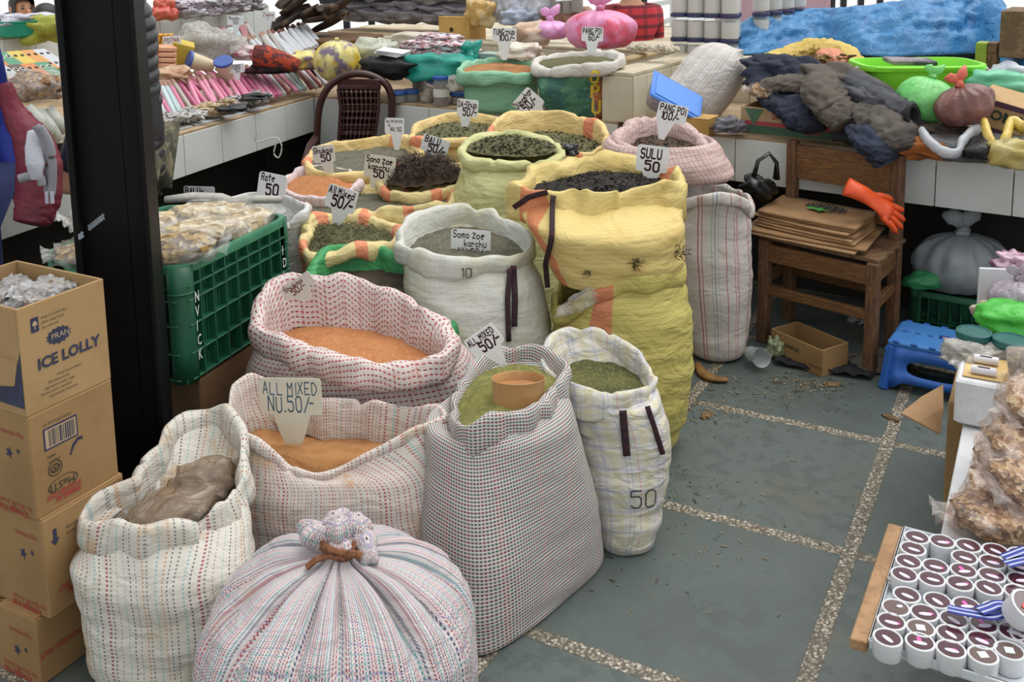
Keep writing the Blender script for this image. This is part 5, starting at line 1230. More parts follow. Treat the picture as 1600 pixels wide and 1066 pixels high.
grainbag('clear bag of pale flakes leaning on the foam box', (1.188, 2.189, 0.5), (.10, .08, .04), .4, (.45, 0), G_fl2, 35, fm=m_rf)
grainbag('topmost clear bag of pale flakes at the right edge', (1.242, 2.243, 0.56), (.10, .085, .045), .7, (.5, -.1), G_fl2, 36, fm=m_rf)
# jars, card and bags behind
m_teal = mat('dark teal lid', '#1f5c5a', .35, bump=.03)
m_jar = mat('jar plastic', '#dfe4e2', .12, alpha=.25)
def jar(label, c, r, h, lid, cont, name='jar', rot=None, paper=None, lh=.018):
    c = V(c); M = rot or Matrix.Identity(3); o = thing(name, label, 'jar', c)
    MB().lathe([(r * .86, .002), (r * .9, .004), (r * .9, h * .8), (r * .85, h * .8)], c, 26, M).build('contents', cont, o)
    MB().lathe([(r * .9, 0), (r, .006), (r, h * .85), (r * .9, h * .95), (r * .9, h)], c, 26, M, capb=False).build('jar_wall', m_jar, o)
    if paper: MB().lathe([(r * 1.01, h * .35), (r * 1.01, h * .65)], c, 26, M, capa=False, capb=False).build('paper_label', paper, o)
    MB().lathe([(r * 1.02, h - lh * .1), (r * 1.05, h), (r * 1.05, h + lh * .85), (r * .98, h + lh), (r * .9, h + lh), (r * .86, h + lh * .85), (0, h + lh * .85)], c, 26, M, capb=False).build('lid', lid, o)
    return o
m_jc = grains('jar filling', ['#8a6a4a', '#a4835c', '#6d5038'], 120)
jar('left teal lidded jar behind the foam box', (1.306, 2.664, 0.5), .045, .085, m_teal, m_jc)
jar('right teal lidded jar behind the foam box', (1.38, 2.606, 0.5), .045, .085, m_teal, m_jc)
crumple('plastic_sheet', 'clear crinkled wrap between the stool and foam box', 'plastic', (1.284, 2.619, 0.55), (.075, .06, .035), m_film2, .4, 6, 41)
jar('clear jar with a pale blue rim lying on its side', (1.299, 2.462, 0.6), .04, .09, mat('pale blue lid', '#7ea3bd', .4), m_jc, rot=rotm(R(80), 0, R(60)))
crt = V((1.504, 2.95, 0.514)); MB().box(crt + UZ * .085, (.1, .012, .17), Matrix((V((.98, -.18, 0)), V((.18, .98, 0)), UZ)).transposed(), .002).build('white_card', m_board, smooth=False, label='white card standing behind the purple bag', cat='card')
tiedbag('clear bag of dark purple fruit tied at the right edge', (1.521, 2.85, 0.621), (.085, .07, .06), film('purple film', '#cfc3cf', .45, .15, .6, 20), .03, seed=44)
crumple('fruit_bag', 'pink and white bag with purple berries at the right edge', 'bag', (1.59, 3.0, 0.681), (.06, .05, .032), mat('pink plastic', '#c9a9b8', .35, '#8a5a74', 14, .45, .55, bump=.6), .4, 6, 45)
crumple('plastic_bag', 'bright green plastic bag over the right edge jars', 'bag', (1.462, 2.75, 0.597), (.10, .08, .05), mat('bright green plastic', '#46b63c', .35, '#3aa335', 8, bump=.7, bs=30), .2, 4, 46)
crumple('plastic_bag', 'small pinkish packet beside the white card', 'bag', (1.428, 2.85, 0.579), (.035, .03, .03), mat('pink packet', '#bfa7ab', .4, '#c8b86a', 20, bump=.6), .4, 6, 47)

# ---------------------------------------------------------------- tray of small round tins
tr0 = V((0.854, 2.004, 0.42)); trf = V((0.651, 1.653, 0.42))
tl_ = (trf - tr0).length
ty = (trf - tr0).normalized(); tx = V((-ty.y, ty.x, 0)); tx = tx if tx.x > 0 else -tx
MT = Matrix((tx, -ty, UZ)).transposed()
m_tray = mat('white tray', '#cfd4d8', .35, '#c3c9cf', 8, bump=.04)
m_batten = wood('light brown batten', '#ab8660', '#93704e')
tb_ = MB(); tb_.box((tr0 + trf) / 2 - tx * .018 + UZ * -.004, (.03, tl_ + .012, .022), MT, .002); 
tb_.build('wooden_batten', m_batten, smooth=False, label='brown wooden batten along the left side of the tin trays', cat='board')
for k, (a, b, lb) in enumerate(((0, .5, 'back white tray of small maroon topped tins'), (.53, 1.0, 'front white tray of small maroon topped tins'))):
    c = tr0 + ty * tl_ * (a + b) / 2 + tx * .24; t_ = thing('tin_tray', lb, 'tray', c)
    MB().box(c - UZ * .006, (.48, tl_ * (b - a), .006), MT, .002).build('tray_base', m_tray, t_, smooth=False)
    for s_ in (-1, 1):
        MB().box(c + ty * s_ * (tl_ * (b - a) / 2) + UZ * .004, (.48, .006, .018), MT, .002).build('tray_edge', m_tray, t_, smooth=False)
        MB().box(c + tx * s_ * .239 + UZ * .004, (.006, tl_ * (b - a), .018), MT, .002).build('tray_edge', m_tray, t_, smooth=False)
m_tin = mat('white tin plastic', '#d2d3d6', .3, '#c6c8cb', 10)
m_win = mat('maroon window', '#43242a', .12, '#57303a', 14, spec=.8)
m_win2 = mat('dull brown window', '#5c4742', .2, '#6b5650', 14, spec=.8)
m_glint = mat('painted glint', '#d9cfe0', .3); m_pinkspot = mat('pink powder spot', '#d858a8', .35); m_lab3 = mat('white square paper', '#d3dad8', .5)  # pale ovals paint the skylight reflection, pink stands for powder, squares are paper
TR, TH = .0252, .036
def tin(label, group):
    o = thing('cosmetic_tin', label, 'tin', (0, 0, 0), group)
    MB().lathe([(TR * .95, 0), (TR, .003), (TR, TH * .62), (TR * 1.03, TH * .64), (TR * 1.03, TH * .97), (TR * .99, TH), (TR * .88, TH), (TR * .86, TH * .965)], (0, 0, 0), 28, capb=False).build('tin_body', m_tin, o, origin=(0, 0, 0))
    return o
def tin_top(o, m): MB().lathe([(0, TH * .968), (TR * .45, TH * .975), (TR * .87, TH * .966)], (0, 0, 0), 28, capa=False, capb=False).build('window', m, o, origin=(0, 0, 0))
def top_spot(o, m, rx, ry, a, dx=0, dy=0, sq=False, z=.0012):  # flat shape on the tin top
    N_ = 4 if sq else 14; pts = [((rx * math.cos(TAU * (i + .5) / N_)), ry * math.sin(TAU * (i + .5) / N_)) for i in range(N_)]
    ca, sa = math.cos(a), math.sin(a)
    MB().prism([(dx + x * ca - y_ * sa, dy + x * sa + y_ * ca, TH * .975) for x, y_ in pts], (0, 0, z)).build('top_spot', m, o, smooth=False, origin=(0, 0, 0))
protos = []
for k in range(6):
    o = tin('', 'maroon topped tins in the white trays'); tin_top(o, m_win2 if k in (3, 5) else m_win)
    if k == 3: top_spot(o, m_lab3, .011, .011, .3, sq=True)
    elif k == 5: top_spot(o, m_glint, .006, .004, .5, .006, .006)
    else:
        top_spot(o, m_glint, .012, .0045, (-.2, .3, .1, 0, .5)[k], .002, -.004)
        if k in (1, 2, 4): top_spot(o, m_pinkspot, .007, .004, (0, .4, .3, 0, -.9)[k], (0, .009, .004, 0, -.004)[k], (0, .0, -.001, 0, .004)[k], z=.0009)
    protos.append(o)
TA = [(0.85, 1.929, 0.46), (0.896, 1.913, 0.46), (0.943, 1.897, 0.46), (0.99, 1.88, 0.46), (1.035, 1.865, 0.46), (0.826, 1.89, 0.46), (0.917, 1.858, 0.46), (0.966, 1.842, 0.46), (1.014, 1.825, 0.46), (0.8, 1.848, 0.46), (0.847, 1.831, 0.46), (0.896, 1.816, 0.46), (0.944, 1.8, 0.46), (0.993, 1.785, 0.46), (0.775, 1.807, 0.46), (0.823, 1.792, 0.46), (0.871, 1.776, 0.46), (0.92, 1.762, 0.46), (0.969, 1.748, 0.46)]
TB = [(0.755, 1.745, 0.46), (0.806, 1.727, 0.46), (0.854, 1.712, 0.46), (0.903, 1.698, 0.46), (0.948, 1.686, 0.46), (0.72, 1.709, 0.46), (0.767, 1.693, 0.46), (0.813, 1.674, 0.46), (0.861, 1.659, 0.46), (0.903, 1.639, 0.46), (0.697, 1.671, 0.46), (0.743, 1.652, 0.46), (0.791, 1.636, 0.46), (0.838, 1.618, 0.46), (0.873, 1.59, 0.46), (0.674, 1.628, 0.46), (0.727, 1.616, 0.46), (0.773, 1.596, 0.46), (0.822, 1.58, 0.46), (0.92, 1.628, 0.46)]
WHR = ['first', 'second', 'third', 'fourth', 'fifth']
kinds = [0, 1, 0, 0, 2, 0, 0, 2, 1, 0, 1, 4, 2, 1, 0, 0, 1, 0, 0, 0, 0, 4, 1, 0, 5, 1, 0, 4, 0, 1, 3, 0, 2, 3, 0, 4, 2, 3, 1]
used_ = set(); i_ = 0
DES = {0: 'painted oval glint', 1: 'pink tipped painted glint', 2: 'pink powder spot', 3: 'white square', 4: 'slanted painted glint', 5: 'bare top'}
def rowof(t, idx, rows_):
    for r_, (s_, e_) in enumerate(rows_):
        if s_ <= idx < e_: return r_, idx - s_
for tn, T_, rows_ in (('back', TA, ((0, 5), (5, 9), (9, 14), (14, 19))), ('front', TB, ((0, 5), (5, 10), (10, 15), (15, 20)))):
    for q, p in enumerate(T_):
        k = kinds[i_]; i_ += 1; r_, cc = rowof(tn, q, rows_)
        lb = '%s tin, %s from left in %s row of the %s tray' % (DES[k], WHR[cc], ('rearmost', 'second', 'third', 'foremost')[r_], tn)
        loc = (p[0], p[1], .4185)
        if k not in used_: used_.add(k); o = protos[k]; o.location = loc; o['label'] = lb; o.rotation_euler = (0, 0, -.5)
        else: o = copy_tree(protos[k], loc, (0, 0, rd.uniform(-.9, -.2)), label=lb)
o = tin('tin with a red centre tipped up on the blue ribbon', None); tin_top(o, m_win); top_spot(o, mat('red filling', '#c23a34', .3), .014, .005, .5)
o.location = (0.915, 1.65, 0.475); o.rotation_euler = (.45, .25, 0); o.scale = (1.15,) * 3
m_rib = mat('blue ribbon', '#2b3a92', .6); m_ribw = mat('ribbon white stripe', '#b9bfdd', .6)
def ribbon(label, pts, w=.012):
    P = [V(p) for p in pts]; rows = []
    Q = []
    for i in range(len(P) - 1):
        for k in range(6):
            g = lambda q: P[max(0, min(len(P) - 1, q))]
            Q.append(V(tuple(cr(g(i - 1)[a], g(i)[a], g(i + 1)[a], g(i + 2)[a], k / 6) for a in range(3))))
    Q.append(P[-1])
    root = thing('ribbon', label, 'ribbon', P[0])
    for nm, o0, o1, mm, lf in (('ribbon_band', -1, 1, m_rib, 0), ('ribbon_stripe', -.6, -.3, m_ribw, .0007), ('ribbon_stripe', .3, .6, m_ribw, .0007)):
        rows = []
        for i, p in enumerate(Q):
            d = (Q[min(i + 1, len(Q) - 1)] - Q[max(0, i - 1)]).normalized(); s_ = d.cross(UZ).normalized() * w
            rows.append([p + s_ * o0 + UZ * lf, p + s_ * o1 + UZ * lf])
        MB().grid(rows).build(nm, mm, root, sharp=0, solid=.0012)
ribbon('blue and white ribbon lying over the front tins', [(0.803, 1.679, 0.472), (0.822, 1.671, 0.472), (0.853, 1.661, 0.472), (0.876, 1.657, 0.472), (0.909, 1.669, 0.472)])
ribbon('upper fold of the blue and white ribbon at the front tray', [(0.853, 1.662, 0.478), (0.874, 1.67, 0.478), (0.896, 1.679, 0.478), (0.917, 1.674, 0.478)])
ribbon('blue and white ribbon at the back right of the tins', [(0.977, 1.822, 0.475), (1.004, 1.834, 0.475), (1.038, 1.85, 0.475)])
ribbon('second blue and white ribbon loop at the back right of the tins', [(0.972, 1.802, 0.475), (0.999, 1.811, 0.475), (1.025, 1.817, 0.475)])

# ---------------------------------------------------------------- goods on the back counter
def sackon(label, rimp, base, m, cuff, seed, fill=None, cuffm=None, rings=None, **k):
    return sack('sack', label, rimp, m, rings, cuff=cuff, base=base, seed=seed, fill=fill, cuffm=cuffm, hidden=True, **k)
W_mint = weave('mint sacking', '#8fc4a2', stain='#7fb594', slo=.5, shi=.8, wrinkle=.4)
W_rice = weave('printed rice bag', '#4f7f62', [(0, '#4f7f62', 0), (.79, '#e8e0d6', 1), (.80, '#c4703f', 1), (.84, '#e0d8c8', 1), (.85, '#c4452f', 1), (.99, '#4f7f62', 0)], 1.32, 0, stain='#2f5a58', slo=.42, shi=.62, sscale=12, stain2='#8fb39a', wrinkle=.4)
W_ricerim = weave('white bag lining', '#d0ccc4', stain='#b8b0a4', slo=.5, shi=.8, wrinkle=.4)
sackon('mint green sack with a small tub on the back counter', Loop([(-0.228, 5.3, 1.03), (-0.197, 5.42, 1.057), (-0.052, 5.55, 1.06), (0.125, 5.5, 1.049), (0.182, 5.32, 1.035), (0.134, 5.18, 1.023), (-0.016, 5.14, 1.034), (-0.166, 5.18, 1.031)]), .8, W_mint, (.07, .015, .05), 71,
       rings=[(0.8, 0.002, 5.35, 0.179, 0.125, 0.0, 2.3), (0.83, -0.006, 5.35, 0.201, 0.151, 0.0, 2.3), (0.95, -0.011, 5.35, 0.207, 0.155, 0.0, 2.3)], fill=('grain', 'brown grain in the mint green sack', F_tan, .02, .02, (0, 0), 'grain'))
jarc = V((-0.002, 5.32, 1.041))
sackon('printed green and red bag with a rolled white rim', Loop([(0.172, 5.2, 1.07), (0.206, 5.3, 1.092), (0.364, 5.36, 1.11), (0.542, 5.25, 1.126), (0.602, 5.05, 1.12), (0.54, 4.93, 1.109), (0.386, 4.98, 1.086), (0.23, 5.08, 1.057)]), .8, W_rice, (.055, .022, .04), 73,
       rings=[(0.8, 0.417, 5.1, 0.165, 0.083, 0.0, 2.3), (0.83, 0.407, 5.1, 0.188, 0.104, 0.0, 2.3), (0.95, 0.388, 5.1, 0.214, 0.118, 0.0, 2.3)], cuffm=W_ricerim, fill=('dried_leaves', 'dark leaf bits in the printed bag', F_leaf, .02, .01, (0, 0), 'dried leaves'))
SK = {o['label']: o for o in C.objects if o.get('category') == 'sack'}
m_yel = mat('yellow print', '#e0c83c', .6); m_dkp = mat('dark outline print', '#4a2a22', .6)
for ch_, px in (('O', (0.442, 4.9, 1.025)), ('P', (0.448, 4.9, 0.945)), ('U', (0.454, 4.9, 0.865))):
    mark('printed green', ch_, px[0] - .0, px[2] - .03, .062, m_yel, -.05, .2, 2)
# jars with blue lids
m_blid = mat('blue jar lid', '#2f5aa8', .4); m_sp1 = grains('red brown spice', ['#6a3a2c', '#7d4736', '#5a3026'], 120); m_sp2 = grains('pale brown spice', ['#a08c74', '#8a7660', '#b5a288'], 110); m_sp3 = grains('dark spice', ['#3c3832', '#4e4840', '#2e2b27'], 110)
m_plab = mat('paper label', '#d8d6d0', .6)
jar('brown spice jar stacked upright with a white label, tallest by the mint sack', (-0.342, 5.515, 0.8), .045, .15, m_blid, m_sp1, paper=m_plab)
jar('blue lidded jar in front of the mint sack corner', (-0.251, 5.572, 0.8), .046, .05, m_blid, m_sp2)
jar('blue lidded jar behind the lying bottle', (-0.507, 6.064, 0.8), .048, .085, m_blid, m_sp3)
jar('low blue lidded jar left of the lying bottle', (-0.525, 5.693, 0.8), .05, .05, m_blid, m_sp3)
jar('blue lidded jar half hidden behind the plastic chair back', (-0.599, 5.655, 0.8), .05, .05, m_blid, m_sp3)
jar('clear spice bottle leaning among the blue lidded jars', (-0.437, 5.637, 0.8), .04, .11, m_blid, m_sp2, rot=rotm(R(-5), R(22), 0))
crumple('plastic_bag', 'crumpled clear bag between the jars and mint sack', 'bag', (-0.246, 5.35, 0.937), (.05, .04, .055), m_film2, .4, 6, 51)
def pillow(name, label, cat, c, r, m, seed=0, rz=0, amp=.25, f=5, e=.7, group=None, tilt=(0, 0)):
    return MB().blob(c, r, rotm(tilt[0], tilt[1], rz), amp, f, seed, 28, 16, e).build(name, m, None, sharp=0, label=label, cat=cat, group=group)
pillow('shopping_bag', 'black cloth bag under loose papers', 'bag', (-0.639, 5.75, 0.995), (.17, .11, .06), mat('black bag cloth', '#17181b', .7, bump=.6, bs=20), 1, -.5)
m_paper = mat('white paper', '#dcdbe0', .6)
for k in range(4): MB().box(V((-0.637, 5.75, 1.07)) + V((.004 * k, 0, .006 * k)), (.17, .12, .003), rotm(.06, .1, -.55 + k * .08)).build('paper_sheet', m_paper, None, smooth=False, label=('lowest loose paper on the black bag', 'second loose paper on the black bag', 'third loose paper on the black bag', 'top loose paper on the black bag')[k], cat='paper')
m_teal2 = mat('teal plastic', '#1f8f80', .35, '#2aa08f', 8, bump=.6, bs=18)
pillow('plastic_bag', 'teal plastic bag lying behind the jars', 'bag', (-0.352, 5.65, 0.999), (.2, .1, .075), m_teal2, 3, -.45, .3)
pillow('plastic_bag', 'teal plastic tail folded up beside the grey box', 'bag', (-0.182, 5.75, 1.069), (.05, .05, .06), m_teal2, 4, -.2, .4)
def stripes_mat(name, cols, sc=30):
    m, t, b, o = newmat(name); g = NG(t); co = g.coord('Object')
    rc, _ = g.ramp(g.math('FRACT', g.math('MULTIPLY', g.noise(g.scale(co, 1, 1, 4), sc * .25, 2), 5)), [(i / len(cols), S(h)) for i, h in enumerate(cols)], 'CONSTANT')
    t.links.new(rc, b.inputs['Base Color']); b.inputs['Roughness'].default_value = .3
    t.links.new(g.bump(g.noise(co, 25, 4), .5, .02), b.inputs['Normal']); MC[name] = m; return m
m_pk1 = stripes_mat('printed packets red', ['#c9c4cc', '#a8404c', '#dcd6da', '#3a3844', '#c98a90', '#e2dcdc'])
m_pk2 = stripes_mat('printed packets purple', ['#b9b2bc', '#7a6478', '#d8d2d8', '#5a4a58', '#c8bcc8'])
m_sil = stripes_mat('silver packets', ['#aaa6ae', '#8a868e', '#c8c6cc', '#6a666c', '#d8d8dc', '#77737a'])
rd = random.Random(3)
for k in range(7):
    a, b = k % 2, k // 2
    pillow('printed_packet', 'red and white printed packet, %s of the pile behind the teal bag' % ('lowest left', 'lowest right', 'second left', 'second right', 'third left', 'third right', 'topmost')[k], 'packet', V((-0.457, 5.95, 1.029)) + V((a * .17 - (.0 if k < 6 else -.08), -a * .1, b * .036)), (.15, .09, .03), m_pk1, k, -.5 + rd.uniform(-.1, .1), .2)
pillow('plastic_bag', 'milky clear bag behind the black bag', 'bag', (-0.749, 6.0, 1.051), (.14, .1, .08), film('milky film', '#d9dccb', .25, .2, .6, 12), 5, -.4, .3)
pillow('cloth_sack', 'pale folded sack on the back ledge', 'sack', (-0.538, 6.5, 1.076), (.24, .09, .05), mat('pale cloth', '#c8bfae', .8, '#b5ab98', 6, bump=.4), 6, -.55, .2)
m_ybag = mat('yellow printed bag', '#d9cf86', .35, '#d6b73c', 7, .45, .6, bump=.45, bs=12, col3='#7a6a7e', ns3=11)
tiedbag('round yellow printed bag by the corner of the counters', (-0.965, 5.85, 1.019), (.135, .13, .125), m_ybag, .03, False, 61)
pillow('plastic_bag', 'small yellow bag beside the round printed bag', 'bag', (-1.174, 6.0, 1.012), (.12, .1, .05), m_ybag, 8, 0, .3)
m_gbox = mat('grey green carton', '#9fb0aa', .7, '#93a59e', 5)
def box_(name, label, c, d, rz, m, cat='box', lid=True):
    o = thing(name, label, cat, c); M = rotm(0, 0, rz)
    MB().box(V(c) + UZ * d[2] / 2, d, M, .004).build('box_body', m, o, smooth=False)
    if lid: MB().box(V(c) + UZ * (d[2] + .002), (d[0] * 1.01, d[1] * 1.01, .006), M, .002).build('box_lid', m, o, smooth=False)
    return o
AB = -.57
box_('carton', 'grey green carton behind the mint sack', (-0.045, 5.75, 0.8), (.17, .12, .26), AB, m_gbox)
crumple('paper_bundle', 'newspaper wrapped bundle behind the mint sack', 'bundle', (0.098, 5.55, 1.087), (.13, .09, .05), mat('newsprint', '#d3cec0', .7, '#b9a59a', 12, .5, .6, bump=.5), .25, 5, 53)
bxx = box_('carton', 'small carton with a brown patterned end behind the printed bag', (0.267, 5.35, 0.98), (.17, .15, .075), AB, mat('cream carton', '#cfc6b4', .7))
cbx = V((0.267, 5.35, 0.98)); MB().box(cbx + rotm(0, 0, AB) @ V((-.02, -.077, .035)), (.12, .003, .06), rotm(0, 0, AB)).build('brown_panel', mat('brown pattern', '#6f5c54', .6, '#94857c', 40), bxx, smooth=False)
m_pinkf = mat('pink plastic bag', '#d98bb4', .3, '#d4566e', 7, .45, .62, bump=.7, bs=18)
m_pinkf2 = mat('light pink plastic bag', '#e3a6d4', .3, '#d993c8', 8, bump=.7, bs=18)
tiedbag('pink plastic bag stuffed with red goods beside the sign PANG POI 60', (0.548, 5.55, 1.2), (.2, .16, .115), m_pinkf, .06, True, 63)
tiedbag('light pink plastic bag left of the stuffed one', (0.288, 5.9, 1.174), (.11, .1, .06), m_pinkf2, .05, True, 64)
pillow('plastic_bag', 'beige clear bag left of the light pink bag', 'bag', (0.167, 5.9, 1.161), (.12, .09, .065), mat('beige goods', '#c9a78e', .4, '#d8cabb', 9, bump=.5), 9, .3, .3)
crumple('cloth_bundle', 'dark blue and white cloth bundle on the back ledge', 'cloth', (0.118, 6.5, 1.199), (.12, .09, .07), mat('blue white cloth', '#a4adbb', .7, '#6d7486', 8, bump=.5), .3, 5, 66)
crumple('plastic_bag', 'red wrapped lump on the back ledge', 'bag', (0.078, 6.6, 1.204), (.05, .05, .05), mat('red wrap', '#b5574a', .5, bump=.4), .3, 5, 67)
for k in range(5): crumple('dried_chunk', ('first', 'second', 'third', 'fourth', 'fifth')[k] + ' whitish chunk from the left beside the pink bag', 'food', V((0.714, 5.35, 1.119)) + V((.045 * k, -.03 * k + (k % 2) * .03, .0)), (.035, .03, .025), mat('whitish chunk', '#c6bda9', .8, '#b0a58f', 20, bump=.4), .3, 6, 70 + k)
MB().tube([(0.614, 5.2, 1.073), (0.741, 5.35, 1.077), (0.894, 5.55, 1.08)], [.028, .03, .022], 12, .55).build('folded_sack', mat('tan sack cloth', '#b39c78', .8, '#a08a66', 8, bump=.4), sharp=0, label='tan folded sack lying along the tiled divider', cat='sack')
for k in range(3): MB().tube([V((0.259, 6.6, 1.189)) + V((.0, .0, .02)) + V((.12 * k, -.07 * k, 0)) + V((.02 * j, -.012 * j, .03 * math.sin(j))) for j in range(8)], .05, 10).build('rolled_mat', mat('brown mat', '#a97f6c', .8, '#93695a', 12, bump=.4), sharp=0, label=('left', 'middle', 'right')[k] + ' brown roll on the back ledge behind the pink bags', cat='mat')

# far shelf: silver grey bags
fbase = V((-0.733, 7.35, 1.063))
m_gb = mat('grey foil bag', '#77737a', .28, '#8d8a90', 9, .4, .6, bump=.8, bs=16)
def gb(label): return pillow('foil_bag', label, 'bag', (0, 0, 0), (.17, .12, .05), m_gb, 5, 0, .25)
row = ['bottom', 'second', 'third', 'top']; pos = ['far left', 'left', 'middle', 'right', 'far right']
first = None
for r_ in range(4):
    for k in range(5 - (r_ > 2)):
        lb = 'grey foil bag, %s row, %s of the pile on the far shelf' % (row[r_], pos[k])
        p = fbase + V((-.36 + .2 * k + (.06 if r_ % 2 else 0), .22 - .13 * k, .05 + r_ * .075)) + V((0, rd.uniform(-.02, .02), 0))
        if first is None: first = gb(lb); first.location = p
        else: copy_tree(first, p, (rd.uniform(-.15, .15), rd.uniform(-.1, .1), -.55 + rd.uniform(-.3, .3)), (rd.uniform(.8, 1.1), 1, rd.uniform(.85, 1.15)), label=lb)
MB().box(fbase + V((.02, -.02, -.015)), (1.15, .4, .025), rotm(0, 0, AB), .004).build('shelf_board', mat('shelf board', '#c3ab88', .7, '#ab9470', 8), None, smooth=False, label='pale board under the grey foil bags', cat='board')
m_ocart = mat('ochre carton', '#c79f5c', .75, '#b68e4e', 6)
ocb = box_('carton', 'ochre carton with a round hand hole right of the foil bags', (-0.271, 6.9, 1.02), (.26, .2, .17), AB, m_ocart)
MB().lathe([(0, 0), (.016, 0)], V((-0.271, 6.9, 1.02)) + rotm(0, 0, AB) @ V((-.02, -.103, .09)), 18, rotm(R(90), 0, 0) @ Matrix.Identity(3) if 0 else (rotm(0, 0, AB) @ rotm(R(90), 0, 0)), capa=False, capb=False).build('hand_hole', mat('hole dark', '#3a2c1c', .9), ocb)
pillow('plastic_bag', 'amber clear bag right of the ochre carton', 'bag', (-0.135, 6.75, 1.227), (.1, .09, .09), mat('amber film goods', '#c09a52', .35, '#d8c9a0', 8, bump=.6), 12, 0, .3)
for k, p in enumerate([(0.021, 6.8, 1.255), (0.136, 6.7, 1.286), (0.248, 6.6, 1.273), (-0.06, 7.2, 1.276), (-0.391, 7.4, 1.289)]):
    pillow('plastic_bag', ('white bag above the ochre carton end', 'white and grey bag in the middle of the far shelf', 'white bag with brown streaks on the far shelf', 'pale bag high on the far shelf', 'pink bag at the top edge of the far shelf')[k], 'bag', p, (.12, .1, .08), mat('pink top bag', '#d990c4', .4, bump=.5) if k == 4 else mat('white bag goods', '#ccd0d8', .4, '#9aa0ae', 7, bump=.6), 20 + k, .2 * k, .3)
for k, p in enumerate([(0.368, 6.5, 1.269), (0.431, 6.45, 1.275), (0.485, 6.4, 1.286)]): jar(('left', 'middle', 'right')[k] + ' dark topped jar on the far shelf', V(p) - V((0, 0, .04)), .04, .1, mat('dark lid', '#5a4a44', .5), mat('brown jar goods', '#7c685c', .6))
# dark curled bark pieces
m_bark = mat('dark curled bark', '#3a2c22', .65, '#241b15', 9, .4, .65, bump=.5, bs=30, col3='#6a5440', ns3=16)
bc = V((-1.249, 7.0, 1.103))
for k in range(15):
    a = rd.uniform(-.5, 1.2); L_ = rd.uniform(.16, .34); el = rd.uniform(-.1, .7); rr = rd.uniform(.05, .09)
    c = bc + V((rd.uniform(-.24, .22), rd.uniform(-.12, .16), .03 + .022 * k)); dx = V((math.cos(a) * math.cos(el), math.sin(a) * math.cos(el), math.sin(el))); sx = V((-math.sin(a), math.cos(a), 0)); uz = dx.cross(sx)
    rows = []
    for j in range(9):
        t = j / 8 - .5; w = rr * (1 - 1.6 * abs(t) ** 2.2); rows.append([c + dx * L_ * t + sx * w * math.sin(b) + uz * (w * (1 - math.cos(b)) * .8 + .04 * t * t) for b in [(-1.5 + 3.0 * i / 8) for i in range(9)]])
    MB().grid(rows).build('bark_piece', m_bark, None, sharp=0, solid=.008, label='curled dark brown bark piece in the pile behind the incense', cat='bark', group='curled bark pieces')
MB().box(V((-1.25, 7.0, 1.067)) - UZ * .1, (.7, .5, .2), rotm(0, 0, AB), .01).build('carton', m_cartd, None, smooth=False, label='dark brown carton under the bark pieces', cat='box')

# ---------------------------------------------------------------- incense on the left counter
m_inc = {h: mat('incense paper ' + h, h, .35, None, bump=.25, bs=60) for h in ('#c76f8e', '#d58aa4', '#b65a80', '#a9bdc0', '#b9c8ca', '#a59f97', '#c2c4c8', '#9c5a5c')}
m_tip = mat('incense tips', '#7d5048', .8, '#5e3a36', 60)
m_tips = mat('incense tips pale', '#a88474', .8, '#8a6a5c', 60)
def stick_row(names, A0, A1, B0, B1, n, cols, tipm, r=.0125, group=None, lab='', seed=0):
    """a row of paper rolls: lower ends from A0 to A1, upper ends from B0 to B1"""
    rd = random.Random(seed); A0, A1, B0, B1 = V(A0), V(A1), V(B0), V(B1); protos = {}
    for i in range(n):
        t = i / max(1, n - 1); a = A0 + (A1 - A0) * t + V((rd.uniform(-.01, .01), rd.uniform(-.01, .01), rd.uniform(0, .006))); b = B0 + (B1 - B0) * t + V((rd.uniform(-.02, .02), rd.uniform(-.02, .02), rd.uniform(0, .012)))
        h = cols[rd.randrange(len(cols))] if not callable(cols) else cols(i); d = b - a; L_ = d.length; q = d.to_track_quat('Z', 'Y').to_euler()
        cn = {'#c76f8e': 'pink', '#d58aa4': 'light pink', '#b65a80': 'deep pink', '#a9bdc0': 'pale blue', '#b9c8ca': 'icy blue', '#a59f97': 'grey', '#c2c4c8': 'silver', '#9c5a5c': 'maroon'}[h]
        lb = '%s paper roll of incense %s' % (cn, lab)
        if h not in protos:
            o = thing(names, lb, 'incense', (0, 0, 0), group)
            MB().lathe([(r * .8, 0), (r, .004), (r * 1.02, .1), (r * .96, .2), (r, .246), (r * .85, .25)], (0, 0, 0), 10).build('paper_sleeve', m_inc[h], o, origin=(0, 0, 0))
            MB().lathe([(r * .8, .25), (r * .85, .29), (r * .5, .3), (0, .3)], (0, 0, 0), 8, capa=False, capb=False).build('stick_ends', tipm, o, origin=(0, 0, 0))
            protos[h] = o
        else: o = copy_tree(protos[h], label=lb)
        o.location = a; o.rotation_euler = q; o.scale = (1, 1, L_ / .3)
pinks = ['#c76f8e', '#d58aa4', '#b65a80', '#c76f8e', '#d58aa4']
stick_row('incense_roll', (-1.684, 4.956, 0.84), (-1.618, 5.138, 0.84), (-1.824, 5.15, 0.997), (-1.76, 5.3, 0.991), 7, lambda i: ('#b9c8ca', '#c76f8e', '#b9c8ca', '#a9bdc0', '#a9bdc0', '#c76f8e', '#a59f97')[i], m_tips, .0145, 'incense rolls in the front row', 'in the front row near the padded jacket', 1)
stick_row('incense_roll', (-1.615, 5.217, 0.84), (-1.275, 5.711, 0.84), (-1.748, 5.35, 0.995), (-1.456, 6.0, 0.947), 17, pinks, m_tips, .0145, 'incense rolls in the front row', 'in the middle of the front row', 2)
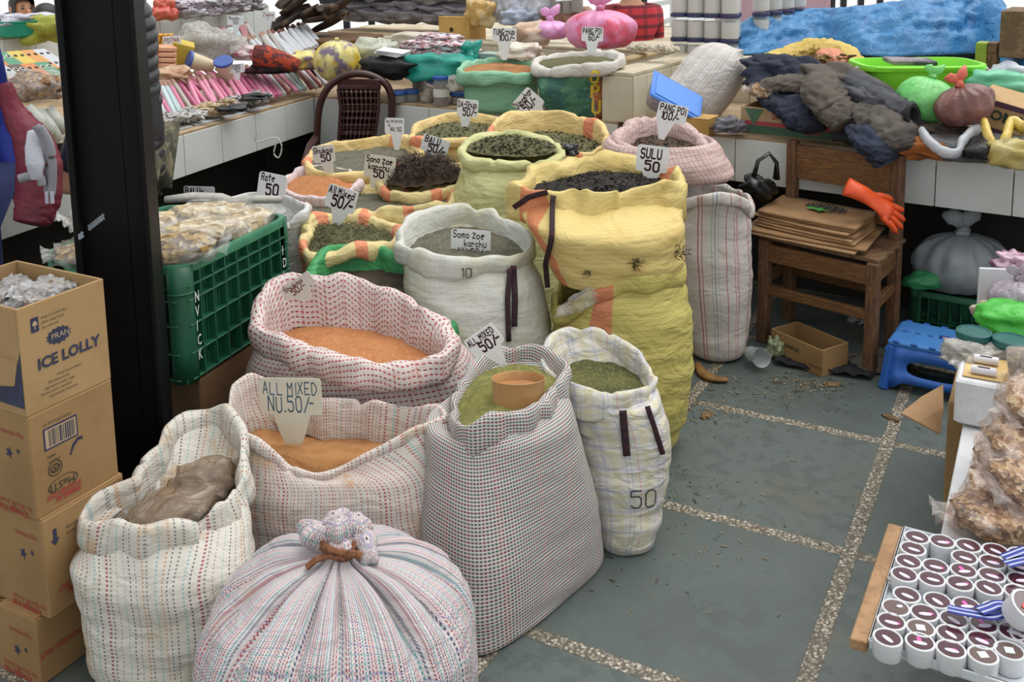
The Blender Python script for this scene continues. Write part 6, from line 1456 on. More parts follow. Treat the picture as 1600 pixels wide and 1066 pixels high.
stick_row('incense_roll', (-1.263, 5.758, 0.84), (-1.092, 6.103, 0.84), (-1.433, 6.0, 0.947), (-1.242, 6.3, 0.966), 9, lambda i: ('#c2c4c8', '#9c5a5c', '#d58aa4', '#b9c8ca', '#a9bdc0', '#9c5a5c', '#c2c4c8', '#9c5a5c', '#c2c4c8')[i], m_tip, .0145, 'incense rolls in the front row', 'at the corner end of the front row', 3)
stick_row('incense_roll', (-1.691, 5.4, 0.93), (-1.405, 6.05, 0.877), (-1.847, 5.55, 0.998), (-1.574, 6.2, 0.955), 14, pinks + ['#a59f97'], m_tips, .0145, 'incense rolls in the second row', 'in the second row behind the pink ones', 4)
stick_row('incense_roll', (-1.334, 6.3, 0.996), (-1.212, 6.7, 1.034), (-1.56, 6.7, 1.118), (-1.423, 7.1, 1.152), 9, ['#c2c4c8'], m_tip, .02, 'silver incense rolls in the back row', 'in the back row by the bark pieces', 5)
stick_row('incense_roll', (-1.473, 6.2, 0.99), (-1.385, 6.35, 0.999), (-1.632, 6.5, 1.104), (-1.568, 6.7, 1.126), 5, ['#a9bdc0', '#c2c4c8', '#a59f97'], m_tips, .016, 'incense rolls left of the silver ones', 'left of the silver rolls', 6)
stick_row('incense_roll', (-1.826, 6.2, 1.076), (-1.669, 6.7, 1.085), (-1.962, 6.5, 1.151), (-1.783, 7.0, 1.157), 12, ['#a59f97', '#9c5a5c', '#a9bdc0'], m_tip, .018, 'incense rolls at the back left', 'in the short back row below the white sign', 7)
stick_row('incense_roll', (-1.732, 6.0, 1.045), (-1.599, 6.4, 1.038), (-1.824, 6.2, 1.104), (-1.665, 6.6, 1.103), 10, ['#a59f97', '#9c5a5c', '#a59f97'], m_tips, .018, 'incense rolls at the back left', 'in the lower of the short back rows', 8)
# stand under the rolls
std = MB(); std.prism([(-1.776, 5.226, 0.8), (-1.136, 6.445, 0.8), (-1.41, 7.0, 0.8), (-2.133, 6.1, 0.8)], (0, 0, .02)); std.build('tray_board', m_top2, None, smooth=False, label='sloping board under the incense rolls', cat='board')
m_plaid = mat('orange plaid cloth', '#b5482c', .85, '#5a2c2e', 22, .45, .55, bump=.4, stretch=(1, 3, 1))
MB().tube([(-1.427, 5.75, 1.076), (-1.364, 5.75, 1.067), (-1.273, 5.75, 1.04), (-1.179, 5.75, 1.005)], [.06, .066, .055, .042], 16).build('rolled_cloth', m_plaid, None, sharp=0, label='orange plaid cloth rolled up over the incense', cat='cloth')
crumple('cloth', 'dark cloth under the plaid roll', 'cloth', (-1.362, 5.8, 0.986), (.13, .08, .04), mat('dark maroon cloth', '#3a1c20', .85, '#1c1618', 8, bump=.4), .3, 5, 81)
# tubs, bags and packets among them
def tub2(label, c, M):
    o = thing('plastic_tub', label, 'tub', c)
    MB().lathe([(.035, -.13), (.05, 0)], c, 24, M).build('tub_body', mat('cream tub', '#cbbd9e', .4), o); MB().lathe([(.054, 0), (.054, .014), (.05, .017), (0, .017)], c, 24, M, capb=False).build('lid', mat('blue tub lid', '#3f5aa0', .4), o)
tub2('cream tub with a blue lid lying on its side by the clear bag', (-1.751, 5.6, 1.069), rotm(R(70), 0, R(-60)))
tub2('cream tub with a round blue lid facing up in front of the clear bag', (-1.568, 5.6, 1.052), rotm(R(30), 0, 0))
crumple('plastic_bag', 'big clear bag of packets behind the blue lids', 'bag', (-1.757, 5.9, 1.106), (.2, .13, .13), m_film2, .3, 4, 83)
pillow('printed_packet', 'packet of purple print inside the big clear bag', 'packet', (-1.75, 5.9, 1.095), (.15, .1, .09), m_pk2, 31, 0, .2)
m_yb = mat('yellow box', '#c9b24a', .5, '#b89c38', 12)
MB().box((-1.834, 5.7, 1.103), (.12, .08, .13), rotm(.3, .3, .4), .004).build('incense_box', m_yb, None, smooth=False, label='yellow box leaning left of the clear bag', cat='box')
for k in range(4): MB().box(V((-1.886, 5.55, 1.056)) + V((.0, 0, .03 * k)), (.13, .1, .024), rotm(.1, .1, .3 + .1 * k), .003).build('orange_packet', mat('orange packet', '#d08c5c', .5, '#d8a888', 15), None, smooth=False, label=('lowest', 'second', 'third', 'top')[k] + ' orange packet of the pile by the padded jacket', cat='packet')
for k in range(3): MB().box(V((-1.975, 5.75, 1.159)) + V((.03 * k, 0, 0)), (.02, .05, .1), rotm(0, .3, 0), .003).build('incense_box', mat('amber box', '#d09a2c', .5), None, smooth=False, label=('left', 'middle', 'right')[k] + ' amber box by the sign POTNA', cat='box')
crumple('plastic_bag', 'clear bag of beige bits left of the incense tips', 'bag', (-1.797, 5.4, 1.017), (.1, .08, .04), mat('beige wrap', '#c4a68a', .4, '#a8785a', 12, bump=.6), .3, 5, 85)
crumple('plastic_bag', 'clear bag with pink packets left of the plaid cloth', 'bag', (-1.487, 5.9, 1.06), (.1, .08, .05), mat('pink white packets', '#c9b5b8', .35, '#b5606c', 18, .5, .6, bump=.5), .3, 5, 86)
# paper signs among the incense
def papersign(label, tl, tr, bl, lines, ink='#7d2a4a', seed=0): return sign('paper_sign', label, tl, tr, bl, lines, tip=.9, stem=.22, tipw=.1, board='#dfe3e6', ink=ink, seed=seed, wid=.16)
papersign('paper sign reading Potna among amber boxes', *[(-1.917, 5.65, 1.201), (-1.815, 5.65, 1.206), (-1.91, 5.65, 1.146)], [('POTNA', .42, .08, .36, .85)], seed=51)
papersign('paper sign with two short lines over the brown incense', *[(-1.805, 6.6, 1.249), (-1.695, 6.6, 1.247), (-1.8, 6.6, 1.186)], [('Nado', .34, .1, .56, .8), ('50', .34, .35, .08, .5)], '#33222c', 53)
papersign('paper sign reading Kobe 50 on the pink rolls', *[(-1.544, 5.6, 1.04), (-1.453, 5.6, 1.046), (-1.51, 5.6, 0.993)], [('KOBE', .4, .1, .5, .8), ('50', .36, .4, .06, .5)], '#33222c', 55)
papersign('paper sign with red lettering above the silver rolls', *[(-1.612, 6.75, 1.261), (-1.521, 6.75, 1.259), (-1.602, 6.75, 1.196)], [('Zimpo', .36, .08, .52, .85), ('1', .34, .4, .06, .4)], '#a03a5c', 57)
# small packets along the front edge of the left counter
m_gpk = stripes_mat('grey packets', ['#b2b0ae', '#8f8d8c', '#c8c6c2', '#6f6d6c', '#a5a09a'])
m_bpk = stripes_mat('beige packets', ['#c2ab88', '#a58c68', '#d2c4a8', '#8f7a5c'])
E0, E1 = V((-1.644, 4.788, 0.8)), V((-1.288, 5.592, 0.8))
ed = (E1 - E0).normalized(); en = V((-ed.y, ed.x, 0))
first = {}
for k in range(30):
    t = (k // 3) / 9.5; j = k % 3; mm = 'b' if 12 <= k <= 20 else 'g'
    p = E0 + (E1 - E0) * t + en * (.05 + .055 * j) + UZ * (.022 + .006 * (k % 2)) + ed * rd.uniform(-.02, .02)
    lb = '%s paper packet %s along the front edge of the left counter' % ('beige' if mm == 'b' else 'grey', ('at the very edge', 'in the second line', 'in the third line')[j])
    if mm not in first: o = first[mm] = pillow('paper_packet', lb, 'packet', (0, 0, 0), (.055, .035, .02), m_bpk if mm == 'b' else m_gpk, 40, 0, .4, 6, .6, group='paper packets on the left counter'); o.location = p
    else: o = copy_tree(first[mm], p, (rd.uniform(-.3, .3), rd.uniform(-.3, .3), rd.uniform(0, 3)), rd.uniform(.8, 1.2), label=lb)
for k in range(4):
    p = E0 + (E1 - E0) * (.12 + .25 * k) + en * .03 + UZ * .006
    MB().box(p, ((E1 - E0).length * .22, .05, .004), rotm(.08, 0, math.atan2(ed.y, ed.x)), .001).build('plastic_strip', m_tray, None, smooth=False, label=('first', 'second', 'third', 'fourth')[k] + ' white tray lip from the padded jacket under the grey packets', cat='tray')
for k, p in enumerate([(-1.405, 5.158, 0.86), (-1.356, 5.415, 0.88)]): crumple('plastic_bag', ('black wrapper between the packets and pink rolls', 'black wrapper right of the middle of the packets')[k], 'bag', p, (.08, .05, .02), m_blk, .3, 5, 90 + k)

# ---------------------------------------------------------------- goods on the right counter
W_sack2 = weave('pale sack thin lines', '#cfcac4', [(0, '#ffffff', 0), (.3, '#a9a4b0', .7), (.4, '#ffffff', 0), (.55, '#b59a94', .6), (.63, '#ffffff', 0), (.8, '#8fa4ab', .6), (.86, '#ffffff', 0)], .06, 0, wrinkle=.4)
def lying_sack(label, c, r, L_, ax, m, seed=0):
    """full sack lying on its side, sewn ends"""
    c, ax = V(c), V(ax).normalized(); root = thing('sack', label, 'sack', c - UZ * r); s_ = ax.cross(UZ).normalized(); u_ = s_.cross(ax); rows = []; uvs = []
    for j in range(25):
        t = j / 24; q = abs(2 * t - 1); k = (1 - q ** 3.2) ** .55 if q < 1 else 0; flat = .35 + .65 * k
        row = []; ul = []
        for i in range(57):
            a = TAU * i / 56; n_ = 1 + .05 * nz((math.cos(a), math.sin(a), t * 3 + seed), 2) + .03 * math.sin(i * .9 + seed) * (q ** 2)
            p = c + ax * (L_ * (t - .5)) + s_ * (r * 1.05 * max(k, .55) * math.cos(a) * n_) + u_ * (r * max(k, .04) * math.sin(a) * n_)
            row.append(p); ul.append((a * r, t * L_))
        rows.append(row); uvs.append(ul)
    MB().grid(rows, uvs=uvs).build('sack_body', m, root, sharp=0)
    for e in (-.5, .5):
        P = [c + ax * (L_ * e * 1.0) + s_ * (r * .58 * (i / 8 * 2 - 1)) for i in range(9)]
        MB().tube(P, .006, 6).build('sewn_seam', m, root, sharp=0)
lying_sack('pale lined sack lying against the tiled divider', (1.006, 4.98, 0.962), .155, .50, (.55, .25, .62), W_sack2, 5)
# clear tub with a blue lid leaning
tM = rotm(R(42), R(30), R(8)); tc = V((0.808, 4.62, 0.967))
tb2 = thing('storage_tub', 'clear tub with a bright blue lid tipped against the lined sack', 'tub', tc)
MB().box(tc + tM @ V((0, 0, -.05)), (.25, .15, .1), tM, .02, .85).build('tub_body', film('clear tub', '#c9c0c6', .5, .2, .05), tb2)
MB().box(tc + tM @ V((0, 0, .008)), (.28, .17, .016), tM, .008).build('lid', mat('bright blue lid', '#3f7fd8', .35), tb2)
MB().box(tc + tM @ V((0, 0, .018)), (.24, .13, .005), tM, .004).build('lid_panel', mat('bright blue lid panel', '#4a8ae0', .35), tb2)
RA = math.atan2(-.57, .82)
box_('carton', 'small ochre carton under the blue lidded tub', (0.904, 4.607, 0.8), (.17, .12, .075), RA, m_ocart)
crumple('cloth', 'small grey cloth beside the grape carton', 'cloth', (1.034, 4.5, 0.845), (.07, .06, .04), mat('grey cloth', '#77757a', .85, '#5f5d62', 14, bump=.4), .35, 6, 101)
# grape carton
gp = V((1.106, 4.589, 0.8)); gq = V((1.484, 4.302, 0.8)); gu = (gq - gp); gl_ = gu.length; gu.normalize(); gv = V((-gu.y, gu.x, 0)); GH = .125
gc = carton('fruit carton printed with green grapes and red and green bands under the jackets', gp, .8, GH, gl_, .3, gu, gv, m=mat('fruit carton', '#b59a72', .75, '#a78b62', 6), openh=True)
def band(a0, a1, h0, h1, m, nm='printed_band'):
    MB().add([gp + gu * a + UZ * h - gv * .0012 for a, h in ((a0, h0), (a1, h0), (a1, h1), (a0, h1))], [(0, 1, 2, 3)]).build(nm, m, gc[0], smooth=False)
band(0.003, gl_ - .003, .004, .042, mat('green band', '#3e5f48', .7, '#4a6b52', 30)); band(.003, gl_ - .003, .042, .062, mat('red band', '#a8444a', .7))
m_grape = mat('grape print', '#4a6f52', .7, '#5a8062', 60)
mb = MB(); rg = random.Random(4)
for r_ in range(6):
    for k in range(6 - r_):
        c = gp + gu * (.055 + (k - (5 - r_) / 2) * .014 + .01) + UZ * (.112 - r_ * .012) - gv * .0022
        mb.add([c + gu * (.0078 * math.cos(TAU * q / 9)) + UZ * (.0078 * math.sin(TAU * q / 9)) for q in range(9)], [tuple(range(9))])
mb.build('grape_print', m_grape, gc[0], smooth=False)
printed('printing', 'SH', gp + gu * .15 + UZ * .078 - gv * .0015, gu, UZ, .05, m_red, gc[0], .001); printed('printing', 'GRAPES', gp + gu * .3 + UZ * .02 - gv * .0022, gu, UZ, .022, m_red, gc[0], .0005)
grainbag('clear bag of brown bits on the grape carton', (1.192, 4.5, 0.979), (.08, .06, .03), -.4, (.1, .1), G_fl, 91, fm=m_rf)
# heap of old jackets
def fold_mat(n, a, b): return mat(n, a, .85, b, 5, .4, .65, bump=.55, bs=9)
m_navyc = fold_mat('navy cloth', '#22283a', '#191d2b'); m_taupe = fold_mat('taupe jacket cloth', '#5d554c', '#4b443d'); m_grey2 = fold_mat('slate jacket cloth', '#4b4d52', '#3b3d42'); m_brownj = fold_mat('brown grey cloth', '#57504a', '#463f3a')
def cloth_tube(name, m, parent, path, rad, flat=.6, seed=0, n=44, fold=1):
    P = [V(p) for p in path]; Q = []; Rr = []
    for i in range(len(P) - 1):
        for k in range(14):
            g = lambda q: P[max(0, min(len(P) - 1, q))]; gr = lambda q: rad[max(0, min(len(rad) - 1, q))]; t = k / 14
            Q.append(V(tuple(cr(g(i - 1)[a], g(i)[a], g(i + 1)[a], g(i + 2)[a], t) for a in range(3)))); Rr.append(gr(i) + (gr(i + 1) - gr(i)) * t)
    Q.append(P[-1]); Rr.append(rad[-1]); rows = []
    for i, p in enumerate(Q):
        d = (Q[min(i + 1, len(Q) - 1)] - Q[max(0, i - 1)]).normalized(); a = d.cross(V((0, -.5, 1))).normalized(); b2 = a.cross(d); row = []
        for k in range(n):
            th = TAU * k / n; v_ = V((math.cos(th), math.sin(th), i * .14))
            f = 1 + .24 * fold * nz(v_, 1.1, seed) + fold * .26 * (.35 - abs(nz((math.cos(th) * 1.2, math.sin(th) * 1.2, i * .21), 1.6, seed + 2))) * 2 + fold * .12 * (.3 - abs(nz((math.cos(th) * 2.6, math.sin(th) * 2.6, i * .32), 1.8, seed + 4))) * 2
            row.append(p + a * Rr[i] * math.cos(th) * f + b2 * Rr[i] * flat * math.sin(th) * f)
        rows.append(row)
    return MB().grid(rows, True, True, True).build(name, m, parent, sharp=0)
def cloth_lump(name, m, parent, c, r, seed, rot=None): return MB().blob(c, r, rot, .32, 4.2, seed, 56, 36, .9, .75).build(name, m, parent, sharp=0)
jk = thing('jacket', 'navy jacket spread at the back left of the clothes heap', 'clothing', (1.334, 4.75, 0.975))
cloth_lump('jacket_body', m_navyc, jk, (1.348, 4.75, 1.042), (.22, .16, .09), 3, rotm(0, .1, RA)); cloth_tube('sleeve', m_navyc, jk, [(1.234, 4.85, 1.088), (1.348, 4.7, 1.074), (1.44, 4.55, 1.002)], (.06, .075, .06), .7, 4)
jk = thing('jacket', 'navy trousers hanging from the heap over the grape carton', 'clothing', (1.295, 4.3, 0.901))
cloth_tube('trouser_leg', m_navyc, jk, [(1.235, 4.55, 0.976), (1.275, 4.38, 0.959), (1.317, 4.26, 0.907), (1.322, 4.22, 0.875)], (.06, .085, .085, .045), .55, 7)
cloth_tube('trouser_leg', m_navyc, jk, [(1.308, 4.6, 0.973), (1.396, 4.45, 0.96), (1.435, 4.3, 0.912)], (.07, .08, .06), .5, 8)
jk = thing('jacket', 'taupe jacket thrown across the middle of the heap with hanging sleeves', 'clothing', (1.476, 4.35, 1.003))
cloth_lump('jacket_body', m_taupe, jk, (1.552, 4.45, 1.021), (.22, .15, .085), 13, rotm(0, .25, RA))
cloth_tube('sleeve', m_taupe, jk, [(1.177, 4.5, 1.029), (1.278, 4.45, 1.049), (1.392, 4.4, 1.031)], (.04, .05, .055), .6, 14)
cloth_tube('sleeve', m_taupe, jk, [(1.42, 4.4, 1.068), (1.387, 4.25, 1.02), (1.415, 4.18, 0.961), (1.435, 4.12, 0.914)], (.07, .085, .08, .06), .6, 15)
jk = thing('jacket', 'slate grey jacket on the right of the heap, cuff towards the green bag', 'clothing', (1.599, 4.15, 0.977))
cloth_lump('jacket_body', m_grey2, jk, (1.585, 4.3, 1.003), (.16, .13, .07), 23, rotm(0, .35, RA))
cloth_tube('sleeve', m_grey2, jk, [(1.556, 4.3, 1.023), (1.598, 4.15, 0.999), (1.667, 4.05, 0.966)], (.06, .065, .06), .75, 24)
cf_ = V((1.667, 4.02, 0.966)); MB().lathe([(.04, -.02), (.052, 0), (.05, .012), (.036, .01), (.03, -.02)], cf_, 22, rotm(R(50), R(75), 0), capa=False).build('ribbed_cuff', mat('dark cuff', '#232326', .9, bump=.8, bs=120), jk)
jk = thing('jacket', 'brown grey garment hanging over the counter edge above the chair', 'clothing', (1.598, 4.0, 0.87))
cloth_tube('garment_body', m_brownj, jk, [(1.529, 4.18, 0.968), (1.557, 4.05, 0.941), (1.582, 3.96, 0.892), (1.589, 3.92, 0.845)], (.07, .085, .085, .06), .55, 33)
jk = thing('jacket', 'dark blue trouser leg hanging lowest over the counter edge', 'clothing', (1.528, 3.98, 0.809))
cloth_tube('trouser_leg', fold_mat('blue trouser cloth', '#272f42', '#1d2433'), jk, [(1.507, 4.15, 0.91), (1.491, 3.98, 0.889), (1.516, 3.93, 0.838), (1.532, 3.92, 0.796)], (.06, .075, .07, .055), .5, 43)
jk = thing('jacket', 'black garment in the shade at the bottom of the heap', 'clothing', (1.468, 4.15, 0.87))
cloth_lump('garment_body', m_black, jk, (1.498, 4.2, 0.887), (.1, .09, .08), 53, rotm(0, 0, RA))
# yellow sack of roots behind the heap
ysk = thing('sack', 'yellow and pink sack of rough roots behind the clothes heap', 'sack', (1.579, 4.95, 1.07))
cloth_tube('sack_body', mat('yellow sack cloth', '#d0b565', .75, '#c2a654', 6, bump=.4), ysk, [(1.347, 5.1, 1.069), (1.492, 5.15, 1.1), (1.623, 5.15, 1.131), (1.706, 5.05, 1.114), (1.735, 4.85, 1.063)], (.035, .05, .06, .07, .06), .6, 63)
cloth_tube('pink_band', mat('pink sack band', '#d58f72', .75, '#cf8466', 12, bump=.4), ysk, [(1.619, 5.04, 1.11), (1.661, 4.96, 1.093), (1.682, 4.86, 1.063)], (.045, .062, .05), .6, 64)
mb = MB(); rg = random.Random(8)
for k in range(60):
    p = V((1.594, 4.92, 1.079)) + V((rg.uniform(-.13, .13), rg.uniform(-.06, .06), rg.uniform(-.03, .03))); a = rg.uniform(0, 6)
    mb.tube([p, p + V((.03 * math.cos(a), .03 * math.sin(a), .012)), p + V((.06 * math.cos(a + .5), .06 * math.sin(a + .5), rg.uniform(-.01, .02)))], [.007, .009, .004], 5)
mb.build('dried_roots', mat('dried roots', '#7a5f38', .85, island=['#6a4f2e', '#8f7344', '#57452c', '#a3854f']), None, kind='stuff', label='rough dried roots in the yellow and pink sack', cat='dried roots')
# lime green basin
m_lime = mat('lime plastic', '#8fe63c', .4, '#86dc36', 4, bump=.02, sss=.05)
bc_ = V((1.906, 4.58, 0.8)); bt = V((1.953, 4.68, 1.12)); BHt = bt.z - .8
ba = thing('plastic_basin', 'lime green plastic basin with white rope handles', 'basin', bc_)
Mb_ = rotm(0, 0, -.04); prof = [(.20, .12, 0), (.21, .13, .01), (.255, .165, BHt - .035), (.26, .17, BHt - .03), (.278, .18, BHt - .025), (.28, .185, BHt - .006), (.278, .18, BHt), (.26, .17, BHt), (.25, .16, BHt - .03), (.2, .12, .02), (.0, .0, .02)]
rows = []
for a_, b_, h in prof: rows.append([bc_ + Mb_ @ V((a_ * math.copysign(abs(math.cos(t)) ** .45, math.cos(t)), b_ * math.copysign(abs(math.sin(t)) ** .45, math.sin(t)), h)) for t in [TAU * i / 64 for i in range(64)]])
MB().grid(rows, True, True).build('basin_wall', m_lime, ba, sharp=50)
for s_ in (-1, 1):
    e = bc_ + Mb_ @ V((s_ * .275, 0, BHt - .02)); MB().tube([e + Mb_ @ V((s_ * .0, -.05, 0)), e + Mb_ @ V((s_ * .025, -.045, -.01)), e + Mb_ @ V((s_ * .03, 0, -.05)), e + Mb_ @ V((s_ * .02, .045, -.02)), e + Mb_ @ V((0, .05, 0))], .011, 10).build('rope_handle', mat('white rope', '#cfcac2', .7, bump=.5, bs=120), ba)
MB().box(bc_ + Mb_ @ V((-.02, .02, BHt - .0)), (.22, .1, .02), rotm(.1, .05, .1), .003).build('magazine', mat('magazine', '#8a7f82', .5, '#3a3c48', 12), None, smooth=False, label='folded magazine lying in the lime basin', cat='paper')
tiedbag('light green plastic bag tied shut in front of the lime basin', (1.775, 4.15, 1.007), (.125, .11, .10), mat('light green plastic', '#7fd07c', .3, '#63bf60', 9, bump=.7, bs=16), .035, True, 71, tilt=rotm(0, .25, 0))
tiedbag('red knotted bag of dark brown goods beside the light green bag', (1.849, 3.95, 1.019), (.115, .095, .082), mat('brown goods in film', '#6f4a44', .3, '#8a5f58', 10, bump=.7, bs=20), .04, True, 72, mknot=mat('red film knot', '#d86a55', .3, bump=.5), tilt=rotm(0, -.3, 0))
m_cmush = mat('brown carton purple', '#b8966a', .75, '#a98659', 6)
mu = V((2.157, 4.05, 0.942)); MM = rotm(R(8), R(14), RA)
cm_ = thing('carton', 'brown carton with purple bands reading OMS tilted at the right', 'box', mu)
MB().box(mu, (.36, .2, .14), MM, .004).build('box_body', m_cmush, cm_, smooth=False)
for zz in (-.057, .058): MB().box(mu + MM @ V((0, -.1005, zz)), (.358, .002, .022), MM).build('purple_band', mat('purple band', '#4f3546', .7), cm_, smooth=False)
printed('printing', 'OMS', mu + MM @ V((-.13, -.102, -.01)), MM @ V((1, 0, 0)), MM @ V((0, 0, 1)), .06, mat('dark green print', '#33443a', .7), cm_, .002)
printed('printing', 'fresh', mu + MM @ V((.03, -.102, .01)), MM @ V((1, 0, 0)), MM @ V((0, 0, 1)), .025, m_blk2, cm_)
MB().lathe([(0, 0), (.012, 0)], mu + MM @ V((.1, -.1025, .0)), 16, MM @ rotm(R(90), 0, 0), capa=False, capb=False).build('hand_hole', mat('hole dark', '#3a2c1c', .9), cm_)
pillow('plastic_bag', 'mint green bag behind the purple banded carton', 'bag', (2.195, 4.3, 1.04), (.14, .1, .06), mat('mint green bag', '#6fc09a', .4, bump=.4), 101, RA, .3)
pillow('plastic_bag', 'white bag behind the mint green one', 'bag', (2.344, 4.5, 1.047), (.12, .1, .06), mat('white bag goods', '#ccd0d8', .4), 102, RA, .3)
pillow('cloth_sack', 'orange brown cloth folded at the counter edge', 'cloth', (1.695, 3.98, 0.851), (.13, .1, .05), mat('orange brown cloth', '#a8632c', .75, '#8f4f22', 9, bump=.5), 103, RA, .3)
def openbag(label, c, r, m, fm, seed, lip):
    """soft bag lying open, its rolled mouth to the front"""
    c = V(c); o = thing('plastic_bag', label, 'bag', c - UZ * r[2])
    MB().blob(c, r, rotm(0, 0, RA), .25, 4, seed, 36, 22, .85, .6).build('bag_body', m, o, sharp=0)
    P = [V(p) for p in lip]; Q = []
    for i in range(len(P) - 1):
        for k in range(6):
            g = lambda q: P[max(0, min(len(P) - 1, q))]; Q.append(V(tuple(cr(g(i - 1)[a], g(i)[a], g(i + 1)[a], g(i + 2)[a], k / 6) for a in range(3))))
    Q.append(P[-1]); MB().tube(Q, [.016 + .006 * nz(q, 30, seed) for q in Q], 10, 1.4).build('bag_lip', fm, o, sharp=0)
openbag('grey plastic bag of dark bits with a pale lip at the counter edge', (1.798, 3.92, 0.851), (.14, .11, .055), mat('grey bag', '#5f5d5e', .4, '#4d4b4c', 8, bump=.6), mat('pale bag lip', '#b9bcc2', .35, bump=.4), 105, [(1.68, 3.95, 0.918), (1.674, 3.86, 0.892), (1.707, 3.8, 0.863), (1.752, 3.78, 0.866), (1.788, 3.82, 0.903), (1.881, 3.9, 0.937)])
pillow('dried_bits', 'dark dried bits in the mouth of the grey bag', 'dried food', (1.793, 4.0, 0.899), (.13, .08, .035), grains('dark bits', ['#3a2c24', '#4c3a2e', '#2c221c'], 70), 106, RA, .2)
openbag('yellow plastic bag of black goods at the right end of the counter edge', (1.904, 3.75, 0.877), (.13, .11, .05), mat('black goods', '#22211f', .5, bump=.5), mat('yellow bag lip', '#c7ab4a', .35, '#d8bf6a', 20, bump=.4), 107, [(1.881, 3.85, 0.972), (1.857, 3.76, 0.926), (1.867, 3.7, 0.889), (1.903, 3.72, 0.933), (1.961, 3.8, 0.974), (1.985, 3.75, 0.963)])
pillow('plastic_bag', 'sheer yellow bag hanging at the counter corner', 'bag', (1.902, 3.65, 0.886), (.09, .06, .05), mat('sheer yellow bag', '#b3a15a', .35, '#cbbd8a', 9, bump=.5), 108, RA, .3)
pillow('plastic_bag', 'pale clear bag under the light green bag', 'bag', (1.721, 4.1, 0.902), (.07, .06, .03), m_greybag, 109, RA, .3)
# wooden offcuts and the board on the ledge
for k, (px, mm, lb) in enumerate((((2.328, 4.82, 1.104), mat('green painted wood', '#9ab03a', .6, '#8aa030', 20), 'green painted wood offcut standing on the tiled ledge'), ((2.371, 4.8, 1.099), m_wood3, 'brown wood offcut beside the green one'))):
    MB().box(V((px[0], px[1], 1.05)) + UZ * .065, (.05 if k == 0 else .045, .1, .13), rotm(0, 0, RA), .003).build('wood_offcut', mm, None, smooth=False, label=lb, cat='wood')
MB().box((2.461, 4.75, 1.232), (.12, .3, .22), rotm(0, 0, RA), .005).build('wooden_box', wood('brown rough board', '#7a5f42', '#5f4831'), None, smooth=False, label='brown rough wooden box at the right edge by the tarpaulin', cat='box')
# blue tarpaulin over a heap
def tarp():
    F = [(1.24, 5.68, 1.06), (1.302, 5.539, 1.06), (1.422, 5.521, 1.06), (1.628, 5.686, 1.06), (1.802, 5.659, 1.06), (1.89, 5.386, 1.06), (2.032, 5.304, 1.06), (2.193, 5.28, 1.06), (2.377, 5.312, 1.06), (2.531, 5.35, 1.06), (2.505, 5.117, 1.06), (2.465, 4.904, 1.06), (2.443, 4.707, 1.06), (2.496, 4.606, 1.06)]
    TP = [(1.344, 6.02, 1.076), (1.371, 5.879, 1.169), (1.486, 5.861, 1.247), (1.712, 6.026, 1.262), (1.896, 5.999, 1.264), (1.981, 5.726, 1.289), (2.132, 5.644, 1.317), (2.319, 5.62, 1.344), (2.512, 5.652, 1.353), (2.693, 5.69, 1.341), (2.699, 5.457, 1.332), (2.652, 5.244, 1.269), (2.61, 5.047, 1.187), (2.672, 4.946, 1.147)]
    n_ = len(F); rows = []
    back = V((.57, .82, 0))
    M_ = 120; L_ = 46
    def samp(T_, s_):
        x = s_ * (n_ - 1); i = min(int(x), n_ - 2); t = x - i; g = lambda q: T_[max(0, min(n_ - 1, q))]
        return V(tuple(cr(g(i - 1)[a], g(i)[a], g(i + 1)[a], g(i + 2)[a], t) for a in range(3)))
    for j in range(L_ + 1):
        v_ = j / L_; row = []
        for i in range(M_ + 1):
            s_ = i / M_; f, t_ = samp(F, s_), samp(TP, s_)
            if v_ < .62:
                q = v_ / .62; bl = math.sin(q * math.pi / 2); p = V((f.x + (t_.x - f.x) * q, f.y + (t_.y - f.y) * q, f.z + (t_.z - f.z) * (bl * .8 + q * .2)))
            else:
                q = (v_ - .62) / .38; p = t_ + back * .5 * q - UZ * ((t_.z - 1.0) * q * q)
            w = .03 * nz((p.x * 1.0, p.y, p.z * 1.6), 5, 3) + .035 * (.35 - abs(nz((p.x, p.y, p.z * 2), 8, 5))) + .02 * (.3 - abs(nz((p.x, p.y, p.z * 1.5), 19, 8))) + .007 * nz(p, 33, 7)
            w *= min(1, v_ * 5 + .25)
            row.append(p + V((.15, -.75, .5)) * w * 1.6)
        rows.append(row)
    m, t, b, o = newmat('blue tarpaulin weave'); g = NG(t); co = g.coord('Object')
    c = g.mix(g.step(g.noise(co, 7, 4), .4, .7), S('#3f86bd'), S('#2f6fa6')); c = g.mix(g.math('MULTIPLY', g.step(g.noise(g.scale(co, 1, 1, .15), 40, 2), .55, .75), .3), c, S('#7fb2d6'))
    t.links.new(c, b.inputs['Base Color']); b.inputs['Roughness'].default_value = .42
    t.links.new(g.bump(g.noise(co, 16, 5, .6, 1.2), .5, .03), b.inputs['Normal'])
    MB().grid(rows).build('tarpaulin', m, None, sharp=0, solid=.004, label='blue tarpaulin draped over a heap along the right ledge', cat='tarpaulin')
tarp()
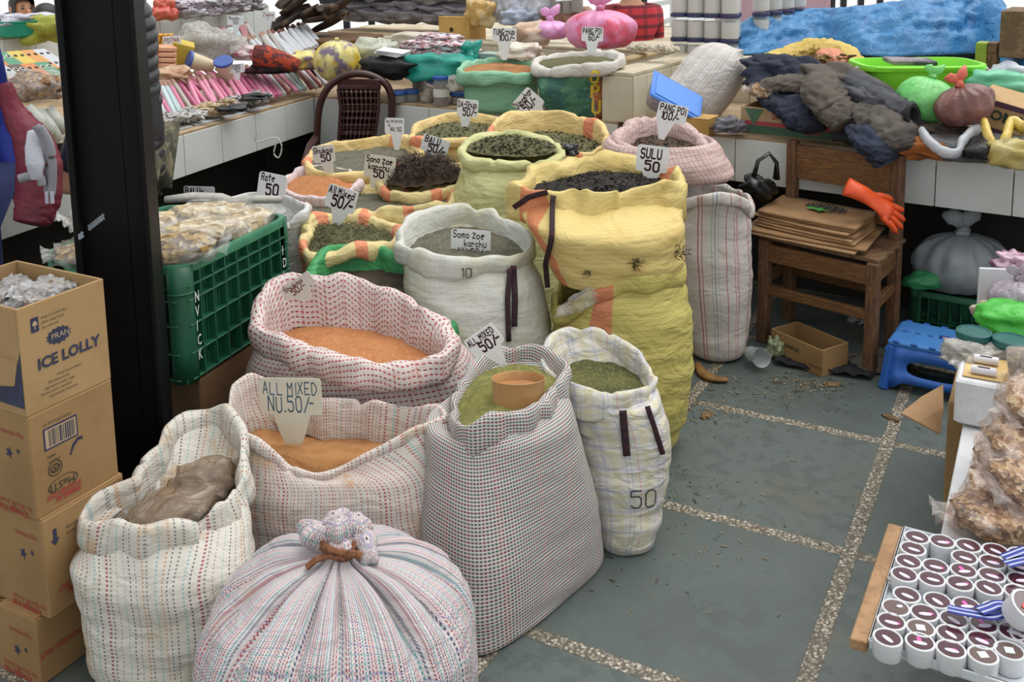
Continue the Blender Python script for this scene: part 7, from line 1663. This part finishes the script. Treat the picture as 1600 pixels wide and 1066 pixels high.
# clear canisters with navy lids stacked on the far side
m_can = mat('canister wall', '#dcdcdc', .12, alpha=.35); m_cang = mat('canister goods', '#d0ccc4', .6); m_nlid = mat('navy lid', '#35375c', .4)
c0 = V((1.026, 5.75, 1.0)); jar0 = jar('', (0, 0, 0), .052, .118, m_nlid, m_cang, name='canister', lh=.02)
jar0['group'] = 'canisters stacked by the tarpaulin'; lv = ('bottom', 'second', 'third', 'top'); used0 = False
for r_ in range(3):
    for k in range(4):
        for d in range(1 if k < 3 else 2):
            p = c0 + V((.82, -.57, 0)) * .112 * k * .9 + V((.3, .95, 0)) * .12 * d + UZ * (.14 * r_)
            lb = 'clear navy lidded canister, %s layer, %s in the front rank%s' % (('bottom', 'middle', 'top')[r_], ('first from left', 'second from left', 'third from left', 'fourth from left')[k], ' rear' if d else '')
            if not used0: jar0.location = p; jar0['label'] = lb; used0 = True
            else: copy_tree(jar0, p, (0, 0, rd.uniform(0, 6)), label=lb)
for k in range(4):
    for r_ in range(2):
        p = c0 + V((.47 + .1 * k, .02 + .1 * k, .14 * (r_ + 1))) 
        copy_tree(jar0, p, (0, 0, k), .95, label='clear navy lidded canister behind the tarpaulin edge, %s from left, %s' % (('first', 'second', 'third', 'fourth')[k], ('lower', 'upper')[r_]))

# ---------------------------------------------------------------- plastic chair in the counter corner
m_pch = mat('maroon brown plastic', '#40211e', .35, '#371b19', 6, bump=.03)
pc0 = V((-0.82, 5.55, 0))
def frm(px): return V(px)
bk = [(-1.077, 5.6, 0.439), (-1.062, 5.6, 0.614), (-1.04, 5.6, 0.787), (-0.988, 5.6, 0.896), (-0.902, 5.6, 0.96), (-0.811, 5.6, 0.977), (-0.722, 5.6, 0.957), (-0.648, 5.6, 0.898), (-0.627, 5.6, 0.78), (-0.658, 5.6, 0.607), (-0.685, 5.6, 0.447)]
pch = thing('plastic_chair', 'maroon plastic chair with an arched slotted back in the counter corner', 'chair', pc0)
def sm(P, k=6):
    P = [V(p) for p in P]; Q = []
    for i in range(len(P) - 1):
        for j in range(k):
            g = lambda q: P[max(0, min(len(P) - 1, q))]; Q.append(V(tuple(cr(g(i - 1)[a], g(i)[a], g(i + 1)[a], g(i + 2)[a], j / k) for a in range(3))))
    return Q + [P[-1]]
MB().tube(sm(bk), .021, 12, 1.25, (0, 1, 0)).build('back_arch', m_pch, pch, sharp=0)
sp_ = [(-0.935, 5.58, 0.523), (-0.922, 5.58, 0.671), (-0.91, 5.58, 0.788), (-0.92, 5.58, 0.898), (-0.704, 5.58, 0.894), (-0.707, 5.58, 0.785), (-0.726, 5.58, 0.667), (-0.753, 5.58, 0.52)]
Lf, Rt = [V(p) for p in sp_[:4]], [V(p) for p in sp_[4:]][::-1]
nr = 9
for r_ in range(nr + 1):
    t = r_ / nr * 3; i = min(int(t), 2); a = Lf[i].lerp(Lf[i + 1], t - i); b = Rt[i].lerp(Rt[i + 1], t - i)
    MB().bar(a, b, .012, .03, (0, 0, 1)).build('back_slat', m_pch, pch, smooth=False)
for k in range(9):
    P = [Lf[i].lerp(Rt[i], k / 8) for i in range(4)]; w = .03 if k in (0, 8) else .02
    for i in range(3): MB().bar(P[i], P[i + 1], w, .012, (0, 1, 0)).build('back_slat', m_pch, pch, smooth=False)
MB().box((-0.808, 5.585, 0.917), (.25, .012, .06), rotm(0, 0, -.1), .004).build('top_panel', m_pch, pch)
seat = V((pc0.x + .0, pc0.y - .28, .43))
MB().box(seat, (.42, .42, .03), rotm(0, 0, -.15), .012).build('seat', m_pch, pch)
for a, b in ((-.19, -.19), (.19, -.19), (-.19, .2), (.19, .2)):
    MB().tube([seat + V((a, b, 0)), V((seat.x + a * 1.2, seat.y + b * 1.15, 0))], [.026, .02], 8).build('leg', m_pch, pch)
MB().tube([(-1.069, 5.6, 0.614), seat + V((-.22, 0, .2)), seat + V((-.21, -.19, .16)), seat + V((-.2, -.2, 0))], .02, 10).build('armrest', m_pch, pch); MB().tube([(-0.658, 5.6, 0.607), seat + V((.24, 0, .2)), seat + V((.23, -.19, .16)), seat + V((.21, -.2, 0))], .02, 10).build('armrest', m_pch, pch)
# white cable under the counter lip
MB().tube(sm([(-1.249, 5.0, 0.769), (-1.258, 5.0, 0.712), (-1.159, 5.0, 0.734), (-1.129, 5.0, 0.69), (-1.145, 5.0, 0.631), (-1.17, 5.0, 0.651), (-1.154, 5.0, 0.711)]), .004, 6).build('cable', mat('white cable', '#c9c9c4', .5), None, label='white cable looped below the left counter', cat='cable')

# ---------------------------------------------------------------- people
def skinned(name, J, E, m, parent, lev=2, root=0):
    """one continuous skin over joints (x, y, z, rx, ry)"""
    me = bpy.data.meshes.new(name); o = V(parent.location) if parent else V()
    me.from_pydata([V(j[:3]) - o for j in J], E, []); me.materials.append(m)
    ob = bpy.data.objects.new(name, me); C.objects.link(ob); ob.parent = parent; WL[ob.name] = o
    md = ob.modifiers.new('skin', 'SKIN'); md.use_smooth_shade = True
    sv_ = me.skin_vertices[0].data
    for v_, j in zip(sv_, J): v_.radius = (j[3], j[4] if len(j) > 4 else j[3])
    sv_[root].use_root = True
    sd = ob.modifiers.new('sub', 'SUBSURF'); sd.levels = lev; sd.render_levels = lev
    return ob
m_skin = mat('skin', '#c08d72', .6, '#b88468', 8, sss=.1); m_hair = mat('black hair', '#15120f', .45, '#221c18', 40, bump=.5, bs=60)
def person(label, loc, yaw, shirt, trousers, seated=False, armpose=0, hair=m_hair, hairlong=False, sc=1.0, headturn=0, tilt=0):
    root = thing('person', label, 'person', loc); M = rotm(0, 0, yaw) * sc; Lc = V(loc)
    def T(x, y, z): p = M @ V((x, y, z)) + Lc; return (p.x, p.y, p.z)
    hz = .50 if seated else .93
    J = [T(0, 0, hz) + (.135 * sc, .105 * sc), T(0, .0, hz + .2) + (.125 * sc, .095 * sc), T(0, .0, hz + .4) + (.15 * sc, .1 * sc), T(0, .01, hz + .5) + (.075 * sc, .065 * sc), T(0, .0, hz + .565) + (.05 * sc, .05 * sc), T(0, -.01, hz + .62) + (.062 * sc, .072 * sc), T(0, -.015, hz + .70) + (.077 * sc, .09 * sc), T(0, -.01, hz + .77) + (.062 * sc, .075 * sc)]
    E = [(i, i + 1) for i in range(7)]
    arms = [[(.2, .0, .43), (.25, -.06, .17), (.2, -.26, .08), (.17, -.33, .06)], [(.2, 0, .43), (.25, .02, .16), (.24, -.08, -.07), (.24, -.1, -.14)], [(.2, -.02, .43), (.24, -.2, .22), (.16, -.42, .2), (.13, -.5, .2)]][armpose]
    for s_ in (-1, 1):
        b0 = len(J)
        for (x, y, z), r_ in zip(arms, (.06, .048, .036, .03)): J.append(T(s_ * x, y, hz + z) + (r_ * sc,))
        E += [(2, b0), (b0, b0 + 1), (b0 + 1, b0 + 2), (b0 + 2, b0 + 3)]
    legs = [(.1, -.02, -.02), (.12, -.42, .0), (.12, -.45, -.42), (.12, -.55, -.47)] if seated else [(.09, 0, -.06), (.1, -.01, -.46), (.1, .03, -.86), (.1, -.1, -.9)]
    for s_ in (-1, 1):
        b0 = len(J)
        for (x, y, z), r_ in zip(legs, (.09, .065, .045, .04)): J.append(T(s_ * x, y, hz + z) + (r_ * sc,))
        E += [(0, b0), (b0, b0 + 1), (b0 + 1, b0 + 2), (b0 + 2, b0 + 3)]
    skinned('body', J, E, m_skin, root)
    # hands: palm, four fingers and a thumb
    for s_ in (-1, 1):
        a, b = V(arms[2]), V(arms[3]); d = (b - a).normalized(); a = V((s_ * b.x, b.y, b.z)); d = V((s_ * d.x, d.y, d.z)); sd_ = d.cross(V((0, 0, 1) if abs(d.z) < .7 else (0, -1, 0))).normalized(); up_ = sd_.cross(d)
        JJ = [T(*a) + (.026 * sc, .02 * sc), T(*(a + d * .05)) + (.034 * sc, .014 * sc)]; EE = [(0, 1)]
        for q, l_ in ((-1.5, .06), (-.5, .075), (.5, .07), (1.5, .055)):
            k = len(JJ); p = a + d * .07 + sd_ * q * .017
            JJ += [T(*p) + (.009 * sc,), T(*(p + d * l_ * .5 - up_ * .006)) + (.008 * sc,), T(*(p + d * l_ * .9 - up_ * .022)) + (.006 * sc,)]; EE += [(1, k), (k, k + 1), (k + 1, k + 2)]
        k = len(JJ); p = a + d * .02 - sd_ * .034; JJ += [T(*p) + (.011 * sc,), T(*(p + d * .03 - sd_ * .02 - up_ * .01)) + (.009 * sc,)]; EE += [(0, k), (k, k + 1)]
        skinned('hand', JJ, EE, m_skin, root, 1)
    # clothes
    JS = [T(0, 0, hz - .07) + (.185 * sc, .155 * sc), T(0, 0, hz + .06) + (.178 * sc, .148 * sc), T(0, 0, hz + .2) + (.165 * sc, .13 * sc), T(0, 0, hz + .4) + (.172 * sc, .12 * sc), T(0, .01, hz + .5) + (.085 * sc, .08 * sc)]; ES = [(0, 1), (1, 2), (2, 3), (3, 4)]
    for s_ in (-1, 1):
        b0 = len(JS)
        for (x, y, z), r_ in zip(arms[:3], (.082, .066, .052)): JS.append(T(s_ * x, y, hz + z) + (r_ * sc,))
        ES += [(3, b0), (b0, b0 + 1), (b0 + 1, b0 + 2)]
    skinned('shirt', JS, ES, shirt, root)
    JT = [T(0, 0, hz) + (.165 * sc, .135 * sc)]; ET = []
    for s_ in (-1, 1):
        b0 = len(JT)
        for (x, y, z), r_ in zip(legs[:3], (.105, .082, .06)): JT.append(T(s_ * x, y, hz + z) + (r_ * sc,))
        ET += [(0, b0), (b0, b0 + 1), (b0 + 1, b0 + 2)]
    skinned('trousers', JT, ET, trousers, root)
    # shoes
    for s_ in (-1, 1):
        f = V(legs[3]); MB().blob(T(s_ * f.x, f.y - .02, hz + f.z - .005 if not seated else .035), (.05 * sc, .12 * sc, .04 * sc), rotm(0, 0, yaw), .05, 3, 1, 14, 8, .8, .7).build('shoe', m_black, root, sharp=0)
    # head details
    hc = V((0, -.012, hz + .70)); Hm = rotm(0, tilt, headturn)
    def Hh(x, y, z): return T(*(hc + Hm @ V((x, y, z))))
    rows = []
    for j in range(13):
        ph = -.35 + 1.92 * j / 12; row = []
        for i in range(28):
            th = TAU * i / 28; fr = max(0, -math.sin(th)); lo = -.02 if fr < .35 else .05 * min(1, (fr - .35) * 3)
            zz = .108 * math.sin(ph); zz = max(zz, lo + (.0 if not hairlong or fr > .5 else -.13)) if j < 5 else zz
            if hairlong and j == 0 and fr < .45: zz = -.15
            kx = math.cos(ph) if j > 3 else .97
            row.append(Hh(.092 * kx * math.cos(th), .108 * kx * math.sin(th) + .006, zz + .012))
        rows.append(row)
    MB().grid(rows, True, False, True).build('hair', hair, root, sharp=0)
    ey = mat('eye', '#15110f', .3)
    for s_ in (-1, 1):
        MB().blob(Hh(s_ * .031, -.083, -.002), (.013 * sc, .008 * sc, .007 * sc), rotm(0, 0, yaw + headturn), 0, 1, 0, 10, 8).build('eye', ey, root)
        MB().blob(Hh(s_ * .031, -.087, .018), (.017 * sc, .006 * sc, .004 * sc), rotm(0, 0, yaw + headturn), 0, 1, 0, 10, 6).build('eyebrow', hair, root)
        MB().blob(Hh(s_ * .082, .0, -.01), (.012 * sc, .02 * sc, .03 * sc), rotm(0, 0, yaw + headturn), .05, 1, 0, 10, 8).build('ear', m_skin, root)
    MB().blob(Hh(0, -.098, -.025), (.013 * sc, .018 * sc, .02 * sc), rotm(.3, 0, yaw + headturn), 0, 1, 0, 10, 8).build('nose', m_skin, root)
    MB().blob(Hh(0, -.085, -.058), (.024 * sc, .009 * sc, .007 * sc), rotm(0, 0, yaw + headturn), 0, 1, 0, 12, 6).build('mouth', mat('lips', '#9c5a52', .5), root)
    return root
m_tr1 = mat('dark trousers', '#26282e', .85, bump=.3); m_camo = mat('camouflage trousers', '#5a5644', .85, '#3a3a30', 14, .45, .55, bump=.3, col3='#7a7258', ns3=18)
def plaid(name, a, b):
    m, t, bb, o = newmat(name); g = NG(t); n = t.nodes.new('ShaderNodeSeparateXYZ'); t.links.new(g.coord('Object'), n.inputs[0]); z_ = g.math('FRACT', g.math('MULTIPLY', n.outputs[2], 14)); x_ = g.math('FRACT', g.math('MULTIPLY', n.outputs[0], 9))
    c = g.mix(g.math('MULTIPLY', g.math('GREATER_THAN', z_, .62), .75), S(a), S(b)); c = g.mix(g.math('MULTIPLY', g.math('GREATER_THAN', x_, .7), .45), c, S(b)); t.links.new(c, bb.inputs['Base Color']); bb.inputs['Roughness'].default_value = .85
    return m
person('person seated with their back turned in a red and black plaid shirt', (0.928, 7.2, 0.24), math.pi + .4, plaid('red plaid', '#b22a34', '#4a1a22'), m_tr1, True, 0)
stl = thing('stool', 'low dark bench under the person in plaid', 'stool', (0.928, 7.2, 0))
MB().box((0.928, 7.2, 0.32), (.6, .4, .64), rotm(0, 0, .4), .01).build('bench_body', m_wood, stl, smooth=False)
wl_ = (-3.672, 7.7, 0.06)
person('woman in a grey top and plum cardigan with long dark hair at the far left', wl_, .35, mat('plum cardigan', '#6a5060', .85, '#9a93a0', 5, .5, .6), m_tr1, True, 0, hairlong=True, headturn=.5)
person('dark haired person in yellow green beside the woman at the far left', (-3.159, 6.95, 0.08), 2.6, mat('olive yellow shirt', '#8f8f30', .85, '#7d7d2a', 9), m_tr1, True, 0, sc=.95)
person('small child with black hair in front of the woman', (-3.195, 6.5, 0.27), 2.9, mat('child shirt', '#7a6a78', .85), m_tr1, True, 0, sc=.78)
MB().box((-3.7720000000000002, 7.8, 0.215), (1.0, .35, .41), rotm(0, 0, 1.2), .01).build('bench', m_wood, None, smooth=False, label='long bench behind the far left stall', cat='bench')
gb0 = V((-2.887, 6.0, 1.188)); 
o = thing('plastic_basin', 'teal green round basin of folded white cloth on the far left ledge', 'basin', gb0)
MB().lathe([(.13, 0), (.145, .01), (.16, .085), (.168, .09), (.168, .098), (.158, .098), (.14, .02), (0, .02)], gb0, 40).build('basin_wall', mat('teal basin', '#1f9a80', .4, '#1b8f77', 5), o)
pillow('cloth', 'white and lilac cloth piled in the teal basin', 'cloth', gb0 + UZ * .1, (.14, .13, .035), mat('white lilac cloth', '#c9c8d0', .8, '#8f8a9a', 14, bump=.4), 121, 0, .35)
pillow('plastic_bag', 'olive yellow bag right of the teal basin', 'bag', (-2.738, 6.0, 1.228), (.12, .1, .075), mat('olive bag', '#9aa038', .5, '#86862c', 9, bump=.5), 122, .3, .35)
pillow('plastic_bag', 'small olive bag left of the teal basin', 'bag', (-3.091, 6.2, 1.253), (.07, .06, .04), mat('olive bag', '#9aa038', .5), 123, 0, .3)
# quilted jacket person behind the post
m_puf = mat('dark quilted nylon', '#2b2e34', .38, '#24272c', 5, bump=.25, bs=30)
PL = V((-1.467, 3.75, 0))
pp = person('person in a dark quilted jacket and camouflage trousers behind the black post', PL, -1.57, m_puf, m_camo, False, 1, sc=1.05)
rows = []
for j in range(131):
    z_ = .84 + .68 * j / 130; q = (z_ - .84) / .05; f = .012 * abs(math.sin(q * math.pi)) ** .6; k = 1 - .25 * max(0, (z_ - 1.38) / .14) ** 2
    rows.append([PL + V(((.15 * k + f) * math.cos(t), (.2 * k + f) * math.sin(t), z_ + .006 * math.sin(t * 2))) + V((.006 * nz((math.cos(t) * 3, math.sin(t) * 3, z_ * 12), 1), 0, 0)) for t in [TAU * i / 48 for i in range(48)]])
MB().grid(rows, True, True, True).build('quilted_jacket', m_puf, pp, sharp=0)
# person at the left edge with a maroon backpack
BL = V((-1.896, 3.3, 0))
person('person in a bright blue coat at the left edge beside the maroon backpack', BL, 1.2, mat('bright blue coat', '#22379a', .7, '#1c2e84', 6, bump=.4), mat('dark blue trousers', '#1e2a55', .8, bump=.3), False, 1)
m_mar = mat('maroon nylon', '#6f1a2e', .6, '#5c1425', 7, bump=.4, bs=25); m_gr = mat('grey nylon', '#8f8f96', .6, '#84848c', 9, bump=.3); m_wht = mat('pale grey nylon', '#b9bac6', .6, bump=.3)
bpk = [(-1.6, 3.2, 1.3), (-1.573, 3.2, 1.149), (-1.506, 3.2, 1.158), (-1.463, 3.2, 1.041), (-1.466, 3.2, 0.934), (-1.512, 3.2, 0.838), (-1.578, 3.2, 0.806), (-1.623, 3.2, 0.818)]
bp = thing('backpack', 'maroon backpack with grey and pale straps at the left edge', 'bag', (-1.555, 3.2, 0.828))
cloth_tube('bag_body', m_mar, bp, [(-1.617, 3.22, 1.273), (-1.592, 3.22, 1.177), (-1.536, 3.2, 1.095), (-1.506, 3.18, 1.0), (-1.51, 3.15, 0.888), (-1.522, 3.12, 0.829)], (.02, .035, .055, .07, .072, .055), .7, 131, fold=.3)
cloth_tube('side_pocket', m_wht, bp, [(-1.482, 3.1, 1.137), (-1.471, 3.08, 1.091), (-1.462, 3.06, 1.038), (-1.464, 3.06, 0.989)], (.012, .026, .028, .02), .5, 132, fold=.2)
for k in range(3): MB().tube(sm([(-1.459, 3.08, 1.156), (-1.436, 3.08, 1.103), (-1.43, 3.08, 1.025), (-1.439, 3.08, 0.943)] if k == 0 else ([(-1.443, 3.07, 1.154), (-1.417, 3.07, 1.099), (-1.414, 3.07, 1.023), (-1.425, 3.07, 0.935)] if k == 1 else [(-1.516, 3.06, 0.99), (-1.486, 3.06, 0.998), (-1.452, 3.06, 0.997), (-1.446, 3.06, 0.968)])), .009, 8, 1.6).build('strap', m_gr, bp, sharp=0)
for k in range(2): MB().tube([V((-1.434, 3.06, 0.948)) + V((.016 * k, 0, 0)), V((-1.435, 3.06, 0.911)) + V((.016 * k, 0, 0))], .006, 6).build('zip_pull', m_wht, bp)
# sleeve of somebody reaching in at the far left
m_slv = mat('dark grey sleeve', '#3a4048', .6, '#30353c', 8, bump=.3)
person('person in a dark grey jacket reaching in from beyond the left edge', (-2.759, 4.6, 0), .9, m_slv, m_tr1, False, 2)

# ---------------------------------------------------------------- printed packets and rolls on the near end of the left counter
pal = ['#c98f4a', '#c9b04a', '#4f8a6a', '#c27a44', '#5a4a44', '#b9bcc0']
pm = [mat('incense packet ' + h, h, .4) for h in pal]; m_bl = mat('packet black spot', '#1c1a18', .5); m_wr = mat('packet pale ring', '#cfd0c4', .5)
pack = []
for k in range(6):
    o = thing('incense_packet', '', 'packet', (0, 0, 0), 'printed incense packets left of the post')
    MB().box((0, 0, 0), (.048, .2, .03), None, .003).build('packet_box', pm[k], o, smooth=False, origin=(0, 0, 0))
    for y_ in (-.05, .05):
        if k in (2, 4): MB().lathe([(0, .0162), (.016, .0162), (.016, .015)], (0, y_, 0), 16, capa=False, capb=False).build('printed_ring', m_wr, o, origin=(0, 0, 0))
        MB().lathe([(0, .0175), (.010, .0175), (.010, .016)], (0, y_, 0), 14, capa=False, capb=False).build('printed_spot', m_bl, o, origin=(0, 0, 0))
    pack.append(o)
pu = set(); cnm = ['orange', 'yellow', 'green', 'rust', 'brown', 'grey']
p00, p01, p10 = V((-2.397, 4.75, 1.076)), V((-2.288, 5.1, 1.058)), V((-2.537, 5.05, 1.154))
for r_ in range(2):
    for k in range(9):
        q = (k * 5 + r_ * 3 + (k // 2)) % 6; p = p00 + (p01 - p00) * (k / 8) + (p10 - p00) * (r_ * .62 + .1); rot = (R(28), 0, math.atan2((p01 - p00).y, (p01 - p00).x))
        lb = '%s incense packet with black spots, number %s from the left edge, %s row' % (cnm[q], ('one', 'two', 'three', 'four', 'five', 'six', 'seven', 'eight', 'nine')[k], ('lower', 'upper')[r_])
        if q not in pu: pu.add(q); o = pack[q]; o['label'] = lb
        else: o = copy_tree(pack[q], label=lb)
        o.location = p; o.rotation_euler = rot
for q in range(6):
    if q not in pu: copy = pack[q]; copy['label'] = cnm[q] + ' incense packet at the row end'; copy.location = p00 + (p01 - p00) * 1.12; copy.rotation_euler = (R(28), 0, 0)
grainbag('clear bag of brown bits left of the post above the grey rolls', (-2.17, 4.6, 1.021), (.14, .1, .06), .3, (.3, 0), grains('brown bits', ['#7a5a3c', '#94704a', '#5e442c', '#a8875c'], 60), 141)
m_grr = mat('grey white rolls', '#b3b6ae', .5, '#9fa29a', 14, bump=.4)
for k, pts in enumerate([[(-2.182, 4.45, 0.986), (-2.138, 4.45, 0.933), (-2.094, 4.45, 0.879)], [(-2.141, 4.45, 0.997), (-2.094, 4.45, 0.938), (-2.043, 4.45, 0.867)], [(-2.12, 4.5, 0.977), (-2.068, 4.5, 0.893), (-2.033, 4.5, 0.827)], [(-2.096, 4.55, 0.974), (-2.054, 4.55, 0.913), (-2.016, 4.55, 0.865)], [(-2.178, 4.4, 0.966), (-2.137, 4.4, 0.907), (-2.102, 4.4, 0.848)]]):
    MB().tube(pts, [.026, .032, .028], 12).build('paper_roll', m_grr, None, sharp=0, label='grey white paper roll, number %s of five left of the post' % ('one', 'two', 'three', 'four', 'five')[k], cat='roll')
# packets on the far left ledge right of the post
m_redp = mat('red packets', '#b8473a', .35, '#c96a52', 14, bump=.5); 
for k, p in enumerate([(-2.374, 6.9, 1.246), (-2.338, 6.95, 1.25), (-2.302, 7.0, 1.237), (-2.378, 7.0, 1.301), (-2.331, 7.05, 1.306)]): pillow('snack_packet', ('left', 'middle', 'right', 'upper left', 'upper right')[k] + ' red plump packet on the far ledge by the quilted jacket', 'packet', p, (.045, .08, .045), m_redp, 151 + k, .3, .15)
for k in range(10):
    t = (k % 5) / 4.2; p = V((-2.225, 7.1, 1.238)) + (V((-1.994, 8.0, 1.232)) - V((-2.225, 7.1, 1.238))) * t + UZ * (.055 * (k // 5))
    pillow('snack_packet', 'silver and purple packet, %s from left, %s layer on the far ledge' % (('first', 'second', 'third', 'fourth', 'fifth')[k % 5], ('lower', 'upper')[k // 5]), 'packet', p, (.13, .08, .04), m_pk2 if k % 2 else m_sil, 160 + k, -.3 + .1 * (k % 3), .25)
# ---------------------------------------------------------------- litter on the floor
lit = MB(); rg = random.Random(12)
for ctr_, n_, sp in ((V((1.135, 3.633, 0.0)), 260, .07), (V((0.679, 3.437, 0.0)), 170, .10), (V((0.768, 3.704, 0.0)), 70, .12), (V((0.56, 2.92, 0.0)), 70, .14), (V((0.614, 2.661, 0.0)), 24, .1), (V((0.952, 3.64, 0.0)), 260, .26), (V((0.356, 2.533, 0.0)), 30, .16), (V((0.908, 2.909, 0.0)), 26, .6)):
    for _ in range(n_):
        p = ctr_ + V((rg.gauss(0, sp), rg.gauss(0, sp * .7), .002)); a = rg.uniform(0, 6); l_ = rg.choice((.002, .003, .004, .006, .011)); w_ = rg.uniform(.0007, .0022)
        d = V((math.cos(a), math.sin(a), rg.uniform(-.1, .2))) * l_; s_ = V((-math.sin(a), math.cos(a), 0)) * w_
        lit.add([p - d - s_, p + d - s_ + UZ * .002, p + d + s_ + UZ * .003, p - d + s_], [(0, 1, 2, 3)])
lit.build('litter', mat('straw litter', '#8a7550', .9, island=['#7d6c4c', '#4c3f2f', '#8a7855', '#352c23', '#9a8a68']), None, smooth=False, kind='stuff', label='bits of straw and dry leaf scattered on the floor', cat='litter')
lp = [V((0.764, 3.812, 0.0)), V((0.766, 3.716, 0.0)), V((0.798, 3.669, 0.0)), V((0.852, 3.655, 0.0))]
MB().tube([p + UZ * .012 for p in sm(lp)], [.012 + .012 * math.sin(math.pi * k / 18) for k in range(19)], 10, .5).build('dried_pod', mat('dried brown pod', '#8a6434', .7, '#6f4e28', 20), None, sharp=0, label='curved dry brown pod on the floor under the tall lined sack', cat='plant')
for k, (p, lb) in enumerate((((1.241, 3.618, 0.0), 'curled dry leaf on the floor before the chair'), ((0.716, 3.386, 0.0), 'dark dry leaf on the floor beside the olive sack'), ((1.365, 3.338, 0.0), 'dry leaf scrap near the carton flap'))):
    pillow('dry_leaf', lb, 'leaf', p, (.03, .014, .009), mat('dry leaf', '#7a6240', .8, '#54422c', 30), 180 + k, k, .5)
# bags of brown powder inside the left front sack
m_tanf = film('dusty film', '#d6c8b6', .72, .2, .5, 14)
G_br = mat('brown powder in bags', '#7f6a52', .9, '#6c5843', 10)
S2C = V((-0.808, 2.182, 0.417))
grainbag('dusty clear bag of brown powder lying in the white lined sack', S2C + V((.005, .03, -.10)), (.115, .07, .05), 1.1, (.1, 0), G_br, 171, fm=m_tanf)
grainbag('clear bag of tan powder at the back of the white lined sack', S2C + V((.035, .15, -.06)), (.075, .06, .045), .5, (.9, 0), G_br, 172, fm=m_tanf)
grainbag('clear folded bag at the front of the white lined sack', S2C + V((.0, -.03, -.10)), (.07, .04, .03), .2, (0, 0), G_br, 173, fm=m_tanf)

# ---------------------------------------------------------------- far end of the hall
m_fr = mat('dark steel frame', '#2b2d33', .5); m_pk3 = mat('pink painted board', '#d9b3bd', .6, '#cfa8b2', 5); m_wfr = mat('white frame', '#d9dde2', .5)
t_ = thing('steel_railing', 'dark steel railing far behind the foil bags', 'railing', (-0.989, 9.5, 1.096))
for k in range(2): MB().bar((-1.716, 9.5, 1.096), (-0.321, 9.5, 1.145), .05, .05).build('rail', m_fr, t_, smooth=False) if k == 0 else MB().bar((-1.713, 9.5, 1.169), (-0.38, 9.5, 1.207), .05, .05).build('rail', m_fr, t_, smooth=False)
for p, q in [((-1.468, 9.5, 1.08), (-1.457, 9.5, 1.357)), ((-1.232, 9.5, 1.076), (-1.222, 9.5, 1.353)), ((-0.983, 9.5, 1.072), (-0.974, 9.5, 1.349)), ((-0.505, 9.5, 1.064), (-0.498, 9.5, 1.341))]: MB().bar(p, (q[0], q[1], 0), .06, .06, (0, 1, 0)).build('railing_post', m_fr, t_, smooth=False)
t_ = thing('cabinet', 'pale pink cabinet far behind the canisters', 'cabinet', (2.423, 9.0, 0))
MB().box((2.423, 9.0, 0.62), (.95, .4, 1.24), rotm(0, 0, -.1), .01).build('cabinet_body', m_pk3, t_, smooth=False)
for k in (-1, 1): MB().box(V((2.423, 9.0, 0.62)) + V((k * .22, -.21 - k * .022, 0)), (.41, .02, 1.16), rotm(0, 0, -.1), .01).build('cabinet_door', m_pk3, t_, smooth=False)
t_ = thing('window_grille', 'dark barred grille far behind the blue tarpaulin', 'grille', (2.976, 9.2, 0))
for p in [(2.74, 9.2, 1.123), (2.811, 9.2, 1.122), (2.946, 9.2, 1.119), (3.034, 9.2, 1.118), (3.139, 9.2, 1.116), (3.298, 9.2, 1.113), (3.474, 9.2, 1.11)]: MB().box((p[0], p[1], .75), (.05, .05, 1.5), None, .004).build('grille_bar', m_fr, t_, smooth=False)
t_ = thing('white_railing', 'white slanting railing beside the person in plaid', 'railing', (1.34, 8.5, 0))
MB().bar((1.198, 8.2, 0.987), (1.397, 8.2, 1.046), .04, .04).build('rail', m_wfr, t_, smooth=False); MB().bar((1.197, 8.2, 1.165), (1.396, 8.2, 1.193), .04, .04).build('rail', m_wfr, t_, smooth=False)
for p in [(1.166, 8.2, 1.103), (1.407, 8.2, 1.099)]: MB().box((p[0], p[1], .65), (.05, .05, 1.3), None, .004).build('railing_post', m_fr if p[0] < 1.2 else m_wfr, t_, smooth=False)
